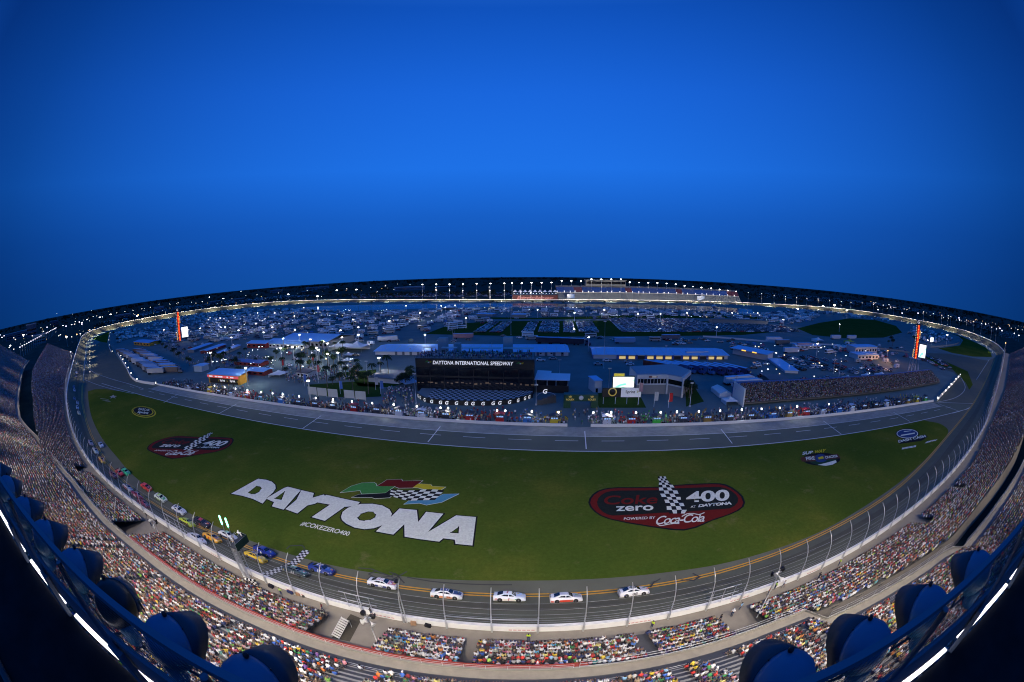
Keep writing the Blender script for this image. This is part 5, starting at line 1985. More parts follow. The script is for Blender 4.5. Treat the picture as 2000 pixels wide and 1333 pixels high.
# ---------------------------------------------------------------- poles, speakers, bags, stage
def speaker_pole(base, top, z0, label, lens=True, horns=4):
    b0 = G(*base, z0)
    h = height_to(b0, top)
    t = empty('speaker_pole', b0, 0, label, 'speaker pole')
    b_ = MB()
    b_.tube([(0, 0, 0), (0, 0, h)], .10, 8, r2=.07)
    b_.build('pole', M('pole_white', (.62, .62, .60), .5, .2, var=.05), t)
    for k in range(horns):
        a = k * 2 * math.pi / horns + .4
        hz = h - .2 - .9 * (k % 2)
        b_ = MB()
        c = Vector((math.cos(a) * .45, math.sin(a) * .45, hz))
        rot = Vector((math.cos(a), math.sin(a), -.45)).to_track_quat('Z', 'Y').to_matrix()
        b_.lathe([(.07, -.25), (.09, 0), (.20, .25), (.42, .5), (.40, .49), (.15, .25)], 10, tuple(c), 'z', 0, True, rot)
        b_.build('horn', bolt_m if k < horns / 2 else M('horn_white', (.6, .6, .58), .5, var=0), t)
    b_ = MB()
    b_.box((0, 0, h - .5), (.9, .12, .12))
    b_.box((0, 0, h - 1.0), (.12, .9, .12))
    b_.build('bracket', steel_m, t)
    return t, h


t, h = speaker_pole((1478, 1206), (1520, 1112), 3.8, 'tall white pole with loudspeaker horns leaning over the crowd by the wide ramp')
print('pole', h)
t, h = speaker_pole((742, 1268), (723, 1200), 3.7, 'thin pole with black and white loudspeakers in the middle of the stage ramp', horns=6)
print('pole2', h)
t, h = speaker_pole((316, 1056), (299, 1014), 3.7, 'tall pole with loudspeakers at the wall below the left crowd block')
b0 = SP(s_of(G(797, 1212, 3.6)), .1, 3.6)
t = empty('camera_pole', b0, 0, 'curved fence post carrying a small remote camera above the racing cars', 'camera pole')
h = height_to(b0, (797, 1133))
b_ = MB()
b_.tube([(0, 0, 0), (0, 0, h)], .08, 6)
b_.build('pole', steel_m, t)
b_ = MB()
b_.box((0, 0, h), (.35, .5, .3))
b_.lathe([(.12, 0), (.12, .3)], 8, (0, .2, h), 'y')
b_.build('camera_head', bolt_m, t)


def bag(px, d, c, label, nm='equipment_bag'):
    b_ = MB()
    p = G(*px, 3.62)
    b_.loft([[(x * d[0] / 2, -d[1] / 2 * k, 0), (x * d[0] / 2, d[1] / 2 * k, 0), (x * d[0] / 2, d[1] / 2 * k * .9, d[2] * k), (x * d[0] / 2, -d[1] / 2 * k * .9, d[2] * k)] for x, k in ((-1, .8), (-.9, 1), (.9, 1), (1, .8))], 0, False)
    b_.tube([(-.2, 0, d[2] * .98), (-.1, 0, d[2] * 1.25), (.1, 0, d[2] * 1.25), (.2, 0, d[2] * .98)], .025, 5)
    o = b_.build(nm, M('cloth_%d' % int(c[0] * 999 + c[2] * 99), c, .8, var=.2), label=label, cat='bag' if 'bag' in nm else 'box')
    o.location = p
    o.rotation_euler = (0, 0, random.uniform(-.3, .3))


for px, d, c, lb, nm in (((530, 1147), (1.0, .6, .5), (.02, .02, .03), 'black equipment bag by the wall right of the flag stand', 'equipment_bag'), ((567, 1158), (1.2, .5, .4), (.03, .04, .12), 'dark blue bag at the wall beside a cardboard box', 'equipment_bag'),
                         ((583, 1162), (.7, .6, .5), (.32, .20, .12), 'brown cardboard box at the wall left of the ramp', 'cardboard_box'), ((593, 1166), (.4, .4, .3), (.05, .05, .05), 'small dark bag next to the brown box', 'equipment_bag'),
                         ((808, 1219), (.8, .7, .5), (.32, .20, .12), 'brown box against the wall below the camera pole', 'cardboard_box'), ((836, 1224), (.9, .5, .5), (.015, .015, .02), 'black equipment case against the wall right of the brown box', 'equipment_bag'),
                         ((802, 1211), (.5, .4, .5), (.02, .03, .03), 'small dark pack hanging at the wall beside the camera pole', 'equipment_bag')):
    bag(px, d, c, lb, nm)
# ramp carpet and a bleacher stair standing on it
ZC = 3.6
q = [G(685, 1200, ZC), G(707, 1209, ZC), G(683, 1254, ZC), G(648, 1246, ZC)]
b_ = MB()
b_.add([Vector((p.x, p.y, ZC + .03)) for p in q], [(0, 1, 2, 3)] if (q[1] - q[0]).cross(q[2] - q[0]).z > 0 else [(3, 2, 1, 0)])
b_.build('dark_carpet', M('carpet', (.06, .055, .045), .9, var=.15), label='dark carpet rectangle on the concrete ramp by the speaker pole', cat='carpet')
c0, c1 = G(655, 1246, ZC), G(680, 1222, ZC)
an = math.atan2(c1.y - c0.y, c1.x - c0.x)
stp = empty('portable_stair', c0, an, 'white portable stair with many treads on the dark carpet', 'stair')
L_ = (c1 - c0).length
b_ = MB()
for k in range(9):
    b_.box((L_ * (k + .5) / 9, 0, .25 + k * .16), (L_ / 9 * .75, 1.3, .06))
b_.build('tread', M('stair_white', (.55, .55, .52), .6, var=.1), stp)
b_ = MB()
for s in (-.68, .68):
    b_.tube([(0, s, .15), (L_, s, 1.6)], .04, 5)
    b_.tube([(L_, s, 0), (L_, s, 1.6)], .04, 5)
b_.build('stringer', steel_m, stp)

# ---------------------------------------------------------------- infield buildings
random.seed(21)
roof_m = M('metal_roof', (.30, .56, .84), .45, .1, var=.05, scale=.3)
wallw_m = M('white_wall', (.60, .62, .62), .7, var=.05)
wallg_m = M('grey_wall', (.28, .28, .27), .8, var=.08)
dglass_m = M('dark_glass', (.01, .012, .016), .08, var=0)
blueb_m = M('blue_trim', (.03, .09, .38), .6, var=.08)
tentw_m = M('tent_fabric', (.72, .74, .76), .7, var=.04)
lit_m = M('lit_interior', (.8, .6, .2), emit=.55, ecol=(1, .72, .28))
litw_m = M('lit_white', (1, 1, 1), emit=2.5, ecol=(1, .97, .9))
bulb_m = M('lamp_bulb', (1, 1, 1), emit=22.0, ecol=(1, .93, .85))
bulbo_m = M('lamp_bulb_orange', (1, .6, .2), emit=7.0, ecol=(1, .5, .15))
ledr_m = M('led_red', (1, .1, .03), emit=1.3, ecol=(1, .05, .01))
ledy_m = M('led_yellow', (1, .7, .1), emit=1.6, ecol=(1, .5, .06))
green_m = M('dark_green_paint', (.008, .06, .03), .5, var=.05)
redb_m = M('barn_red', (.22, .02, .02), .7, var=.1)
orange_m = M('orange_paint', (.62, .30, .03), .6, var=.05)


def frame_at(name, pa, pb, label, cat, group=None, z=0.05):
    """empty at the ground point of pa, local x towards pb, local y away from the camera side"""
    A, B = G(*pa), G(*pb)
    rz = math.atan2(B.y - A.y, B.x - A.x)
    t = empty(name, (A.x, A.y, z), rz, label, cat, group)
    return t, (B - A).length, lambda top, at=(0, 0): height_to(A + Vector((math.cos(rz) * at[0] - math.sin(rz) * at[1], math.sin(rz) * at[0] + math.cos(rz) * at[1], 0)), top)


def part(parent, name, mats, fn):
    b = MB()
    fn(b)
    return b.build(name, mats, parent)


def wall_text(parent, body, size, mat, x, y, z, sx=1.0, bold=0.0, shear=0.0, name='lettering'):
    return place_text(body, size, mat, Matrix.Translation((x, y, z)) @ Matrix.Rotation(R(90), 4, 'X'), name, parent, sx=sx, bold=bold, shear=shear)


# --- pit wall, its banners, stalls and lights
U_GAP0, U_GAP1 = u_of(1108, 831)[0], u_of(1153, 831)[0]
pwl = empty('pit_wall', PT(0, 0, .05), PIT_A, 'long low white pit wall with sponsor panels in front of the crew stalls', 'wall')
for a, c in ((0, U_GAP0), (U_GAP1, PLEN)):
    part(pwl, 'wall_panel', white_m, lambda b: b.box(((a + c) / 2, 0, 0), (c - a, .35, 1.0), base=True))
STALL = [(343, 'dark'), (362, 'white'), (380, 'dark'), (400, 'yellow'), (421, 'dark'), (446, 'white'), (478, 'red'), (505, 'teal'), (545, 'blue'), (580, 'dark'), (612, 'dark'), (648, 'dark'), (690, 'red'), (735, 'dark'), (778, 'white'), (822, 'white'), (870, 'dark'), (917, 'red'), (976, 'red'), (1030, 'blue'),
         (1082, 'yellow'), (1185, 'white'), (1233, 'red'), (1282, 'green'), (1334, 'dark'), (1382, 'gold'), (1426, 'dark'), (1467, 'dark'), (1511, 'blue'), (1543, 'gold'), (1578, 'red'), (1609, 'white'), (1642, 'blue'), (1668, 'white'), (1692, 'dark'), (1715, 'dark'), (1737, 'white'), (1759, 'dark'), (1779, 'gold'),
         (1797, 'yellow'), (1814, 'green')]
SCOL = dict(dark=(.03, .035, .05), white=(.62, .64, .68), yellow=(.60, .46, .03), red=(.42, .015, .015), teal=(.06, .30, .34), blue=(.03, .20, .55), gold=(.38, .24, .05), green=(.05, .50, .06))


def pit_wall_px(x):
    return float(np.interp(x, [p[0] for p in PITW], [p[1] for p in PITW]))


pc_m = MOBJ('stall_paint', .5)
b = MB()
b.box((0, 0, .12), (2.7, 1.3, 1.5), base=True)
b.box((0, -.67, .35), (2.3, .04, 1.0), base=True)
b.box((0, .0, 1.62), (2.6, .5, .12), base=True)
cart_me = b.mesh('cart', pc_m)
b = MB()
for x in (-1.25, 1.25):
    for y in (-.5, .9):
        b.tube([(x, y, 0), (x, y, 3.2)], .04, 4)
b.tube([(-1.25, -.5, 3.1), (1.25, -.5, 3.1), (1.25, .9, 3.1), (-1.25, .9, 3.1), (-1.25, -.5, 3.1)], .04, 4)
seatp_me = b.mesh('canopy_frame', dark_steel_m)
b = MB()
b.loft([[(-1.7, -.9, 3.1), (-1.7, 1.4, 3.1), (-1.7, 1.4, 3.2), (-1.7, -.9, 3.2)], [(0, -.9, 3.5), (0, 1.4, 3.5), (0, 1.4, 3.6), (0, -.9, 3.6)], [(1.7, -.9, 3.1), (1.7, 1.4, 3.1), (1.7, 1.4, 3.2), (1.7, -.9, 3.2)]], 0, False)
canopy_me = b.mesh('canopy', pc_m)
b = MB()
for x in (-.7, .1, .9):
    b.box((x, -.45, 2.35), (.6, .06, .4))
scr_me = b.mesh('monitor', M('monitor_screen', (.3, .5, .7), emit=.6, ecol=(.4, .6, 1)))
b = MB()
for k in range(3):
    for dx in (0, .75):
        b.lathe([(.15, -.14), (.33, -.14), (.33, .14), (.15, .14)], 8, (2.4 + dx, .2 + .35 * k, .34), 'y')
tyres_me = b.mesh('tyre_row', tyre_m)
b = MB()
b.box((0, -.21, .12), (5.2, .03, .75), base=True)
ban_me = b.mesh('banner_panel', pc_m)
for k, (x, cn) in enumerate(STALL):
    u = u_of(x, pit_wall_px(x))[0]
    c = SCOL[cn]
    t = empty('pit_stall', PT(u, 1.6, .05), PIT_A, '', 'pit stall', 'crew stalls along the pit wall')
    rel = 'left of the tunnel road' if x < 1120 else 'right of the tunnel road'
    t['label'] = '%s pit crew stall with canopy behind the pit wall, %s' % (cn, rel)
    for nm, me in (('cart', cart_me), ('canopy_frame', seatp_me), ('canopy', canopy_me), ('monitor', scr_me), ('tyre_set', tyres_me)):
        o = obj(nm, me, t)
        o.color = (*c, 1) if nm == 'cart' or cn != 'white' else (.05, .05, .07, 1)
        if nm == 'canopy':
            o.color = (*(c if k % 3 == 0 else (.02, .022, .03)), 1)
    if cn != 'dark' or k % 2:
        o = obj('banner_panel', ban_me, t)
        o.location = (0, -1.4, 0)
        o.color = (*(c if cn != 'white' else (.35, .04, .05)), 1)
BALL = [(410, 757), (431, 760), (453, 763), (477, 766), (504, 769), (527, 772), (547, 775), (579, 778), (612, 781), (647, 785), (685, 788), (725, 792), (767, 795), (812, 798), (859, 801), (874, 801), (970, 806), (986, 806), (1038, 808),
        (1090, 809), (1158, 809), (1193, 810), (1242, 810), (1290, 809), (1322, 809), (1365, 807), (1407, 806), (1450, 804), (1489, 802), (1525, 800), (1560, 799), (1622, 795)]
b = MB()
b.lathe([(.0, 3.6), (.2, 3.66), (.30, 3.82), (.33, 4.0), (.30, 4.2), (.2, 4.34), (0, 4.4)], 10)
ball_me = b.mesh('balloon_lamp', M('balloon_lamp', (1, 1, 1), emit=3.0, ecol=(1, .98, .92)))
b = MB()
b.tube([(0, 0, 0), (0, 0, 3.7)], .05, 5)
b.box((0, 0, .1), (.7, .5, .5))
mast_me = b.mesh('mast', dark_steel_m)
for k, (x, y) in enumerate(BALL):
    u = u_of(x, pit_wall_px(x))[0]
    t = empty('balloon_light', PT(u, 2.6, .05), 0, 'glowing white balloon light on a mast between the crew stalls', 'light', 'balloon lights along the pit stalls')
    obj('mast', mast_me, t)
    obj('balloon_lamp', ball_me, t)
    if k % 3 == 0:
        l = bpy.data.lights.new('balloon_glow', 'POINT')
        l.energy = 900
        l.shadow_soft_size = .5
        l.color = (1, .97, .9)
        lo = bpy.data.objects.new('balloon_glow', l)
        col.objects.link(lo)
        lo.location = PT(u, 2.6, 5.0)
# crews and guests
npit = 2600
uu = rng.uniform(4, PLEN - 4, npit)
vv = np.abs(rng.normal(0, 5.5, npit)) + .8
keep = ~((uu > U_GAP0) & (uu < U_GAP1) & (vv < 9) & (rng.random(npit) < .85)) & (vv < 16)
uu, vv = uu[keep], vv[keep]
PP = np.stack([PW0.x + PDIR.x * uu + PNRM.x * vv, PW0.y + PDIR.y * uu + PNRM.y * vv, np.full(len(uu), .05)], 1)
TEAM = np.array([SCOL[STALL[int(np.argmin([abs(u_of(x, pit_wall_px(x))[0] - u) for x, _ in STALL]))][1]] for u in uu])
mixc = rng.random(len(uu)) < .55
cols = np.where(mixc[:, None], TEAM * rng.uniform(.6, 1.3, (len(uu), 1)), SHIRTS[rng.integers(0, len(SHIRTS), len(uu))])
crowd.add(T_STAND, PP, rng.uniform(0, 6.28, len(PP)), shirts=np.clip(cols, 0, 1))


def crowd_px(poly, n, z=.05, sit=False):
    """people standing about inside a photo polygon"""
    P = [G(*q) for q in poly]
    xs, ys = [p.x for p in P], [p.y for p in P]
    pts = []
    while len(pts) < n:
        x, y = random.uniform(min(xs), max(xs)), random.uniform(min(ys), max(ys))
        if inside(P, x, y):
            pts.append((x, y, z))
    crowd.add(T_STAND, np.array(pts), rng.uniform(0, 6.28, n))


def inside(P, x, y):
    c = False
    n = len(P)
    for i in range(n):
        a, d = P[i], P[(i + 1) % n]
        if (a.y > y) != (d.y > y) and x < (d.x - a.x) * (y - a.y) / (d.y - a.y) + a.x:
            c = not c
    return c


crowd_px([(540, 720), (700, 715), (700, 745), (560, 750)], 260)
crowd_px([(313, 672), (330, 670), (395, 712), (380, 722)], 140)
crowd_px([(760, 760), (810, 760), (812, 795), (740, 790)], 90)
crowd_px([(395, 690), (540, 700), (540, 720), (400, 712)], 160)

# --- main pavilion with victory lane
t, L, H = frame_at('speedway_pavilion', (815, 764), (1043, 770), 'long black glass pavilion with white DAYTONA INTERNATIONAL SPEEDWAY lettering and crowded roof terrace', 'building')
h = H((812.4, 700.5))
D_ = 17.0
part(t, 'wall', black_m, lambda b: b.box((L / 2, D_ / 2, 0), (L, D_, h), base=True))
part(t, 'glass_facade', dglass_m, lambda b: [b.box((L * (i + .5) / 8, -.08, z0), (L / 8 - .35, .12, hh), base=True) for i in range(8) for z0, hh in ((h * .50, h * .24), (h * .22, h * .22), (.6, h * .17))])
part(t, 'inner_glow', M('dim_interior', (.3, .2, .1), emit=.05, ecol=(1, .6, .3)), lambda b: [b.box((L * (i + .5) / 24 + random.uniform(-.6, .6), -.15, h * .26 + random.uniform(0, .8)), (random.uniform(.5, 1.6), .02, random.uniform(.2, .7))) for i in range(24)])
part(t, 'sign_band', M('sign_black', (.006, .008, .010), .5, var=0), lambda b: b.box((L / 2, -.12, h - 2.9), (L, .2, 3.0), base=True))
wt_m = M('sign_white', (.85, .85, .85), emit=.55, ecol=(1, 1, 1))
wall_text(t, 'DAYTONA INTERNATIONAL SPEEDWAY', 2.15, wt_m, L * .49, -.26, h - 2.3, sx=(L * .66) / 38.5, bold=.035, shear=.15)
for x in (L * .115, L * .885):
    for k, (m_, q) in enumerate(((gg_m, [(-1.7, 0), (-.4, .9), (.5, .5), (0, .1)]), (ledr_m if False else gr_m, [(-.4, .9), (.8, 1.2), (1.2, .8), (.4, .5)]), (gy_m, [(.6, .4), (1.6, .7), (1.2, -.1), (.5, 0)]), (white_m, [(-.2, .1), (.5, .4), (.5, -.2), (-.1, -.2)]))):
        b = MB()
        b.add([(x + a, -.28 - .01 * k, h - 1.6 + c) for a, c in q], [tuple(range(4))])
        b.build('flag_emblem', m_, t)
part(t, 'roof_deck', M('roof_deck', (.22, .23, .23), .8, var=.1), lambda b: b.box((L / 2, D_ / 2, h), (L - .6, D_ - .6, .12), base=True))
part(t, 'roof_railing', steel_m, lambda b: [b.tube([(0, .1, h + z), (L, .1, h + z)], .04, 4) for z in (.5, 1.05)] + [b.tube([(L * k / 30, .1, h), (L * k / 30, .1, h + 1.05)], .04, 4) for k in range(31)])
part(t, 'roof_canopy', M('canopy_white', (.55, .57, .58), .6, var=.1), lambda b: [b.box((L * f, D_ * .62, h + 2.9), (w_, 3.2, .15)) for f, w_ in ((.07, 5), (.25, 7), (.44, 8), (.62, 9), (.82, 9), (.95, 4))])
part(t, 'stair_tower', M('tower_grey', (.40, .42, .42), .8, var=.1), lambda b: [b.box((L * .17, D_ * .9, h), (4, 4, 6.5), base=True), b.box((L * .76, D_ * .9, h), (4, 4, 7), base=True), b.box((L * .30, D_ * .95, h), (3, 3, 4), base=True)])
part(t, 'antenna', steel_m, lambda b: [b.tube([(L * f, D_ * .8, h), (L * f, D_ * .8, h + z)], .07, 5) for f, z in ((.27, 12), (.28, 9), (.29, 10), (.62, 5))])
P0 = t.matrix_basis
rz_ = t.rotation_euler.z
t_loc = t.location.copy()
PM = Matrix.Translation(t_loc) @ Matrix.Rotation(rz_, 4, 'Z')
n = 420
pts = np.array([tuple(PM @ Vector((random.uniform(1, L - 1), abs(random.gauss(0, D_ * .35)) % (D_ - 1) + .6, h + .12))) for _ in range(n)])
crowd.add(T_STAND, pts, rng.uniform(0, 6.28, n))

VL = [(815, 776), (823, 782), (834, 787), (846, 789), (859, 790.5), (890, 792), (924, 793), (950, 793), (971, 792), (990, 790.5), (1005, 788.5), (1024, 783), (1041, 777)]
vl = empty('victory_lane', G(930, 785), 0, 'chequered victory lane terrace with curved black wall of white G emblems', 'terrace')
base = catmull([G(*q) for q in VL], 3, closed=False)
off = vl.location
b = MB()
b.loft([[p - off + Vector((0, 0, 0)), p - off + Vector((0, 0, 2.0)), p - off + Vector((0, .25, 2.0)), p - off + Vector((0, .25, 0))] for p in base], 0, False)
b.build('curved_wall', black_m, vl)
b = MB()
cen = G(930, 762)
base2 = resample([p for p in base], 44)
for j in range(9):
    for i in range(43):
        f0, f1 = 1 - j * .085, 1 - (j + 1) * .085
        q = []
        for (ii, ff) in ((i, f0), (i + 1, f0), (i + 1, f1), (i, f1)):
            p = base2[ii]
            c_ = Vector((p.x, cen.y + 2, 0)).lerp(p, ff)
            q.append(Vector((c_.x, c_.y, 1.4)) - off)
        ramp_ = 2 if i < 7 else ((i + j) % 2)
        b.add(q, [(0, 1, 2, 3)], ramp_)
b.build('chequered_floor', [black_m, M('floor_white', (.6, .62, .66), .5, var=.1), M('floor_grey', (.25, .28, .28), .7, var=.1)], vl)
gs_ = []
for f in np.linspace(.03, .97, 16):
    p = base2[int(f * 43)]
    p2 = base2[min(int(f * 43) + 1, 43)]
    d = (p2 - p).normalized()
    o = place_text('G', 1.9, wt_m, Matrix.Translation(p - off + Vector((0, 0, .25)) + Vector((d.y, -d.x, 0)) * .08) @ Matrix.Rotation(math.atan2(d.y, d.x), 4, 'Z') @ Matrix.Rotation(R(90), 4, 'X'), 'emblem', vl, bold=.05, shear=.2)
b = MB()
a0, a1 = G(909, 765), G(960, 766)
sc3, L3, H3 = frame_at('screen_stage', (909, 765), (960, 767), 'three white framed screens showing a race logo on the victory lane stage', 'screen')
for k in range(3):
    x = L3 * (k + .5) / 3
    fr = part(sc3, 'screen_frame', white_m, lambda b: [b.box((x, 0, 1.8), (L3 / 3 - .15, .2, .2)), b.box((x, 0, 4.7), (L3 / 3 - .15, .2, .2)), b.box((x - L3 / 6 + .15, 0, 3.25), (.2, .2, 3.1)), b.box((x + L3 / 6 - .15, 0, 3.25), (.2, .2, 3.1))])
    part(fr, 'screen', M('screen_dark', (.02, .02, .03), emit=.04, ecol=(.5, .3, .3)), lambda b: b.box((x, .05, 3.25), (L3 / 3 - .5, .06, 2.7)))
    wall_text(fr, '400', 1.1, wt_m, x + .5, -.06, 2.9, bold=.03)
    part(fr, 'screen_mark', ledr_m, lambda b: b.box((x - .8, -.02, 3.3), (.8, .02, .5)))
part(sc3, 'stage_block', dark_steel_m, lambda b: b.box((L3 / 2, 0, 0), (L3 + 3, 2.5, 1.6), base=True))
wall_text(sc3, 'G', 1.8, wt_m, L3 / 2, -.1, 5.0, bold=.05, shear=.2)
# side lounge under the white roof
t, L, H = frame_at('side_lounge', (1046, 767), (1110, 769), 'dark two storey lounge with large white sail roof right of the pavilion', 'building')
h = H((1046, 742))
part(t, 'wall', black_m, lambda b: b.box((L / 2, 4, 0), (L, 8, h - 2.4), base=True))
part(t, 'glazing', dglass_m, lambda b: b.box((L / 2, 3.9, h - 2.4), (L - .4, 7.4, 2.2), base=True))
part(t, 'post', white_m, lambda b: [b.tube([(L * f, -.2, h - 2.4), (L * f, -.2, h)], .1, 5) for f in (.02, .35, .62, .98)])
part(t, 'roof', M('sail_roof', (.70, .76, .84), .5, var=.03), lambda b: b.loft([[(-.5, -.6, h), (-.5, 13, h + .8), (-.5, 13, h + 1.0), (-.5, -.6, h + .2)], [(L * .42, -.6, h), (L * .42, 12, h + .8), (L * .42, 12, h + 1.0), (L * .42, -.6, h + .2)], [(L * .43, -.6, h), (L * .43, 8, h + .8), (L * .43, 8, h + 1.0), (L * .43, -.6, h + .2)], [(L + .5, -.6, h), (L + .5, 8, h + .8), (L + .5, 8, h + 1), (L + .5, -.6, h + .2)]], 0, False))
t, L, H = frame_at('awning', (790, 757), (815, 752), 'pale blue slanting awning beside the left end of the pavilion', 'awning')
h = H((790, 751))
part(t, 'roof', roof_m, lambda b: b.loft([[(0, -1, h), (0, 5, h + .6), (0, 5, h + .75), (0, -1, h + .15)], [(L, -1, h), (L, 7, h + 1.4), (L, 7, h + 1.55), (L, -1, h + .15)]], 0, False))
part(t, 'post', steel_m, lambda b: [b.tube([(x, 0, 0), (x, 0, h)], .08, 5) for x in (.3, L - .3)])
t, L, H = frame_at('parts_tent', (1050, 795), (1085, 795), 'dark round fan area with white G emblem and displays right of victory lane', 'display')
part(t, 'display_box', [dark_steel_m], lambda b: [b.box((L * f, 3 + k, 0), (2.2, 2, 2.0 + k * .4), base=True) for k, f in enumerate((.15, .4, .7, .9))])
part(t, 'display_hoop', steel_m, lambda b: b.tube([(L / 2 + L / 2 * math.cos(a), 4 + 4 * math.sin(a), 3.2) for a in np.linspace(0, 3.14, 12)], .12, 5))
wall_text(t, 'G', 2.4, wt_m, L * .4, 4, 4.0, bold=.05, shear=.2)

# --- green footbridge over the tunnel road
t, L, H = frame_at('green_footbridge', (1101, 797), (1167, 797), 'dark green footbridge with clock and gold lettering over the road to the pit lane', 'bridge')
h = H((1103, 771))
part(t, 'pylon', green_m, lambda b: [b.box((1.2, 1.2, 0), (2.6, 3.2, h - 2.6), base=True)])
part(t, 'pylon', green_m, lambda b: [b.box((L - 1.2, 1.2, 0), (2.6, 3.2, h - 2.6), base=True)])
part(t, 'span', green_m, lambda b: [b.box((L / 2, 1.2, h - 2.6), (L, 3.0, 2.6), base=True)])
part(t, 'clock', white_m, lambda b: b.lathe([(.85, -.1), (.85, 0)], 20, (L / 2, -.35, h - 1.2), 'y'))
gold_m = M('gold_glow_paint', (.55, .42, .10), .4, emit=.25, ecol=(.8, .6, .15))  # faint glow put into the gold of the letters and emblems
for f in (.18, .82):
    wall_text(t, 'ROLEX', .95, gold_m, L * f, -.34, h - 2.2, bold=.02)
    part(t, 'crown_emblem', gold_m, lambda b: b.add([(L * f - .45, -.34, h - 1.1), (L * f + .45, -.34, h - 1.1), (L * f + .6, -.34, h - .35), (L * f + .2, -.34, h - .8), (L * f, -.34, h - .25), (L * f - .2, -.34, h - .8), (L * f - .6, -.34, h - .35)], [(0, 1, 2, 3, 4, 5, 6)]))

# --- garages
def garage(pa, pb, front_top, depth, label, bays=0, roofc=roof_m):
    t, L, H = frame_at('garage_building', pa, pb, label, 'garage')
    h = H(front_top)
    part(t, 'wall', wallw_m, lambda b: b.box((L / 2, depth / 2, 0), (L, depth, h), base=True))
    part(t, 'roof', roofc, lambda b: b.loft([[(x, -1.4, h + .02), (x, depth / 2, h + 1.5), (x, depth + 1.0, h + .02), (x, depth + 1.0, h - .15), (x, depth / 2, h + 1.3), (x, -1.4, h - .15)] for x in (-.8, L + .8)], 0, False))
    part(t, 'end_wall', blueb_m, lambda b: [b.box((x, depth / 2, 0), (.12, depth - .2, h - .1), base=True) for x in (-.1,)])
    part(t, 'ridge_rib', M('rib_paint', (.5, .54, .58), .5, var=.1), lambda b: [b.loft([[(x - .1, -1.4, h + .10), (x + .1, -1.4, h + .10), (x + .1, depth / 2, h + 1.58), (x - .1, depth / 2, h + 1.58)], [(x - .1, -1.4, h + .03), (x + .1, -1.4, h + .03), (x + .1, depth / 2, h + 1.51), (x - .1, depth / 2, h + 1.51)]], 0, False) for x in np.arange(2, L, 6.0)])
    return t, L, h


t, L, h = garage((733, 693.5), (1110, 695.5), (731.5, 686), 26, 'long garage with pale blue roof and white rear wall, left of the tunnel road')
part(t, 'door', M('door_grey', (.10, .12, .16), .6, var=.1), lambda b: [b.box((L * f, -.06, 0), (1.6, .1, 2.4), base=True) for f in np.linspace(.12, .97, 22)])
part(t, 'window', dglass_m, lambda b: [b.box((L * f, -.06, h * .62), (1.2, .1, .8)) for f in np.linspace(.70, .97, 6)])
part(t, 'roof_vent', white_m, lambda b: [b.box((L * f, 4 + 5 * (k % 2), h + .9), (.7, .7, .8)) for k, f in enumerate(np.linspace(.05, .95, 14))])
t, L, h = garage((1159, 701), (1421, 702.5), (1157.5, 692), 24, 'long open garage with blue roof and lit yellow bays, right of the tunnel road')
part(t, 'bay_opening', M('bay_dark', (.05, .05, .05), .8), lambda b: b.box((L * .57, -.02, .05), (L * .80, .3, h - .9), base=True))
bays = np.linspace(.20, .93, 12)
for k, f in enumerate(bays):
    part(t, 'lit_bay', lit_m, lambda b: b.box((L * f, -.22, .1), (L * .045, .1, h - 1.2), base=True)) if k not in (2, 6, 9) else None
part(t, 'bay_column', blueb_m, lambda b: [b.box((L * (f - .033), -.28, 0), (1.4, .3, h - .2), base=True) for f in bays])
t, L, H = frame_at('inspection_shed', (1500, 705), (1533, 729), 'long narrow shed with blue metal roof and white roller doors', 'shed')
h = H((1501, 701))
part(t, 'wall', wallw_m, lambda b: b.box((L / 2, 4.5, 0), (L, 9, h), base=True))
part(t, 'roof', roof_m, lambda b: b.loft([[(x, -.6, h), (x, 9.6, h), (x, 9.6, h + .3), (x, -.6, h + .3)] for x in (-.5, L + .5)], 0, False))
part(t, 'roller_door', M('door_pale', (.42, .48, .56), .6, var=.1), lambda b: [b.box((L * (k + .5) / 9, -.05, 0), (L / 9 * .7, .1, h * .75), base=True) for k in range(9)])
t, L, H = frame_at('inspection_shed', (1428, 692), (1497, 706), 'inspection shed with pale roof and small yellow lit signs above parked cars', 'shed')
h = H((1428, 680))
part(t, 'wall', wallw_m, lambda b: b.box((L / 2, 6, 0), (L, 8, h), base=True))
part(t, 'roof', roof_m, lambda b: b.loft([[(x, -1.6, h), (x, 11, h + .6), (x, 11, h + .9), (x, -1.6, h + .3)] for x in (-.5, L + .5)], 0, False))
part(t, 'lit_sign', ledy_m, lambda b: [b.box((L * f, -1.66, h + .1), (3.4, .1, .7)) for f in (.38, .68)])

# --- media centre, screens
t, L, H = frame_at('media_building', (1242, 771), (1301, 770), 'white angular building with dark ribbon windows right of the big screen', 'building')
h = H((1242, 733))
F3 = [(0, 0), (L, 0)]
A_m, B_m, C_m = G(1242, 771), G(1301, 770), G(1331, 777)
D_m = G(1347, 760)
inv = (Matrix.Translation(t.location) @ Matrix.Rotation(t.rotation_euler.z, 4, 'Z')).inverted()
lp = [inv @ p for p in (A_m, B_m, C_m, D_m)]
lp = [(p.x, p.y) for p in lp]
poly = lp + [(lp[3][0] - 4, lp[3][1] + 14), (0, 16)]
part(t, 'base_wall', wallg_m, lambda b: b.prism([((x - L / 2) * .985 + L / 2, (y - 6) * .97 + 6) for x, y in poly], 0, h * .48))
part(t, 'upper_wall', wallw_m, lambda b: b.prism(poly, h * .48, h))
part(t, 'roof', M('roof_grey_blue', (.30, .33, .36), .7, var=.1), lambda b: b.prism([((x - L / 2) * .96 + L / 2, (y - 8) * .93 + 8) for x, y in poly], h, h + .25))


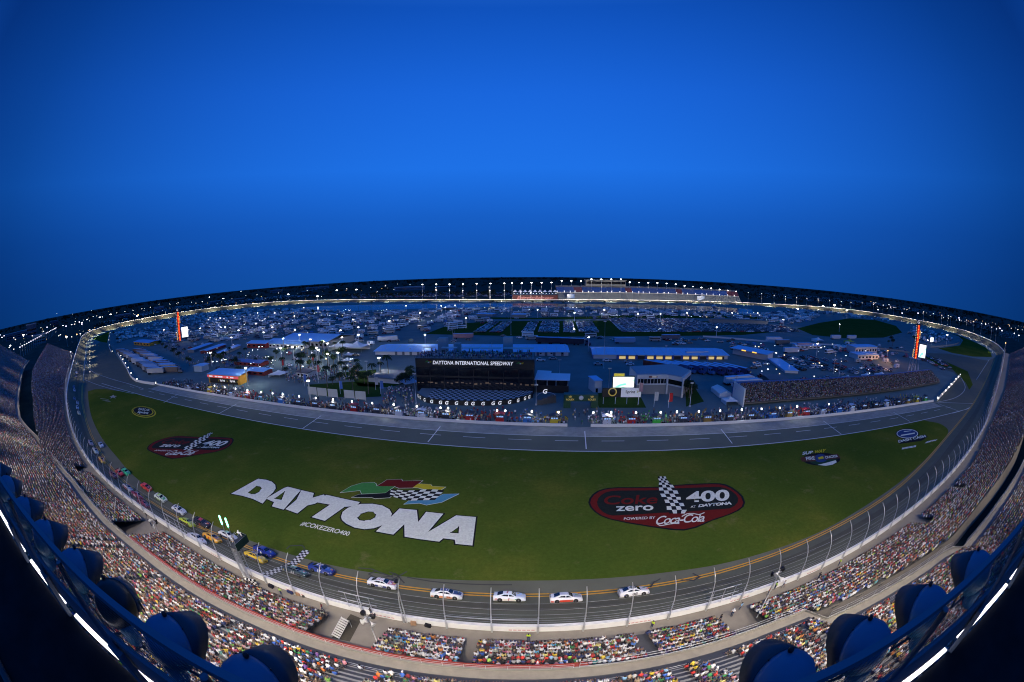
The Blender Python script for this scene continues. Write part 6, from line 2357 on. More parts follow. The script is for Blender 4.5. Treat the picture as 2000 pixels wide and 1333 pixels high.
def ribbon(b, p, q, z0, z1, o=.06, ends=.04):
    d = Vector((q[0] - p[0], q[1] - p[1], 0))
    n_ = Vector((d.y, -d.x, 0)).normalized() * o
    a, c = Vector((*p, 0)) + d * ends + n_, Vector((*q, 0)) - d * ends + n_
    b.add([(a.x, a.y, z0), (c.x, c.y, z0), (c.x, c.y, z1), (a.x, a.y, z1)], [(0, 1, 2, 3)])


for i in range(3):
    part(t, 'window_band', dglass_m, lambda b: ribbon(b, lp[i], lp[i + 1], h * .56, h * .80))
part(t, 'mullion', white_m, lambda b: [b.box((L * k / 9, -.1, h * .68), (.14, .12, h * .24)) for k in range(1, 9)])
part(t, 'sign_plate', M('sign_dark_red', (.16, .03, .03), .5), lambda b: b.box((L * .52, -.1, h * .90), (L * .28, .08, h * .08)))
part(t, 'sign_mark', wt_m, lambda b: b.box((L * .56, -.16, h * .90), (L * .14, .04, h * .03)))
part(t, 'pillar', wallw_m, lambda b: [b.box((p[0], p[1] - .1, 0), (.7, .7, h), base=True) for p in (lp[1], lp[2])])
t, L, H = frame_at('big_screen', (1196, 778), (1236, 778), 'glowing white and green video screen above the infield lawn', 'screen')
h0, h1 = H((1196, 757)), H((1196, 737))
scr_m2 = bpy.data.materials.new('video_picture')
scr_m2.use_nodes = True
b_p = scr_m2.node_tree.nodes['Principled BSDF']
tc_ = scr_m2.node_tree.nodes.new('ShaderNodeTexCoord')
wv = scr_m2.node_tree.nodes.new('ShaderNodeTexNoise')
wv.inputs['Scale'].default_value = 1.1
rp = ramp(scr_m2.node_tree, [(.0, (.02, .75, .30)), (.42, (.10, .8, .35)), (.46, (.95, 1, 1)), (.60, (1, 1, 1)), (.64, (.02, .12, .08))])
scr_m2.node_tree.links.new(tc_.outputs['Generated'], wv.inputs['Vector'])
scr_m2.node_tree.links.new(wv.outputs[0], rp.inputs[0])
scr_m2.node_tree.links.new(rp.outputs[0], b_p.inputs['Emission Color'])
b_p.inputs['Emission Strength'].default_value = 1.6
part(t, 'screen_face', scr_m2, lambda b: b.box((L / 2, 0, (h0 + h1) / 2), (L, .3, h1 - h0)))
part(t, 'screen_back', dark_steel_m, lambda b: [b.box((L / 2, .5, (h0 + h1) / 2), (L + .8, .6, h1 - h0 + .8)), b.box((L * .2, .8, h0 / 2), (.5, .5, h0)), b.box((L * .8, .8, h0 / 2), (.5, .5, h0))])
part(t, 'yellow_sign', ledy_m if False else M('sign_yellow', (.6, .5, .03), emit=.35, ecol=(1, .85, .1)), lambda b: b.box((L * .27, 0, h1 + .9), (L * .5, .2, 1.1)))
t, L, H = frame_at('sponsor_board', (1175, 790), (1250, 790), 'wide black and white Sprint board standing on the lawn below the screen', 'sign')
h0, h1 = H((1175, 776)), H((1175, 758.5))
part(t, 'board_dark', black_m, lambda b: b.box((L * .24, 0, (h0 + h1) / 2), (L * .48, .3, h1 - h0)))
part(t, 'board_white', M('board_white', (.80, .82, .84), .6, emit=.12, ecol=(1, 1, 1)), lambda b: b.box((L * .74, 0, (h0 + h1) / 2), (L * .52, .3, h1 - h0)))
part(t, 'post', steel_m, lambda b: [b.tube([(L * f, .3, 0), (L * f, .3, h1)], .12, 5) for f in (.04, .35, .65, .96)])
part(t, 'gold_emblem', gold_m, lambda b: [b.lathe([(1.7 - k * .8, -.05), (1.7 - k * .8, 0)], 18, (L * .26, -.17 - k * .04, (h0 + h1) / 2 + .3), 'y') for k in (0,)])
part(t, 'emblem_centre', black_m, lambda b: b.lathe([(1.25, -.05), (1.25, 0)], 18, (L * .26, -.23, (h0 + h1) / 2 + .3), 'y'))
wall_text(t, 'Sprint', 1.6, black_m, L * .72, -.18, h0 + (h1 - h0) * .45, bold=.02)
part(t, 'yellow_mark', gy_m, lambda b: [b.add([(L * .88 + .5 * k, -.18, h0 + (h1 - h0) * .5), (L * .88 + .5 * k + .3, -.18, h0 + (h1 - h0) * .5), (L * .88 + .5 * k + .9, -.18, h0 + (h1 - h0) * .62), (L * .88 + .5 * k + .3, -.18, h0 + (h1 - h0) * .74), (L * .88 + .5 * k, -.18, h0 + (h1 - h0) * .74), (L * .88 + .5 * k + .5, -.18, h0 + (h1 - h0) * .62)], [(0, 1, 2, 3, 4, 5)]) for k in (0,)])
t, L, H = frame_at('white_cabin', (1161, 769), (1175, 768), 'plain white cabin left of the black and white board', 'cabin')
h = H((1161, 745))
part(t, 'wall', wallw_m, lambda b: b.box((L / 2, 4, 0), (L, 8, h), base=True))
part(t, 'roof', roof_m, lambda b: b.box((L / 2, 4, h), (L + .6, 8.6, .25), base=True))
part(t, 'door', dglass_m, lambda b: b.box((L * .3, -.05, 0), (1, .1, 2.1), base=True))
# --- phone sponsor stage at the left
t, L, H = frame_at('sponsor_stage', (411, 747), (470, 752), 'orange and black Sprint stage with red sign and slanted blue grey roof', 'stage')
h = H((410, 730))
part(t, 'wall', orange_m, lambda b: [b.box((.6, 3, 0), (1.2, 8, h - .3), base=True), b.box((L - .4, 3, 0), (1.6, 8, h - .3), base=True), b.box((L / 2, 6.8, 0), (L, .4, h - .3), base=True)])
part(t, 'banner', black_m, lambda b: b.box((L / 2, -.9, .2), (L - 1.6, .2, h * .55), base=True))
wall_text(t, 'Sprint', 1.7, wt_m, L * .47, -1.05, h * .28, bold=.03)
wall_text(t, 'Sprint', 1.7, wt_m, L * .80, -1.05, h * .28, bold=.03)
part(t, 'yellow_mark', gy_m, lambda b: [b.add([(L * f, -1.05, h * .2), (L * f + .9, -1.05, h * .35), (L * f, -1.05, h * .5), (L * f + .3, -1.05, h * .35)], [(0, 1, 2, 3)]) for f in (.33, .61, .93)])
part(t, 'red_sign', M('sign_red_lit', (.6, .08, .1), emit=.5, ecol=(1, .12, .12)), lambda b: b.box((L / 2 - .5, -1.1, h * .66), (L + .5, .25, h * .26), base=True))
part(t, 'sign_mark', wt_m, lambda b: [b.box((L * f, -1.26, h * .79), (L * w_, .04, h * .13)) for f, w_ in ((.10, .12), (.28, .08), (.42, .16), (.66, .05), (.80, .10))])
part(t, 'roof', roof_m, lambda b: b.loft([[(x, -1.6, h), (x, 10, h + .8), (x, 10, h + 1.0), (x, -1.6, h + .25)] for x in (-.6, L + .6)], 0, False))


# --- generic sheds, tents, trailers
def shed(pa, pb, top, depth, label, wall=wallw_m, roof=roof_m, gable=0.0, nm='shed', windows=0):
    t, L, H = frame_at(nm, pa, pb, label, nm.replace('_', ' '))
    h = max(H(top), 2.2)
    part(t, 'wall', wall, lambda b: b.box((L / 2, depth / 2, 0), (L, depth, h), base=True))
    part(t, 'roof', roof, lambda b: b.loft([[(x, -.8, h + .01), (x, depth / 2, h + gable + .02), (x, depth + .8, h + .01), (x, depth + .8, h + .25), (x, depth / 2, h + gable + .3), (x, -.8, h + .25)] for x in (-.6, L + .6)], 0, False))
    if windows:
        part(t, 'window', dglass_m, lambda b: [b.box((L * (k + .5) / windows, -.05, h * .5), (L / windows * .5, .1, h * .35)) for k in range(windows)])
    return t


shed((720, 746), (780, 751), (722, 740), 16, 'flat roofed grey building with pale wall among trees left of the pavilion', wallw_m, M('roof_flat_grey', (.20, .21, .21), .8, var=.1), 0, 'pump_house', 0)
shed((518, 679), (594, 682), (518, 671), 24, 'wide shed with blue metal roof in the fan zone', wallw_m, roof_m, 2.0, 'exhibition_hall', 10)
shed((548, 676), (640, 681), (552, 664), 36, 'large exhibition hall with pale blue roof behind the fan zone', wallg_m, roof_m, 3.0, 'exhibition_hall', 12)
shed((262, 674), (292, 677), (262, 668), 16, 'low shed with bright blue roof near the left grandstand screen', orange_m, M('bright_blue_roof', (.25, .45, .75), .5, var=.05), 1.0, 'shed', 5)
shed((405, 691), (441, 678), (405, 687), 8, 'narrow white roofed shelter slanting through the fan zone', redb_m, roof_m, .6, 'shelter')
shed((430, 697), (470, 680), (430, 693), 6, 'second narrow white roofed shelter right of the first', wallg_m, roof_m, .5, 'shelter')
shed((379, 689), (415, 676), (379, 685), 8, 'left narrow shelter with pale roof at the edge of the fan zone', wallg_m, roof_m, .5, 'shelter')
shed((483, 680), (520, 681), (483, 671), 14, 'barn red shed with grey roof in the fan zone', redb_m, roof_m, 1.2, 'shed', 4)
shed((458, 713), (510, 717), (458, 707), 8, 'dark red market hall with blue roof lights', redb_m, M('blue_roof', (.10, .18, .40), .5, var=.1), .8, 'shed', 6)
shed((482, 732), (516, 735), (482, 724), 8, 'low food kiosk with pale roof and red front', redb_m, roof_m, .5, 'kiosk', 3)
shed((580, 736), (602, 739), (580, 727), 8, 'small black and white hospitality cabin between palms', wallw_m, M('dark_roof', (.05, .05, .06), .6), .4, 'cabin', 3)
shed((395, 727), (408, 722), (395, 716), 8, 'small pale blue cabin at the end of the long fan walk', M('pale_blue_wall', (.35, .45, .52), .7), roof_m, .4, 'cabin')
shed((931, 618), (962, 619), (931, 613.5), 14, 'grey flat hall in the middle of the far camping field', wallg_m, roof_m, .3, 'hall')
shed((1000, 621), (1026, 621), (1000, 615), 14, 'second grey flat hall right of the first in the camping field', wallg_m, roof_m, .3, 'hall')
shed((1391, 631), (1500, 634), (1392, 624), 12, 'long low grey wall like hall behind the car park', wallg_m, M('roof_flat_grey'), .2, 'hall')
shed((1675, 703), (1715, 702), (1675, 694), 12, 'white office container block at the right of the paddock', wallw_m, roof_m, .3, 'office_block', 6)
shed((1670, 692), (1712, 690), (1670, 679), 12, 'two storey white trailer block behind the container offices', wallw_m, roof_m, .3, 'office_block', 8)
shed((1502, 752), (1539, 752), (1502, 742), 10, 'dark grey workshop behind the right pit stands', M('dark_wall', (.13, .13, .13), .8), M('dark_roof2', (.12, .13, .14), .7), .2, 'workshop')
shed((1555, 681), (1602, 682), (1555, 675), 8, 'white hospitality cabins with red stripes in the paddock', wallw_m, roof_m, .3, 'office_block', 6)


def peak_tent(c, w_, top, label, mat=tentw_m, d=None, n=1, group=None):
    p = G(*c)
    h = max(height_to(p, top), 3.0)
    t = empty('peaked_tent', (p.x, p.y, .05), PIT_A, label, 'tent', group)
    d = d or w_
    for k in range(n):
        x0 = (k - (n - 1) / 2) * w_
        part(t, 'canopy', mat, lambda b: b.loft([[(x0 - w_ / 2, -d / 2, h * .5), (x0 + w_ / 2, -d / 2, h * .5), (x0 + w_ / 2, d / 2, h * .5), (x0 - w_ / 2, d / 2, h * .5)],
                                                 [(x0 - w_ / 5, -d / 5, h * .66), (x0 + w_ / 5, -d / 5, h * .66), (x0 + w_ / 5, d / 5, h * .66), (x0 - w_ / 5, d / 5, h * .66)],
                                                 [(x0 - .1, -.1, h), (x0 + .1, -.1, h), (x0 + .1, .1, h), (x0 - .1, .1, h)]], 0, False))
    part(t, 'side_wall', mat, lambda b: [b.box((0, d / 2 - .1, 0), (w_ * n * .96, .1, h * .5), base=True), b.box((-w_ * n / 2 + .1, 0, 0), (.1, d * .96, h * .5), base=True)])
    part(t, 'tent_pole', steel_m, lambda b: [b.tube([(x, y, 0), (x, y, h * .5)], .06, 4) for x in (-w_ * n / 2 + .1, w_ * n / 2 - .1) for y in (-d / 2 + .1, d / 2 - .1)])
    return t


for c, w_, top, lb, n in (((1687, 748), 8, (1687, 735), 'white peaked tent left of the scoreboard tower parking', 1), ((1721, 737), 8, (1721, 726), 'white peaked tent nearest the right scoreboard tower', 1), ((1692, 738), 6, (1692, 728), 'small white tent behind the pair of peaked tents', 1),
                          ((1425, 788), 6, (1425, 778), 'little white peaked tent at the left end of the right pit stands', 1), ((1597, 668), 10, (1597, 659), 'pale peaked tent at the edge of the right grass field', 1), ((1659, 671), 10, (1660, 663), 'yellow peaked tent beside white trailers', 1),
                          ((1572, 752), 7, (1572, 745), 'low white tent among cars behind the right pit stands', 1), ((1655, 743), 6, (1655, 737), 'small grey tent left of the white box behind the stands', 1),
                          ((545, 735), 9, (545, 723), 'white marquee with low fence in the fan zone', 1), ((682, 685), 14, (682, 666), 'large white marquee with open front left of the garages', 2), ((660, 684), 10, (660, 677), 'low white annexe tent before the large marquee', 1),
                          ((681, 697), 6, (681, 689), 'small white tent with lit side below the large marquee', 1), ((679, 708), 6, (679, 701), 'second small white tent below the large marquee', 1), ((451, 664), 7, (451, 658), 'row of three white pointed tents behind the fan zone', 3),
                          ((877, 605), 18, (877, 596), 'brightly lit blue white tent at the lake shore', 1), ((1395, 600), 8, (1395, 595), 'white tent at the right lake end', 1)):
    peak_tent(c, w_, top, lb, M('yellow_tent', (.45, .42, .03), .7) if 'yellow peaked' in lb else tentw_m, n=n)
for k, (x, y) in enumerate(((1478, 764), (1517, 761), (1557, 758), (1592, 756))):
    peak_tent((x, y), 12, (x, y - 12), 'blue grey hospitality tent behind the right pit stands, %s' % ('leftmost of four', 'second of four', 'third of four', 'rightmost of four')[k], M('grey_blue_tent', (.38, .44, .52), .7, var=.03), d=10)
t, L, H = frame_at('long_tent', (1405, 778), (1388, 764), 'long white gable tent left of the right pit stands', 'tent')
h = H((1408, 765))
part(t, 'canopy', tentw_m, lambda b: b.loft([[(x, -6, 0), (x, -6, h * .6), (x, -3, h), (x, 0, h * .6), (x, 0, 0)] for x in (0, L)], 0, False))

# --- pit stands on the right
st_ = empty('pit_grandstand', G(1460, 796), 0, 'long low stand full of spectators with blue rear wall behind the right pit stalls', 'grandstand')
FB = [(1452, 794), (1520, 788), (1600, 782), (1680, 774), (1760, 764), (1835, 750)]
fb_ = resample([G(*q) for q in FB], 40)
off = st_.location
NR = 13
b = MB()
ctr = []
for k in range(NR):
    A = []
    B_ = []
    C_ = []
    for i, p in enumerate(fb_):
        d = (fb_[min(i + 1, 39)] - fb_[max(i - 1, 0)]).normalized()
        n_ = Vector((-d.y, d.x, 0))
        z1 = 1.2 + k * .36
        A.append(p + n_ * (k * .85) + Vector((0, 0, z1 - .42)) - off)
        B_.append(p + n_ * (k * .85) + Vector((0, 0, z1)) - off)
        C_.append(p + n_ * (k * .85 + .85) + Vector((0, 0, z1)) - off)
    b.strip(A, B_)
    b.strip(B_, C_)
    R_ = resample([c - (c - a) * .5 + off for a, c in zip(B_, C_)], 420)
    R_ = [r for r in R_ if random.random() < .84 and not (k in (5, 6) and random.random() < .6)]
    d0 = math.atan2(PDIR.y, PDIR.x) + math.pi
    crowd.add(T_FAR, np.array([tuple(r) for r in R_]), rng.normal(d0, .3, len(R_)), palette=SHIRTS * .45)
b.build('terrace_steps', M('stand_dark', (.14, .13, .12), .8, var=.1), st_)
b = MB()
b.loft([[c + Vector((0, 0, -1)), c + Vector((0, 0, 1.3)), c + PNRM * .25 + Vector((0, 0, 1.3)), c + PNRM * .25 + Vector((0, 0, -6))] for c in C_], 0, False)
b.loft([[c + PNRM * .3 + Vector((0, 0, 1.28)), c + PNRM * .3 + Vector((0, 0, 1.35)), c + PNRM * 4.6 + Vector((0, 0, .35)), c + PNRM * 4.6 + Vector((0, 0, .28))] for c in C_], 0, False)
b.build('rear_wall', M('blue_banner', (.02, .10, .34), .6, var=.08), st_)
b = MB()
b.box(tuple(fb_[0] - off + PNRM * 5 + Vector((-.6, 0, 0))), (.5, 11.5, 7.5), PIT_A, base=True)
b.build('end_panel', wallw_m, st_)
b = MB()
for i in range(0, 40, 3):
    for k in (0, 6, 12):
        p = fb_[i] - off + PNRM * (k * .85)
        b.tube([p, p + Vector((0, 0, 1.2 + k * .36))], .12, 4)
b.build('support_post', dark_steel_m, st_)

# --- haulers and trailers
def truck_mesh():
    out = {}
    b = MB()
    b.box((0, 0, 1.15), (16, 2.6, 3.0), base=True)
    b.box((0, 0, .6), (14, .9, .5), base=True)
    out['trailer'] = b.mesh('trailer', pc_m)
    b = MB()
    b.box((0, 0, 4.16), (15.9, 2.5, .05), base=True)
    out['trailer_roof'] = b.mesh('trailer_roof', roof_m)
    b = MB()
    b.loft([[(8.6, -1.2, .6), (8.6, 1.2, .6), (8.6, 1.2, 3.7), (8.6, -1.2, 3.7)], [(10.2, -1.2, .6), (10.2, 1.2, .6), (10.2, 1.2, 3.5), (10.2, -1.2, 3.5)], [(10.6, -1.2, .6), (10.6, 1.2, .6), (10.6, 1.15, 2.0), (10.6, -1.15, 2.0)], [(12.2, -1.1, .6), (12.2, 1.1, .6), (12.2, 1.0, 1.8), (12.2, -1.0, 1.8)]], 0, False)
    out['cab'] = b.mesh('cab', pc_m)
    for k, x in enumerate((-6.6, -5.4, 8.9, 11.3)):
        b = MB()
        b.tube([(x, -1.28, .5), (x, -1.0, .5), (x, 1.0, .5), (x, 1.28, .5)], .48, 10)
        out['wheel_pair%d' % k] = b.mesh('wheel_pair', tyre_m)
    b = MB()
    b.add([(10.63, -1.0, 2.15), (10.63, 1.0, 2.15), (10.24, 1.0, 3.3), (10.24, -1.0, 3.3)], [(0, 1, 2, 3)])
    b.box((9.6, -1.22, 2.6), (.9, .04, .7))
    out['cab_window'] = b.mesh('cab_window', dglass_m)
    return out


TM = truck_mesh()


def hauler(px, ang, c1, c2, label, group=None, z=0.05, cab=True, s=1.0, name='race_hauler'):
    p = G(*px)
    t = empty(name, (p.x, p.y, z), ang, label, 'truck' if cab else 'trailer', group)
    t.scale = (s, s, s)
    for k, me in TM.items():
        if not cab and k in ('cab', 'cab_window', 'wheel_pair2', 'wheel_pair3'):
            continue
        o = obj(k.strip('0123'), me, t)
        o.color = (*(c1 if k == 'trailer' else c2), 1)
    return t


HC = [((.10, .02, .02), 'dark red and black'), ((.03, .04, .12), 'navy'), ((.02, .10, .30), 'blue'), ((.02, .06, .22), 'dark blue'), ((.03, .12, .35), 'royal blue'), ((.02, .04, .16), 'midnight blue'), ((.05, .08, .20), 'slate blue'), ((.02, .05, .25), 'deep blue'), ((.03, .05, .14), 'ink blue')]
a_h = math.atan2(*reversed([(G(1322, 722) - G(1255, 712)).x, (G(1322, 722) - G(1255, 712)).y]))
for k in range(9):
    c, nm = HC[k]
    hauler((1282 + k * 19, 722 + k * .9), a_h - .12 - .03 * k, c, c, '%s race hauler in the angled row behind the white angular building' % nm, 'race haulers parked in a row behind the media building')
for k in range(3):
    hauler((1072 + k * 22, 672 + k), -.25, (.015, .02, .04), (.02, .03, .08), 'black and blue hauler with round door emblem parked behind the left garage', 'three black and blue haulers behind the garage', s=1.15)
for k, (px, a, c, lb, cab) in enumerate((((1455, 758), .06, (.66, .68, .70), 'white transporter with sleeper cab behind the long white tent', True), ((1440, 751), .06, (.6, .62, .64), 'second white transporter parked behind the first one', True),
                                         ((1700, 701), -.05, (.62, .62, .64), 'white semi trailer truck under the orange lamp', True), ((1510, 668), .0, (.65, .66, .70), 'white truck cab and trailer on the back road of the paddock', True),
                                         ((1570, 680), -.05, (.5, .3, .3), 'red and white show trailer in the paddock', False), ((1545, 690), .0, (.55, .58, .62), 'pale trailer before the red and white one', False), ((1528, 674), .0, (.12, .12, .12), 'dark trailer at the paddock edge', False),
                                         ((1632, 663), 0, (.55, .6, .66), 'pale blue trailer left of the yellow tent', False), ((1663, 663), 0, (.55, .6, .66), 'pale blue trailer right of the yellow tent', False), ((1220, 671), .0, (.10, .28, .5), 'light blue covered trailer behind the open garage', False),
                                         ((1360, 699), 0, (.6, .6, .62), 'white transporter at the right end of the open garage', True), ((757, 667), .25, (.55, .58, .62), 'pale bus shaped trailer above the left garage end', False), ((905, 662), .1, (.4, .2, .2), 'flat red trailer on the back road', False),
                                         ((1310, 689 - 25), 0, (.1, .1, .14), 'dark trailer among vans behind the open garage', False), ((305, 731), .35, (.5, .5, .48), 'pale trailer with yellow end at the left pit entry', False))):
    hauler(px, a, c, c, lb, None, cab=cab, name='transporter' if cab else 'show_trailer')
aL = math.atan2((G(318, 716) - G(262, 712)).y, (G(318, 716) - G(262, 712)).x)
for k in range(17):
    f = k / 16
    cc = random.choice([(.05, .06, .10), (.10, .12, .16), (.30, .32, .36), (.04, .05, .08), (.18, .20, .26), (.45, .48, .52)])
    px = (238 + 62 * f + random.uniform(-2, 2), 690 + 38 * f)
    hauler(px, aL + .25, cc, cc, 'parked hauler in the dense lot inside the left turn wall', 'haulers in the left lot', cab=k % 3 != 0)
    hauler((px[0] + 34, px[1] + random.uniform(-2, 1)), aL + .25, cc[::-1], cc, 'parked hauler in the dense lot inside the left turn wall', 'haulers in the left lot', cab=k % 2 == 0)

# --- scoreboard towers
def led_tower(base, top, topscreen, wpx, label, scr, legs=True, shift=0):
    p = G(*base)
    Hh_ = height_to(p, top)
    hb = height_to(p, (base[0], base[1] - 28)) if legs else 1.0
    t = empty('scoreboard_tower', (p.x, p.y, .05), math.atan2(-p.x, p.y) * 1.0, label, 'scoreboard')
    W_ = wpx
    part(t, 'lattice_leg', steel_m, lambda b: [b.tube([(x, y, 0), (x * .8, y, hb)], .22, 5) for x in (-W_ * 1.3, -W_ * .5, W_ * 1.3, W_ * .5) for y in (0, 3)] + [b.tube([(-W_ * 1.3, 0, 0), (-W_ * .4, 0, hb)], .12, 4), b.tube([(W_ * 1.3, 0, 0), (W_ * .4, 0, hb)], .12, 4), b.tube([(-W_ * .5, 0, hb), (W_ * .5, 0, 0)], .1, 4), b.tube([(W_ * .5, 0, hb), (-W_ * .5, 0, 0)], .1, 4), b.box((0, 1, hb), (W_ * 3, 4, .4))])
    part(t, 'column', black_m, lambda b: b.box((0, 1, hb), (W_, 2, Hh_ - hb), base=True))
    n = 20
    hh = (Hh_ - hb) / n
    part(t, 'red_display', ledr_m, lambda b: [b.box((W_ * .16, -.08, hb + hh * (k + .5)), (W_ * .46, .06, hh * .84)) for k in range(n)])
    part(t, 'display_lettering', ledy_m, lambda b: [b.box((W_ * (.12 + random.uniform(-.2, .2)), -.14, hb + hh * (k + .5)), (W_ * random.uniform(.1, .25), .05, hh * random.uniform(.25, .5))) for k in range(n) if k % 5 not in (1, 3)])
    part(t, 'number_lettering', wt_m, lambda b: [b.box((-W_ * .38, -.1, hb + hh * (k + .5)), (W_ * .12, .05, hh * .5)) for k in range(n)])
    part(t, 'side_display', M('led_amber', (1, .6, .1), emit=1.2, ecol=(1, .55, .12)), lambda b: [b.box((W_ * .62, .3, Hh_ - hh * (3.5 + k)), (W_ * .16, .3, hh * .7)) for k in range(5)] + [b.box((-W_ * .62, .3, hb + hh * (1 + k)), (W_ * .14, .3, hh * .7)) for k in range(5)])
    part(t, 'crown_box', dark_steel_m, lambda b: [b.box((0, 1, Hh_ - .6), (W_ * 1.3, 2.2, 1.4), base=True), b.box((0, 1, Hh_ + .8), (W_ * .8, 2, 3.0), base=True), b.tube([(-W_ * .9, 1, Hh_ + 3.6), (W_ * .9, 1, Hh_ + 3.6)], .1, 4)])
    wall_text(t, 'G', 3.0, wt_m, 0, -.12, Hh_ + 1.1, bold=.05, shear=.2)
    if scr:
        sx, sz0, sz1, sw = scr
        part(t, 'screen_frame', dark_steel_m, lambda b: b.box((sx, .6, (sz0 + sz1) / 2), (sw * 1.08, .6, (sz1 - sz0) * 1.14)))
        part(t, 'video_screen', scr_m2 if sx < 6.5 and legs else M('white_screen', (1, 1, 1), emit=2.2, ecol=(.95, 1, 1)), lambda b: b.box((sx, .2, (sz0 + sz1) / 2), (sw, .2, sz1 - sz0)))
    return t


dR = G(1783, 728).length / 785
led_tower((1783, 728), (1785, 634), None, 9 * dR, 'tall black scoreboard column with glowing red figures on a lattice base at the right', (15 * dR, 28 * dR, 50 * dR, 15 * dR))
dL = G(351, 668).length / 785
led_tower((351, 668), (345, 610), None, 7 * dL, 'tall black scoreboard column with glowing red figures beside a white screen at the left', (13 * dL, 7 * dL, 25 * dL, 13 * dL), legs=False)
dB = G(1383, 590).length / 785
led_tower((1383, 588.5), (1382, 566), None, 4 * dB, 'far red scoreboard column before the backstretch grandstand', None, legs=False)
t, L, H = frame_at('small_screen', (1816, 675), (1822, 675), 'small bright white screen on a pole inside the right turn', 'screen')
h = H((1816, 660))
part(t, 'screen_face', M('white_screen', (1, 1, 1), emit=2.2, ecol=(.95, 1, 1)), lambda b: b.box((L / 2, 0, h * .75), (L * .9, .4, h * .55)))
part(t, 'post', steel_m, lambda b: b.tube([(L / 2, .3, 0), (L / 2, .3, h * .5)], .2, 5))

# --- inner walls lit white
def inner_wall(pts, label, h=1.3, m_=None, w_=.5):
    P = catmull([G(*q) for q in pts], 6, closed=False)
    t = empty('inner_wall', P[0], 0, label, 'wall')
    part(t, 'wall_run', m_ or white_m, lambda b: b.loft([[p - P[0] + Vector((0, 0, 0)), p - P[0] + Vector((0, 0, h)), p - P[0] + Vector((w_, w_ * .3, h)), p - P[0] + Vector((w_, w_ * .3, 0))] for p in P], 0, False))
    return P


Pl = inner_wall([(214, 652), (211, 672), (217, 689)], 'white wall inside the left turn beside the grass wedge', 1.6)
Pl2 = inner_wall([(227, 687), (245, 717), (262, 744), (282, 750), (301, 752.5)], 'white wall running down the left pit entry to the first stall', 1.6)
Pr = inner_wall([(1830, 784), (1845, 768), (1862, 750), (1874, 736)], 'bright white wall at the right pit exit', 1.8)
inner_wall([(1817, 680), (1845, 677), (1868, 673), (1876, 666), (1874, 660)], 'pale curved wall between the right turn grass and the camping lot', 1.6, wallg_m)
inner_wall([(1373, 659), (1430, 663), (1500, 669), (1560, 673), (1640, 676)], 'long pale barrier along the back road of the paddock', 1.4, wallw_m, .8)
inner_wall([(1690, 680), (1740, 685), (1776, 690)], 'pale barrier left of the right scoreboard tower', 1.4, wallg_m, .8)
# rows of low mirror lights along the inner edge of the banking
b = MB()
b.box((0, 0, .9), (1.6, .5, 1.1), base=True)
ml_box = b.mesh('mirror_housing', dark_steel_m)
b = MB()
b.box((0, .3, 1.0), (1.3, .08, .8), base=True)
b.box((0, -.3, 1.1), (.9, .08, .5), base=True)
ml_lamp = b.mesh('lamp_face', M('mirror_lamp', (1, 1, 1), emit=5.0, ecol=(1, .95, .85)))
cnt = 0
acc = 0
for i in range(n_front, NL):
    acc += (INN[i] - INN[i - 1]).length
    if acc > 24:
        acc = 0
        d = (INN[(i + 1) % NL] - INN[i - 1]).normalized()
        nn = Vector((-d.y, d.x, 0))
        p = INN[i] + nn * 7
        t = empty('mirror_light', p, math.atan2(d.y, d.x) + math.pi, 'low boxed track light on the inner edge of the banking', 'light', 'low lights along the inside of the track')
        obj('mirror_housing', ml_box, t)
        obj('lamp_face', ml_lamp, t)
        cnt += 1
for P in (Pl2, Pr, Pl):
    for p in resample(P, 9 if P is not Pl else 5):
        t = empty('mirror_light', p + Vector((2.2, .5, 0)), random.uniform(0, 3), 'low boxed track light behind a white pit wall', 'light', 'low lights behind the pit entry and exit walls')
        obj('mirror_housing', ml_box, t)
        obj('lamp_face', ml_lamp, t)
# spot lamps of the far track, thrown across it from the inside
TURN_P = 110000
acc = 999
for i in range(n_front, NL):
    acc += (INN[i] - INN[i - 1]).length
    if acc > 62:
        acc = 0
        pw_ = TURN_P * min(1, .12 + .22 * min((i - n_front), (NL - i)) / 8)
        d = (INN[(i + 1) % NL] - INN[i - 1]).normalized()
        nn = Vector((-d.y, d.x, 0))
        p = INN[i] + nn * 22 + Vector((0, 0, 9))
        q = OUT[i] + Vector((0, 0, 0))
        flood('track_floodlight', p, q, pw_, 120, .8, (1, .86, .62), 1.5)

# ---------------------------------------------------------------- camping fields, car parks
random.seed(5)
T_CAR = box_tpl([((0, 0, .62), (4.6, 1.8, .75), .94, 0), ((-.2, 0, 1.22), (2.5, 1.6, .5), .78, 3), ((-.2, 0, 1.48), (1.7, 1.3, .06), 1, 0), ((1.4, 0, .35), (.7, 1.86, .6), 1, 2), ((-1.4, 0, .35), (.7, 1.86, .6), 1, 2)])
T_PICK = box_tpl([((0, 0, .75), (5.4, 1.9, .8), .97, 0), ((.5, 0, 1.45), (1.9, 1.7, .6), .8, 3), ((.5, 0, 1.77), (1.4, 1.4, .06), 1, 0), ((-1.7, 0, 1.16), (1.8, 1.5, .04), 1, 3), ((1.7, 0, .4), (.8, 1.96, .7), 1, 2), ((-1.6, 0, .4), (.8, 1.96, .7), 1, 2)])
T_RV = box_tpl([((0, 0, 1.9), (9.5, 2.5, 2.7), .98, 0), ((0, 0, 3.35), (1.0, .8, .35), .9, 0), ((-2.6, 0, 3.3), (.8, .8, .25), .9, 1), ((0, 0, 2.2), (8.2, 2.54, .7), 1, 3), ((4.6, 0, 2.1), (.4, 2.3, 1.2), .9, 3), ((3, 0, .45), (1, 2.5, .9), 1, 2), ((-3, 0, .45), (1, 2.5, .9), 1, 2), ((-.5, -2.3, 2.5), (4.5, 2.2, .08), 1, 1)])
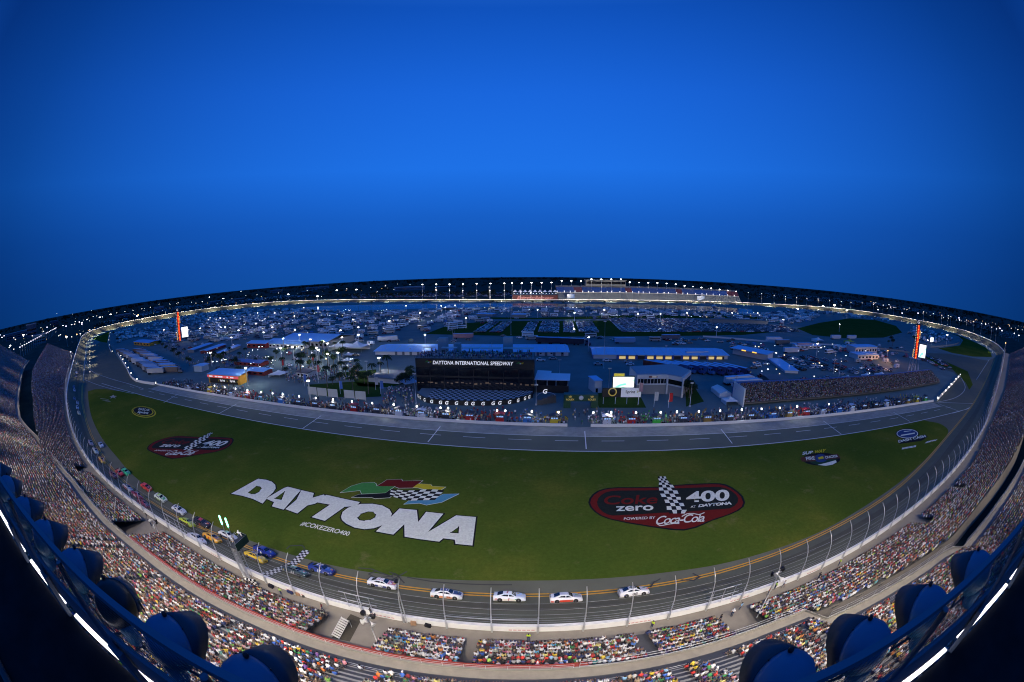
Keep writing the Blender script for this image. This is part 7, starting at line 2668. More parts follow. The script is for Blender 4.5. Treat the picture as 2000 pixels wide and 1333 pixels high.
T_TRL = box_tpl([((0, 0, 1.7), (6.5, 2.3, 2.2), .96, 0), ((.8, 0, 1.9), (1.6, 2.34, .6), 1, 3), ((0, 0, 2.95), (.7, .7, .3), .9, 1), ((-.5, 0, .4), (1.5, 2.3, .8), 1, 2)])
T_TENT = box_tpl([((0, 0, 1.15), (3.2, 3.2, .3), .9, 0), ((0, 0, 1.0), (3.3, 3.3, .1), 1, 0), ((0, 0, 2.5), (3.2, 3.2, .9), .08, 0), ((-1.5, -1.5, 1.05), (.1, .1, 2.1), 1, 2), ((1.5, -1.5, 1.05), (.1, .1, 2.1), 1, 2), ((1.5, 1.5, 1.05), (.1, .1, 2.1), 1, 2), ((-1.5, 1.5, 1.05), (.1, .1, 2.1), 1, 2)])
CARC = np.array([(.74, .75, .76)] * 6 + [(.30, .31, .33)] * 4 + [(.03, .03, .04)] * 5 + [(.10, .11, .13)] * 3 + [(.03, .05, .15), (.05, .10, .25), (.30, .03, .03), (.22, .02, .02), (.25, .20, .12), (.05, .12, .08)])
RVC = np.array([(.78, .80, .80)] * 7 + [(.45, .44, .40), (.35, .33, .30), (.20, .22, .26), (.50, .48, .42)])
TNC = np.array([(.55, .56, .58)] * 3 + [(.05, .12, .40), (.04, .06, .2), (.35, .04, .04), (.10, .25, .12), (.45, .35, .10)])
FIELD = []      # kind, x, y, angle, colour


def scatter(poly, dx, dy, kinds, ang, jit=.3, fill=.85, lanes=0, holes=()):
    P = [G(*q) for q in poly]
    ca, sa = math.cos(ang), math.sin(ang)
    xs = [p.x * ca + p.y * sa for p in P]
    ys = [-p.x * sa + p.y * ca for p in P]
    x = min(xs)
    i = 0
    while x < max(xs):
        i += 1
        if lanes and i % (lanes + 1) == 0:
            x += dx
            continue
        y = min(ys)
        while y < max(ys):
            u, v = x + random.uniform(-jit, jit) * dx * .5, y + random.uniform(-jit, jit) * dy * .5
            wx, wy = u * ca - v * sa, u * sa + v * ca
            if random.random() < fill and inside(P, wx, wy):
                k = random.choices([a for a, _ in kinds], [b_ for _, b_ in kinds])[0]
                pal = CARC if k in ('car', 'pickup') else RVC if k in ('rv', 'trailer') else TNC
                FIELD.append((k, wx, wy, ang + (math.pi if random.random() < .5 else 0) + random.gauss(0, .06 + jit * .15), pal[random.randrange(len(pal))]))
            y += dy
        x += dx


CARS_ = [('car', 6), ('pickup', 3)]
CAMP = [('rv', 5), ('trailer', 4), ('car', 6), ('pickup', 5), ('tent', 3)]
A0 = PIT_A
# the regular car park: double rows running away from the camera
for x in (938, 969, 1031, 1062, 1080, 1112, 1142, 1158):
    g = G(x, 649)
    u = (g - PW0).dot(PDIR)
    v0, v1 = (G(x, 650) - PW0).dot(PNRM), (G(x, 630) - PW0).dot(PNRM)
    for v in np.arange(v0, v1, 2.75):
        for du in (-2.7, 2.7):
            if random.random() < .9:
                p = PT(u + du, v)
                k = random.choice(['car', 'car', 'pickup'])
                FIELD.append((k, p.x, p.y, A0 + random.choice([0, math.pi]) + random.gauss(0, .03), CARC[random.randrange(len(CARC))]))
for k_ in range(24):
    g = G(1225 + 14.5 * k_ + (k_ % 2) * 1.5, 649)
    u = (g - PW0).dot(PDIR)
    v0 = (g - PW0).dot(PNRM)
    for v in np.arange(v0, v0 + (112 if k_ < 14 else 70 - 2 * (k_ - 14)), 2.75):
        for du in (-2.7, 2.7):
            if random.random() < .9:
                p = PT(u + du, v)
                k = random.choice(['car', 'car', 'pickup'])
                FIELD.append((k, p.x, p.y, A0 + random.choice([0, math.pi]) + random.gauss(0, .03), CARC[random.randrange(len(CARC))]))
scatter([(405, 625), (560, 612), (700, 611), (830, 607), (905, 605), (900, 622), (850, 634), (790, 650), (700, 658), (600, 655), (500, 656), (420, 655), (330, 655), (300, 650), (330, 636)], 13, 5.5, CAMP, A0 + .1, .7, .86, 3)
scatter([(380, 615), (480, 606), (560, 604), (690, 609), (560, 612), (405, 625), (300, 640), (262, 650), (300, 634)], 15, 6, CAMP, A0 - .2, .7, .8, 4)
scatter([(905, 604), (1050, 603), (1250, 605), (1400, 612), (1475, 615), (1560, 605), (1600, 616), (1585, 628), (1530, 636), (1440, 628), (1300, 617), (1150, 612), (1000, 612), (905, 616)], 12, 5.5, CAMP, A0, .7, .88, 3)
scatter([(840, 634), (905, 622), (990, 624), (935, 634), (870, 652), (810, 650)], 12, 6, CAMP, A0 + .4, .7, .55, 2)
scatter([(1010, 612), (1300, 617), (1290, 624), (1100, 626), (990, 624)], 14, 6, [('rv', 4), ('car', 3), ('tent', 1)], A0, .8, .22)
scatter([(1785, 641), (1830, 650), (1862, 660), (1858, 668), (1820, 672), (1790, 664), (1775, 652)], 12, 6, CAMP, A0 + .2, .7, .8, 3)
scatter([(1540, 605), (1640, 612), (1760, 628), (1748, 632), (1650, 618), (1585, 612)], 14, 7, CAMP, A0 - .1, .7, .5, 3)
scatter([(1310, 660), (1420, 664), (1500, 672), (1480, 678), (1400, 672), (1310, 672)], 9, 6, CARS_, A0, .5, .3)
scatter([(960, 655), (1120, 657), (1300, 660), (1300, 668), (1140, 668), (960, 662)], 11, 7, [('car', 4), ('rv', 1), ('pickup', 3)], A0, .7, .35)
scatter([(820, 664), (960, 664), (960, 670), (800, 669)], 11, 6, CARS_, A0, .7, .35)
scatter([(1520, 697), (1590, 698), (1625, 722), (1560, 728)], 6.5, 3.2, CARS_, A0 + .15, .3, .85, 2)
scatter([(1600, 722), (1650, 716), (1740, 722), (1745, 732), (1640, 734)], 6.5, 3.2, CARS_, A0 + .2, .3, .75, 2)
scatter([(1560, 740), (1640, 738), (1650, 752), (1565, 752)], 6.5, 3.4, CARS_, A0, .5, .6, 2)
scatter([(1590, 700), (1670, 706), (1665, 714), (1600, 716)], 7, 4, CARS_, A0, .5, .4, 2)
scatter([(1600, 676), (1660, 676), (1740, 684), (1665, 694), (1600, 690)], 9, 5, CAMP, A0, .6, .55, 3)
scatter([(1795, 688), (1850, 712), (1862, 728), (1838, 722), (1800, 704)], 7, 3.4, CARS_, A0 - .5, .3, .7, 2)
scatter([(1450, 680), (1500, 684), (1505, 694), (1460, 692)], 6, 3.2, CARS_, A0, .3, .7)
scatter([(1300, 664), (1340, 664), (1345, 676), (1305, 676)], 7, 4, CARS_, A0, .3, .6)
scatter([(985, 699), (1110, 700), (1112, 712), (990, 712)], 7.5, 5, CARS_, A0, .5, .35)
scatter([(225, 648), (300, 640), (330, 655), (250, 662), (228, 672)], 12, 6, CAMP, A0 + .3, .5, .7, 3)
scatter([(262, 655), (300, 650), (420, 655), (520, 656), (600, 655), (590, 663), (520, 663), (400, 670), (330, 667), (290, 662)], 11, 5.5, CAMP, A0 + .15, .6, .62, 3)
scatter([(1360, 725), (1420, 715), (1490, 732), (1495, 742), (1400, 745)], 9, 6, CARS_, A0, .6, .2)
for q_, f_ in (([(300, 662), (400, 673), (395, 690), (345, 684), (320, 672), (296, 680)], .35), ([(400, 700), (520, 712), (540, 735), (480, 745), (400, 722)], .18), ([(520, 690), (720, 690), (720, 720), (560, 715)], .14), ([(700, 700), (808, 702), (808, 722), (720, 724)], .10),
               ([(1400, 742), (1500, 755), (1600, 750), (1640, 744), (1700, 742), (1690, 750), (1480, 764), (1410, 765)], .5), ([(1430, 700), (1500, 708), (1540, 735), (1440, 735)], .22), ([(1640, 704), (1760, 706), (1760, 722), (1650, 718)], .3), ([(1640, 672), (1780, 682), (1770, 700), (1720, 704), (1640, 690)], .3),
               ([(640, 660), (740, 656), (820, 668), (730, 676), (690, 668)], .35), ([(1420, 672), (1560, 676), (1600, 688), (1500, 690), (1430, 684)], .4)):
    scatter(q_, 9, 6, [('car', 5), ('pickup', 4), ('trailer', 1.5), ('tent', 2)], A0, .7, f_)
scatter([(1160, 706), (1240, 706), (1230, 722), (1170, 724)], 9, 7, CARS_, A0, .5, .2)
scatter([(1360, 752), (1400, 748), (1410, 760), (1375, 766)], 8, 5, CARS_, A0, .5, .3)
# beyond the track on the left and along the backstretch
scatter([(170, 640), (300, 606), (430, 590), (560, 578), (640, 576), (540, 586), (420, 598), (300, 613), (210, 634)], 12, 6, CARS_ + [('rv', 1)], A0, .6, .35, 3)
scatter([(680, 576), (1000, 572), (1090, 574), (1090, 580), (900, 580), (690, 583)], 9, 5, CARS_, A0, .4, .75, 3)
scatter([(1460, 580), (1700, 600), (1850, 622), (1930, 648), (1985, 668), (1990, 655), (1880, 618), (1700, 590), (1500, 572)], 12, 6, CARS_, A0 + .2, .6, .3, 3)
print('field', len(FIELD))
KM = {}
field_mats = None


def tpl_mesh(name, tpl):
    V, F, slot = tpl
    me = bpy.data.meshes.new(name)
    me.from_pydata([tuple(v) for v in V], [], [tuple(f) for f in F])
    for m_ in (MOBJ('vehicle_paint', .35, .3), M('pale_fittings', (.45, .46, .47), .6, var=0), tyre_m, cglass_m):
        me.materials.append(m_)
    me.polygons.foreach_set('material_index', [int(slot[f[0]]) for f in F])
    me.update()
    return me


TPL = dict(car=T_CAR, pickup=T_PICK, rv=T_RV, trailer=T_TRL, tent=T_TENT)
NM = dict(car=('parked_car', 'car'), pickup=('parked_pickup', 'pickup truck'), rv=('motorhome', 'motorhome'), trailer=('camping_trailer', 'camper trailer'), tent=('canopy_tent', 'tent'))
LB = dict(car='car parked in the infield', pickup='pickup truck parked in the infield', rv='boxy motorhome with side awning in the infield camping field', trailer='small camper trailer in the infield camping field', tent='square canopy tent pitched between campers')
stuff = Crowd()
for k in TPL:
    L_ = [f for f in FIELD if f[0] == k]
    L_.sort(key=lambda f: f[1] ** 2 + f[2] ** 2)
    me = tpl_mesh(NM[k][0], TPL[k])
    lim = 290 if k == 'car' else 200
    for f in L_[:lim]:
        o = obj(NM[k][0], me)
        o.location = (f[1], f[2], .07)
        o.rotation_euler = (0, 0, f[3])
        o.color = (*f[4], 1)
        tone = 'white' if min(f[4]) > .42 else 'grey' if max(f[4]) - min(f[4]) < .05 and max(f[4]) > .15 else 'black' if max(f[4]) < .14 else 'dark red' if f[4][0] > f[4][2] * 1.8 else 'blue' if f[4][2] > f[4][0] * 1.8 else 'coloured'
        tag(o, '%s %s' % (tone, LB[k]), NM[k][1], '%s %s' % (tone, LB[k]))
    if len(L_) > lim:
        Rr = L_[lim:]
        PAL3 = np.array([f[4] for f in Rr])
        HAIRS_, PANTS_, SK_ = HAIRS, PANTS, SKINS
        HAIRS, PANTS, SKINS = np.array([(.015, .015, .015)]), np.array([(.015, .02, .03)]), np.array([(.45, .46, .47)])
        stuff.add(TPL[k], np.array([(f[1], f[2], .07) for f in Rr]), np.array([f[3] for f in Rr]), np.ones(len(Rr)), shirts=PAL3)
        HAIRS, PANTS, SKINS = HAIRS_, PANTS_, SK_
obj('far_vehicle_mass', stuff.build('far_vehicle_mass', MATTR('vehicle_tones', rough=.4)), kind='stuff')
# campers and guests strolling about
for poly, n in (([(420, 655), (600, 655), (700, 658), (830, 607), (560, 612)], 500), ([(905, 604), (1250, 605), (1475, 615), (1300, 624), (990, 624)], 350)):
    crowd_px(poly, n)

cl = MB()
for poly, n in (([(405, 625), (560, 612), (830, 607), (905, 605), (850, 634), (700, 658), (420, 655), (330, 655)], 150), ([(905, 604), (1250, 605), (1475, 615), (1530, 636), (1300, 622), (990, 622)], 90), ([(400, 690), (640, 660), (700, 720), (540, 740), (400, 720)], 70),
                ([(1430, 680), (1700, 680), (1740, 740), (1500, 750)], 50)):
    P = [G(*q) for q in poly]
    while n:
        x, y = random.uniform(min(p.x for p in P), max(p.x for p in P)), random.uniform(min(p.y for p in P), max(p.y for p in P))
        if inside(P, x, y):
            n -= 1
            s_ = random.uniform(.25, .7) * max(1, math.hypot(x, y) / 450)
            cl.box((x, y, random.uniform(2.2, 4)), (s_, s_, s_ * .6), 0, random.choice((0, 0, 1)))
cl.build('camp_lanterns', [M('lantern_white', (1, 1, 1), emit=3.0, ecol=(.95, .97, 1)), M('lantern_warm', (1, .8, .5), emit=2.5, ecol=(1, .75, .4))], kind='stuff')

# ---------------------------------------------------------------- trees
def leaf_cloud(b, c, r, n, size, flat=.75):
    for _ in range(n):
        d = Vector((random.gauss(0, 1), random.gauss(0, 1), random.gauss(0, 1))).normalized() * (random.random() ** .4)
        p = Vector(c) + Vector((d.x * r, d.y * r, d.z * r * flat))
        a, e = Vector((random.gauss(0, 1), random.gauss(0, 1), random.gauss(0, .6))).normalized(), Vector((random.gauss(0, 1), random.gauss(0, 1), random.gauss(0, 1))).normalized()
        s = size * random.uniform(.6, 1.3)
        b.add([p - a * s, p + e * s * .7, p + a * s, p - e * s * .7], [(0, 1, 2, 3)], 0)


leaf_m = M('tree_leaves', (.045, .075, .022), .9, var=.35, scale=1.0)
leafd_m = M('dark_leaves', (.025, .045, .020), .9, var=.35, scale=1.0)
bark_m = M('bark', (.14, .11, .08), .9, var=.2)
TREE = []
for v in range(4):
    cr, tr_ = MB(), MB()
    random.seed(40 + v)
    tr_.tube([(0, 0, 0), (.1, 0, 2.4), (.2, .1, 4.5)], .28, 7, r2=.12)
    for k in range(6):
        a = k * 1.05 + random.uniform(-.3, .3)
        e = (math.cos(a) * random.uniform(1.4, 2.6), math.sin(a) * random.uniform(1.4, 2.6), random.uniform(4.2, 6.4))
        tr_.tube([(.1, 0, 2.2 + k * .3), (e[0] * .5, e[1] * .5, e[2] - 1), e], .10, 5, r2=.03)
        leaf_cloud(cr, e, random.uniform(1.3, 2.0), 90, .34)
    leaf_cloud(cr, (0, 0, 6.4), 1.9, 130, .34)
    TREE.append((tr_.mesh('trunk', bark_m), cr.mesh('crown', [leaf_m, leafd_m][v % 2])))
PALM = []
for v in range(2):
    random.seed(60 + v)
    tr_, cr = MB(), MB()
    H_ = 9
    tr_.tube([(0, 0, 0), (.15, 0, 3), (.2, .1, 6), (.3, .1, H_)], .22, 7, r2=.14)
    for k in range(22):
        a = k * 2.4
        up = random.uniform(-.2, .9)
        P = []
        for q in np.linspace(0, 1, 6):
            P.append(Vector((.3 + math.cos(a) * q * 2.3, .1 + math.sin(a) * q * 2.3, H_ + up * q * 1.6 - q * q * 1.9)))
        side = Vector((-math.sin(a), math.cos(a), 0))
        for q in range(5):
            w0, w1 = .34 * (1 - abs(q / 5 - .4)), .34 * (1 - abs((q + 1) / 5 - .4))
            for sg in (-1, 1):
                cr.add([P[q], P[q + 1], P[q + 1] + side * sg * w1 + Vector((0, 0, -.22)), P[q] + side * sg * w0 + Vector((0, 0, -.2))], [(0, 1, 2, 3)])
    PALM.append((tr_.mesh('trunk', bark_m), cr.mesh('crown', leafd_m)))


def tree(lib, px, s, name, label, group):
    p = G(*px)
    tm, cm = random.choice(lib)
    t = empty(name, (p.x, p.y, .05), random.uniform(0, 6.28), label, 'palm' if 'palm' in name else 'tree', group)
    t.scale = (s, s, s * random.uniform(.9, 1.15))
    obj('trunk', tm, t)
    obj('crown', cm, t)


random.seed(9)
for x, y in ((595, 690), (602, 700), (577, 697), (630, 694), (655, 690), (670, 693), (557, 706), (612, 712), (640, 716), (552, 726), (588, 722), (622, 740), (655, 745), (670, 738), (690, 765), (720, 770), (700, 730), (745, 738), (560, 744), (640, 757), (665, 763),
             (615, 728), (590, 745), (480, 700), (470, 712), (450, 706), (440, 720), (730, 745), (760, 740)):
    tree(PALM, (x, y), random.uniform(.8, 1.15), 'palm_tree', 'palm tree among the plazas between fan zone and pavilion', 'palms in the fan zone')
for x in (958, 962, 972, 1021, 1040, 1062, 1078, 1100, 1300, 1322, 1352, 700, 726, 828, 833, 1245, 1180):
    tree(PALM, (x, 601.5), 1.1, 'palm_tree', 'small dark palm on the lake shore', 'palms along the lake')
for x, y in ((640, 705), (628, 708), (652, 712), (668, 702), (700, 744), (712, 750), (780, 757), (792, 755), (800, 750), (786, 748), (806, 742), (800, 736), (690, 738), (700, 735), (663, 747), (650, 752), (676, 733), (540, 700), (530, 712), (520, 706), (500, 712), (590, 712), (605, 720), (462, 720), (430, 712),
             (415, 705), (410, 715), (420, 700), (560, 690), (610, 690), (350, 702), (340, 696), (325, 686), (318, 680), (313, 675), (370, 716), (1342, 768), (1350, 762), (1338, 775), (1346, 778), (1352, 770), (1395, 618), (1404, 620), (605, 618), (612, 616), (690, 640), (430, 590), (230, 668), (235, 660), (222, 655),
             (1735, 672), (1740, 668), (1743, 676), (1785, 668), (1372, 616), (1378, 618), (1512, 605), (470, 740)):
    tree(TREE, (x, y), random.uniform(.55, 1.0), 'leafy_tree', 'dark leafy tree growing inside the track', 'leafy trees in the infield')
# bank of bushes between the far track and the lake, and the far woods
def wood_mass(name, runs, n, hs, size, mat):
    b = MB()
    for k in range(n):
        p = runs()
        h = random.uniform(*hs)
        for _ in range(5):
            leaf_cloud(b, (p[0] + random.gauss(0, h * .4), p[1] + random.gauss(0, h * .4), h * random.uniform(.3, .75)), h * .32, 5, h * size)
    return b.build(name, mat, kind='stuff')


def shore():
    i = random.randrange(n_front, NL - 1)
    for _ in range(50):
        i = random.randrange(n_front, NL - 1)
        if INN[i].y > 600:
            break
    p = INN[i].lerp(INN[i + 1], random.random())
    o = (INN[i] - OUT[i])
    o.z = 0
    o.normalize()
    q = p + o * random.uniform(10, 24)
    return q.x, q.y


random.seed(12)
wood_mass('shore_undergrowth', shore, 260, (1.5, 3.5), .16, leafd_m)
woodm = M('far_wood_leaves', (.030, .042, .026), .95, var=.3, scale=.02, world=True)


def faraz(r0, r1, a0=-100, a1=100, bias=1.0):
    def f():
        a = R(random.uniform(a0, a1))
        r = r0 + (r1 - r0) * random.random() ** bias
        return math.sin(a) * r, math.cos(a) * r
    return f


wood_mass('far_woods', faraz(1700, 3800), 1300, (9, 17), .22, woodm)
wood_mass('horizon_woods', faraz(3800, 9000), 900, (24, 42), .30, woodm)


def outer_pos(px, py, off):
    """a ground point in the azimuth of a photo pixel, off metres outside the far track wall"""
    d = ray(px, py)
    az = math.atan2(d.x, d.y)
    best = None
    for i in range(n_front, NL):
        a = math.atan2(OUT[i].x, OUT[i].y)
        if best is None or abs(a - az) < best[0]:
            best = (abs(a - az), i)
    o = OUT[best[1]]
    r = math.hypot(o.x, o.y) + off
    return Vector((math.sin(az) * r, math.cos(az) * r, 0)), CH + r * d.z / math.hypot(d.x, d.y)


# dark tree belts just outside the track
def belt(px0, px1, py, off0, off1):
    def f():
        p, _ = outer_pos(random.uniform(px0, px1), py, random.uniform(off0, off1))
        return p.x, p.y
    return f


wood_mass('roadside_woods', belt(180, 1010, 575, 180, 420), 340, (7, 13), .2, woodm)
wood_mass('right_woods', belt(1450, 1960, 600, 300, 900), 300, (8, 14), .2, woodm)

# ---------------------------------------------------------------- light poles
def pole_meshes(w_, h_, mat):
    b = MB()
    b.tube([(0, 0, 0), (0, 0, 1)], .010, 5)
    pm = b.mesh('pole', steel_m)
    b = MB()
    b.box((0, 0, 0), (w_, .5, .25))
    am = b.mesh('cross_arm', dark_steel_m)
    b = MB()
    b.box((0, -.1, .45), (w_ * .95, .8, h_))
    return pm, am, b.mesh('lamp_bank', mat)


PM1 = pole_meshes(3.0, .9, bulb_m)
PM2 = pole_meshes(1.7, .55, M('lamp_bulb_far', (1, 1, 1), emit=5.0, ecol=(1, .92, .82)))
PM3 = pole_meshes(2.0, .8, M('lamp_bulb_violet', (1, 1, 1), emit=6.0, ecol=(.85, .8, 1)))
PM4 = pole_meshes(2.0, .9, bulbo_m)
b = MB()
b.tube([(0, 0, 0), (0, 0, 1)], .30, 5)
thick_pole = b.mesh('pole', steel_m)


def light_pole(p, h, kind, label, group):
    t = empty('light_pole', (p.x, p.y, p.z), math.atan2(-p.x, p.y), label, 'light pole', group)
    o = obj('pole', thick_pole, t)
    o.scale = (1, 1, h)
    for me in kind[1:]:
        o = obj(me.name.split('.')[0], me, t)
        o.location = (0, 0, h)
    return t


BK = [(825, 556.2), (852, 556), (878, 555.8), (904, 555.4), (931, 555), (958, 554.6), (985, 554.2), (1000, 553.3), (1019, 553.8), (1038, 553), (1058, 553), (1077, 552.8), (1097, 549.4), (1116, 549.5), (1135, 549.6), (1230, 552), (1248, 552.5), (1266, 553), (1284, 553.5), (1302, 554.5), (1320, 556), (1337, 559),
      (1353.5, 560.5), (1370, 562.5), (1389, 563.8), (1405.5, 566), (1421.5, 568), (1437, 570), (1461.5, 572.5), (1487.5, 574.5), (1512, 577.5), (1534, 580), (1556, 582), (1576, 583.5), (1598, 584.8), (1620, 587), (1643, 590), (1662, 591.2), (1684, 592.5), (1706, 595.5), (1725, 597.5), (1746, 601.2), (1766, 604.2),
      (1804, 610), (1823, 613.5), (1839.5, 616.5), (1857, 619.5), (1888, 626), (1902, 629.5), (1917, 632.5), (1937, 640), (1946, 643.5), (1852, 653 - 36)]
for x, y in BK:
    p, h = outer_pos(x, y, 50)
    light_pole(p, max(h, 6), PM1 if x < 1450 else PM2, 'tall pole with bright floodlight bank beyond the far side of the track', 'floodlight poles along the far straight')
for x in (1155, 1174.5, 1194, 1213):
    p, h = outer_pos(x, 546.3, 42)
    light_pole(p, max(h, 6), PM1, 'floodlight bank above the press box of the far grandstand', 'floodlights over the far press box')
for x, y in ((852, 568.5), (878, 568.5), (904, 568), (931, 568), (957, 568), (985, 568), (1017, 571.5), (1037, 572), (1058, 572.5), (955.5, 561.5), (851, 562.5)):
    p, h = outer_pos(x, y, 22)
    light_pole(p, max(h, 5), PM2, 'shorter lit pole between the far straight and its car park', 'shorter poles along the far straight')
random.seed(77)
FAR = [(753, 558, 0), (776, 555.5, 0), (801, 556, 0), (724, 562.5, 0), (696, 566.5, 1), (677, 565, 0), (658, 568, 1), (620, 579.5, 1), (600, 568, 0), (563, 576, 1), (544, 573, 0), (502, 576.5, 0), (472, 569.5, 0), (436, 584, 1), (409, 581, 1), (480, 578, 0), (453, 584, 0), (470, 570, 0), (395, 590, 0), (374, 591, 0),
       (1850, 655, 1), (1873, 622, 3), (1874, 626, 3), (1925, 634, 3), (1953, 642, 3), (1957, 647, 3), (1975, 642, 0), (1988, 645, 0), (1981, 652, 3), (1990, 656, 3), (1972, 636, 0), (1762, 612.5, 3), (1793, 612.5, 3), (1715, 606, 3), (1608, 599, 1), (1630, 597, 1), (1964, 671, 4), (1654, 607, 1), (1558, 604, 1),
       (150, 654, 4), (157, 653, 3), (175, 645, 3), (138, 694 - 6, 3), (270, 616, 4), (268, 618, 3), (268, 618, 1), (240, 615, 3), (195, 621, 1), (189, 618, 0), (182, 619, 0), (200, 620, 0), (170, 625, 3), (160, 631, 3), (155, 630, 3), (160, 634, 3), (140, 635, 3), (123, 637, 3), (129, 638, 3), (147, 629, 0), (146, 634, 0),
       (1, 655, 3), (8, 657, 3), (4, 660, 3), (27, 661, 0), (30, 664, 0), (46, 655, 1), (46, 658, 0), (20, 676, 1), (18, 680, 0), (27, 683, 0), (63, 657, 0), (67, 643, 0), (92, 640, 3), (104, 638, 0), (85, 648, 0), (80, 641, 0), (56, 650, 0), (69, 649, 0), (130, 645 + 14, 1), (115, 657, 0), (140, 659, 0), (118, 655, 0), (244, 609, 0), (260, 607, 0),
       (277, 604, 0), (294, 601, 0), (332, 595, 0), (348, 592, 0), (216, 615, 1), (228, 612, 0), (111, 613.5, 0), (142, 614.2, 0), (179, 607, 0)]
for k, (x, y, kind) in enumerate(FAR):
    hh = 14 if kind != 0 else 9
    d = ray(x, y)
    if d.z > -.004:
        p = Vector((d.x * 3500, d.y * 3500, 0))
        hgt = max(CH + d.z * 3500, 8)
    else:
        p = G(x, y, hh)
        p.z = 0
        hgt = hh
        if p.length > 3500:
            p = p * (3500 / p.length)
            hgt = max(CH + d.z * 3500 / math.hypot(d.x, d.y), 8)
    t = light_pole(p, hgt, {0: PM2, 1: PM1, 3: PM3, 4: PM4}[kind], {0: 'small street light in the dark land outside the track', 1: 'white street light outside the track', 3: 'violet white street light outside the track', 4: 'orange street light outside the track'}[kind], 'street lights outside the track %d' % kind)
    sc_ = max(1.0, min(p.length / 420, 4))
    for o in t.children:
        if o.name.startswith('lamp_bank') or o.name.startswith('cross_arm'):
            o.scale = (sc_ * .6,) * 3
tw = MB()
for k in range(150):
    x = random.choice([random.uniform(0, 350), random.uniform(0, 800), random.uniform(1700, 2000)])
    y = (np.interp(x, [0, 300, 800, 1700, 2000], [655, 604, 560, 596, 650])) + random.uniform(-1, 1) * (26 if x < 350 else 7)
    if x > 1690:
        y = np.interp(x, [1700, 2000], [592, 642]) + random.uniform(-3, 6)
    p = G(x, y, 8)
    if p.length > 4000 or p.length < 200:
        continue
    s_ = max(.3, min(p.length / 1000, 3)) * random.uniform(.3, .75)
    tw.box((p.x, p.y, 8), (1.6 * s_, 1.0 * s_, .8 * s_), 0, 0 if random.random() < .7 else 1)
    tw.box((p.x, p.y, 0), (.2, .2, 7.6), 0, 2, base=True)
tw.build('town_street_lights', [MATS['lamp_bulb_far'], bulbo_m, dark_steel_m], kind='stuff')
for k in range(22):
    f = k / 21
    x, y = 39 + (109.5 - 39) * (1 - (1 - f) ** 1.35), 679 + (641 - 679) * (1 - (1 - f) ** 1.35)
    p = G(x, y, 15)
    p.z = 0
    light_pole(p, 15, PM3, 'bright violet white lamp in the straight row behind the left grandstand', 'row of lamps behind the left grandstand')
# infield lamp posts
for k, (x, y) in enumerate(((553, 662), (606, 664), (576, 645), (593, 601), (575, 618), (665, 646), (632, 668), (668, 660), (622, 684), (548, 681), (515, 650), (466, 646), (500, 633), (532, 640), (537, 612), (440, 640), (391, 642), (411, 690), (480, 720), (503, 612), (870, 601), (889, 597), (793, 598), (862, 598), (1122, 612), (1246, 614), (1342, 612),
                             (1290, 614), (998, 606), (1050, 606), (1180, 606), (1430, 612), (1480, 612), (1530, 625), (1558, 605), (1640, 634), (1734, 686), (1800, 610 + 40), (1812, 665), (740, 700), (700, 640), (760, 628), (820, 612), (690, 625), (452, 660), (350, 640), (320, 645), (660, 690), (640, 692), (1597, 672), (1400, 640), (830, 655), (910, 622), (1150, 660),
                             (618, 680), (572, 678), (602, 745), (430, 622), (640, 672), (585, 655), (700, 655))):
    p = G(x, y, 9)
    p.z = 0
    t = light_pole(p, 9, PM4 if k == 36 else PM1, 'lit lamp post among the infield camping and paddock areas', 'infield lamp posts')
    for o in t.children:
        if not o.name.startswith('pole'):
            o.scale = (.42,) * 3
    if k % 3 == 0 or k == 36:
        l = bpy.data.lights.new('lamp_post_glow', 'POINT')
        l.energy = 9000 if k == 36 else 4500
        l.shadow_soft_size = .8
        l.color = (1, .42, .12) if k == 36 else (1, .95, .85)
        lo = bpy.data.objects.new('lamp_post_glow', l)
        col.objects.link(lo)
        lo.location = (p.x, p.y, 10.5)
# slender infield masts
for x, y, ytop in ((1179, 720, 628), (998, 655, 606), (598, 655, 638), (717, 732, 706), (622, 742, 685), (670, 722, 700), (1093, 735, 703), (1188, 775, 720), (1347, 795, 748), (1435, 770, 735), (1637, 745, 700), (813, 790, 730), (1047, 792, 752), (1627, 730, 690), (1380, 730, 700), (1300, 700, 700 - 24)):
    p = G(x, y)
    h = height_to(p, (x, ytop))
    b = MB()
    b.tube([(0, 0, 0), (0, 0, h)], .14, 6, r2=.08)
    b.box((0, 0, .3), (.6, .6, .6))
    b.box((0, 0, h), (1.4, .3, .5))
    o = b.build('tall_mast', steel_m, label='slender steel mast standing in the infield', cat='mast', group='slender masts in the infield')
    o.location = p
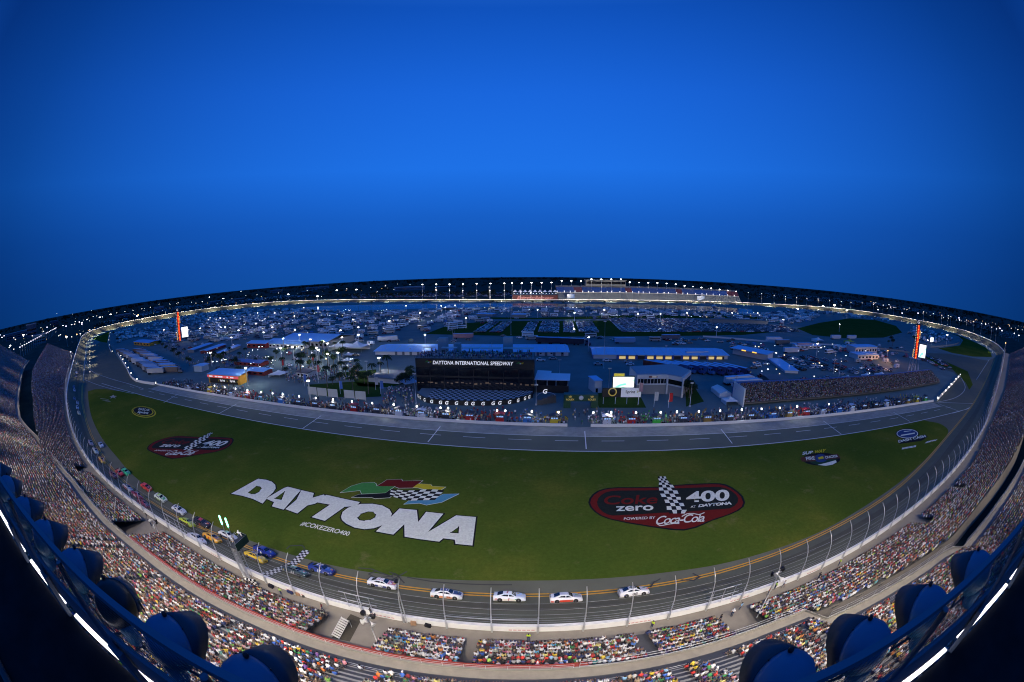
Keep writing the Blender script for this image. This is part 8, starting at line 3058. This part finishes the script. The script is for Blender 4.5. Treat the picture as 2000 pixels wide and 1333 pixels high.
# flags and little blue banners
for k, (x, y, c, lb) in enumerate(((595, 755, (.08, .18, .5), 'blue vertical banner on the plaza, leftmost'), (665, 770, (.08, .18, .5), 'blue vertical banner on the plaza, middle'), (744, 770, (.08, .18, .5), 'blue vertical banner on the plaza, rightmost'),
                                   (552, 722, (.6, .03, .03), 'tall red banner in the fan zone, left of the pair'), (610, 712, (.6, .03, .03), 'tall red banner in the fan zone, right of the pair'), (622, 748, (.5, .1, .12), 'red white national flag on a white pole in the fan zone'),
                                   (1246, 792, (.5, .3, .3), 'national flag at the right edge of the lawn board'), (1277, 795, (.5, .5, .5), 'small white flag by the lawn'), (1305, 797, (.5, .04, .04), 'small red flag by the media building'), (734, 762, (.5, .5, .52), 'white vertical banner by the plaza lawn'))):
    p = G(x, y)
    t = empty('banner_flag', p, PIT_A, lb, 'flag')
    hh = 9 if 'national' in lb else 6
    part(t, 'flag_pole', white_m, lambda b: b.tube([(0, 0, 0), (0, 0, hh)], .08, 5))
    part(t, 'cloth', M('cloth_flag_%d' % k, c, .8, var=.1), lambda b: b.loft([[(0, 0, hh - 3.6), (0, .05, hh - 3.6), (0, .05, hh - .1), (0, 0, hh - .1)], [(.8, .15, hh - 3.6), (.8, .2, hh - 3.6), (.8, .2, hh - .1), (.8, .15, hh - .1)], [(1.5, -.05, hh - 3.5), (1.5, 0, hh - 3.5), (1.5, 0, hh - .2), (1.5, -.05, hh - .2)]], 0, False))
for k, x in enumerate((611, 630, 651, 683, 705)):
    p = G(x, 773 + k * 2.4)
    b = MB()
    b.box((0, 0, .5), (5, .12, 3.4), base=True)
    b.box((-2.3, 0, 0), (.15, .15, 3.9), base=True)
    b.box((2.3, 0, 0), (.15, .15, 3.9), base=True)
    o = b.build('plaza_panel', M('panel_pale', (.42, .44, .44), .7, var=.05), label='pale rectangular panel standing behind the pit stalls left of the pavilion', cat='panel', group='pale panels behind the pit stalls')
    o.location = p
    o.rotation_euler = (0, 0, PIT_A)

# ---------------------------------------------------------------- far grandstand
def far_line(xa, xb, off, n):
    return [outer_pos(x, 575, off)[0] for x in np.linspace(xa, xb, n)]


fg = empty('far_grandstand', outer_pos(1092, 575, 16)[0], 0, 'long empty grandstand with blue and red seats along the far straight', 'grandstand')
off = fg.location.copy()
A = far_line(1092, 1450, 16, 30)
depth = 34
fr = []
for i, p in enumerate(A):
    d = (A[min(i + 1, 29)] - A[max(i - 1, 0)]).normalized()
    fr.append((p, Vector((-d.y, d.x, 0))))
rr0 = fr[0][0].length
ztop = CH + (rr0 + depth) * ray(1092, 557.8).z / math.hypot(*ray(1092, 557.8).xy)
print('far stand top', ztop)


def fstrip(name, d0, z0, d1, z1, mat, i0=0, i1=30):
    b = MB()
    b.strip([p + n_ * d0 + Vector((0, 0, z0)) - off for p, n_ in fr[i0:i1]], [p + n_ * d1 + Vector((0, 0, z1)) - off for p, n_ in fr[i0:i1]])
    return b.build(name, mat, fg)


zm = ztop * .52
rowm = M('far_rows', (.13, .16, .19), .7, var=.1, scale=.2)
for k in range(8):
    fstrip('seat_row', 1 + k * 2, 3 + (zm - 3) * k / 8, 1 + k * 2 + 1.9, 3 + (zm - 3) * (k + .35) / 8, rowm)
    fstrip('riser', 1 + k * 2 + 1.9, 3 + (zm - 3) * (k + .35) / 8, 3 + k * 2, 3 + (zm - 3) * (k + 1) / 8, M('far_riser', (.14, .16, .18), .8, var=.1))
for q in range(18):
    i0, i1 = int(q * 29 / 18), int((q + 1) * 29 / 18) + 1
    c = [(.02, .07, .26), (.035, .075, .22), (.13, .035, .045)][(q % 5 in (2,)) * 2 or q % 2]
    fstrip('seat_block', 18, zm + 1.5, depth - 5, ztop - 3.2, M('seat_%02d' % int(c[0] * 99), c, .7, var=.15, scale=.3), i0, i1)
fstrip('top_wall', depth - 5, ztop - 3.2, depth, ztop, M('top_rows', (.18, .18, .17), .8, var=.1))
fstrip('front_wall', .5, .2, 1, 3, M('wall_paint'))
fstrip('mid_rail', 17.6, zm, 17.6, zm + 1.5, M('far_rail', (.35, .36, .38), .6))
b = MB()
b.strip([p + n_ * depth + Vector((0, 0, 0)) - off for p, n_ in fr][::-1], [p + n_ * depth + Vector((0, 0, ztop)) - off for p, n_ in fr][::-1])
b.build('rear_wall', dark_steel_m, fg)
for i in range(0, 29):
    if i % 1 == 0:
        b = MB()
        p, n_ = fr[i]
        q = p + n_ * 17.5 - off
        b.box((q.x, q.y, zm + 3.2), (1.5, .6, .8))
        b.tube([(q.x, q.y, zm), (q.x, q.y, zm + 3)], .12, 4)
        b.build('aisle_lamp', M('aisle_lamp', (1, 1, 1), emit=2.5, ecol=(.9, .95, 1)), fg)
pa, pb = outer_pos(1144.5, 575, 16 + depth - 2)[0], outer_pos(1222, 575, 16 + depth - 2)[0]
pbx = empty('press_box', (pa.x, pa.y, ztop - 1), math.atan2(pb.y - pa.y, pb.x - pa.x), 'long dark glass press box on top of the far grandstand', 'press box')
Lp = (pb - pa).length
hp = CH + pa.length * ray(1180, 547.5).z / math.hypot(*ray(1180, 547.5).xy) - ztop + 1
part(pbx, 'wall', M('press_grey', (.16, .17, .18), .7), lambda b: b.box((Lp / 2, 5, 0), (Lp, 10, max(hp, 5)), base=True))
part(pbx, 'window_band', dglass_m, lambda b: b.box((Lp / 2, -.05, hp * .35), (Lp * .97, .1, hp * .4), base=True))
part(pbx, 'roof', M('press_roof', (.4, .42, .44), .6), lambda b: b.box((Lp / 2, 4, hp), (Lp + 3, 13, .4), base=True))
part(pbx, 'support', dark_steel_m, lambda b: [b.box((Lp * f, 5, -ztop + 1), (1.2, 1.2, ztop - 1), base=True) for f in np.linspace(.02, .98, 9)])
for x0, x1, lb in ((1108, 1122, 'dark blue screen on the front of the far grandstand, left one'), (1362, 1376, 'dark blue screen on the front of the far grandstand, by the red column')):
    a, c = outer_pos(x0, 575, 14)[0], outer_pos(x1, 575, 14)[0]
    t = empty('far_screen', a, math.atan2(c.y - a.y, c.x - a.x), lb, 'screen')
    Ls = (c - a).length
    part(t, 'screen_face', M('screen_blue', (.04, .10, .26), .3, emit=.12, ecol=(.2, .4, 1)), lambda b: b.box((Ls / 2, 0, 5), (Ls, .5, 9), base=True))
    part(t, 'post', dark_steel_m, lambda b: [b.box((x, .4, 0), (.5, .5, 5.2), base=True) for x in (Ls * .2, Ls * .8)])
# party deck with white peaks left of it
a, c = outer_pos(1001, 575, 22)[0], outer_pos(1089, 575, 22)[0]
t = empty('party_deck', a, math.atan2(c.y - a.y, c.x - a.x), 'dark red party deck with Budweiser lettering and a row of white peaked canopies', 'deck')
Ls = (c - a).length
part(t, 'red_banner', M('deck_red', (.07, .015, .02), .7, emit=.01, ecol=(1, .2, .2)), lambda b: b.box((Ls / 2, 0, 1), (Ls, .5, 10), base=True))
for f in (.30, .70):
    wall_text(t, 'Budweiser', 8.5, M('script_red', (.5, .2, .2), .6, emit=.15, ecol=(1, .4, .4)), Ls * f, -.4, 3.4, shear=.3)
part(t, 'deck_floor', dark_steel_m, lambda b: b.box((Ls / 2, 8, 11), (Ls, 16, .4), base=True))
part(t, 'lamp_row', M('aisle_lamp'), lambda b: [b.box((Ls * (k + .5) / 14, 0, 14), (1.3, .5, .7)) for k in range(14)])
for k in range(9):
    x = Ls * (k + .5) / 9
    part(t, 'white_canopy', tentw_m, lambda b: b.loft([[(x - 4.5, 2, 17), (x + 4.5, 2, 17), (x + 4.5, 12, 17), (x - 4.5, 12, 17)], [(x - .2, 6.8, 21.5), (x + .2, 6.8, 21.5), (x + .2, 7.2, 21.5), (x - .2, 7.2, 21.5)]], 0, False))
    part(t, 'canopy_post', dark_steel_m, lambda b: b.tube([(x, 7, 11), (x, 7, 17)], .3, 5))
# far buildings outside the track
def far_box(px, py, wpx, hpx, label, c=(.10, .14, .18), dist=None, nm='far_building', lit=0):
    p = G(px, py) if dist is None else Vector((ray(px, py).x, ray(px, py).y, 0)).normalized() * dist
    if p.length > 4500:
        p = p * (4500 / p.length)
    sc_ = p.length / 785
    t = empty(nm, (p.x, p.y, 0), math.atan2(-p.x, p.y), label, 'building')
    w_, h = wpx * sc_, hpx * sc_
    part(t, 'wall', M('far_wall_%d' % int(c[2] * 99), c, .8, var=.1), lambda b: b.box((0, w_ * .2, 0), (w_, w_ * .4, h), base=True))
    part(t, 'roof', M('far_roof', (.30, .36, .42), .6, var=.1), lambda b: b.box((0, w_ * .2, h), (w_ * 1.02, w_ * .42, h * .08), base=True))
    part(t, 'window_band', dglass_m, lambda b: [b.box((0, -.3, h * z), (w_ * .9, .3, h * .12)) for z in (.3, .6)])
    return t


for q in (((61, 637, 24, 20, 'hotel slab standing dark against the sky at the far left', (.07, .11, .17), 1500)), ((106, 628, 18, 10, 'low apartment slab right of the left hotel', (.06, .09, .14), 2200)), ((311, 609, 22, 8, 'pale office block beyond the left turn', (.16, .22, .30), None)), ((240, 624, 36, 8, 'wide pale hangar beyond the left turn', (.10, .15, .20), None)),
          ((420, 594, 22, 5, 'low pale store left of the far straight', (.16, .2, .26), None)), ((465, 588, 30, 4, 'long low store in the far left distance', (.14, .18, .22), None)), ((540, 572, 26, 5, 'pale warehouse behind the far left trees', (.14, .2, .26), None)), ((600, 573, 22, 4, 'grey warehouse right of the pale one', (.12, .16, .2), None)),
          ((620, 566, 46, 5, 'large pale terminal building in the far distance', (.22, .28, .36), None)), ((800, 567, 60, 6, 'long pale airport hall beyond the far straight', (.14, .2, .3), None)), ((870, 564, 40, 4, 'grey airport hall right of the long one', (.12, .16, .22), None)), ((35, 662, 60, 10, 'pale flat roofed hall behind the left stands', (.08, .14, .20), None)),
          ((78, 672, 30, 14, 'teal end wall of the stand behind the lamp row', (.08, .20, .24), None))):
    far_box(q[0], q[1], q[2], q[3], q[4], q[5], q[6])
co = obj('crowd', crowd.build('crowd', MATTR('clothing')), kind='stuff')
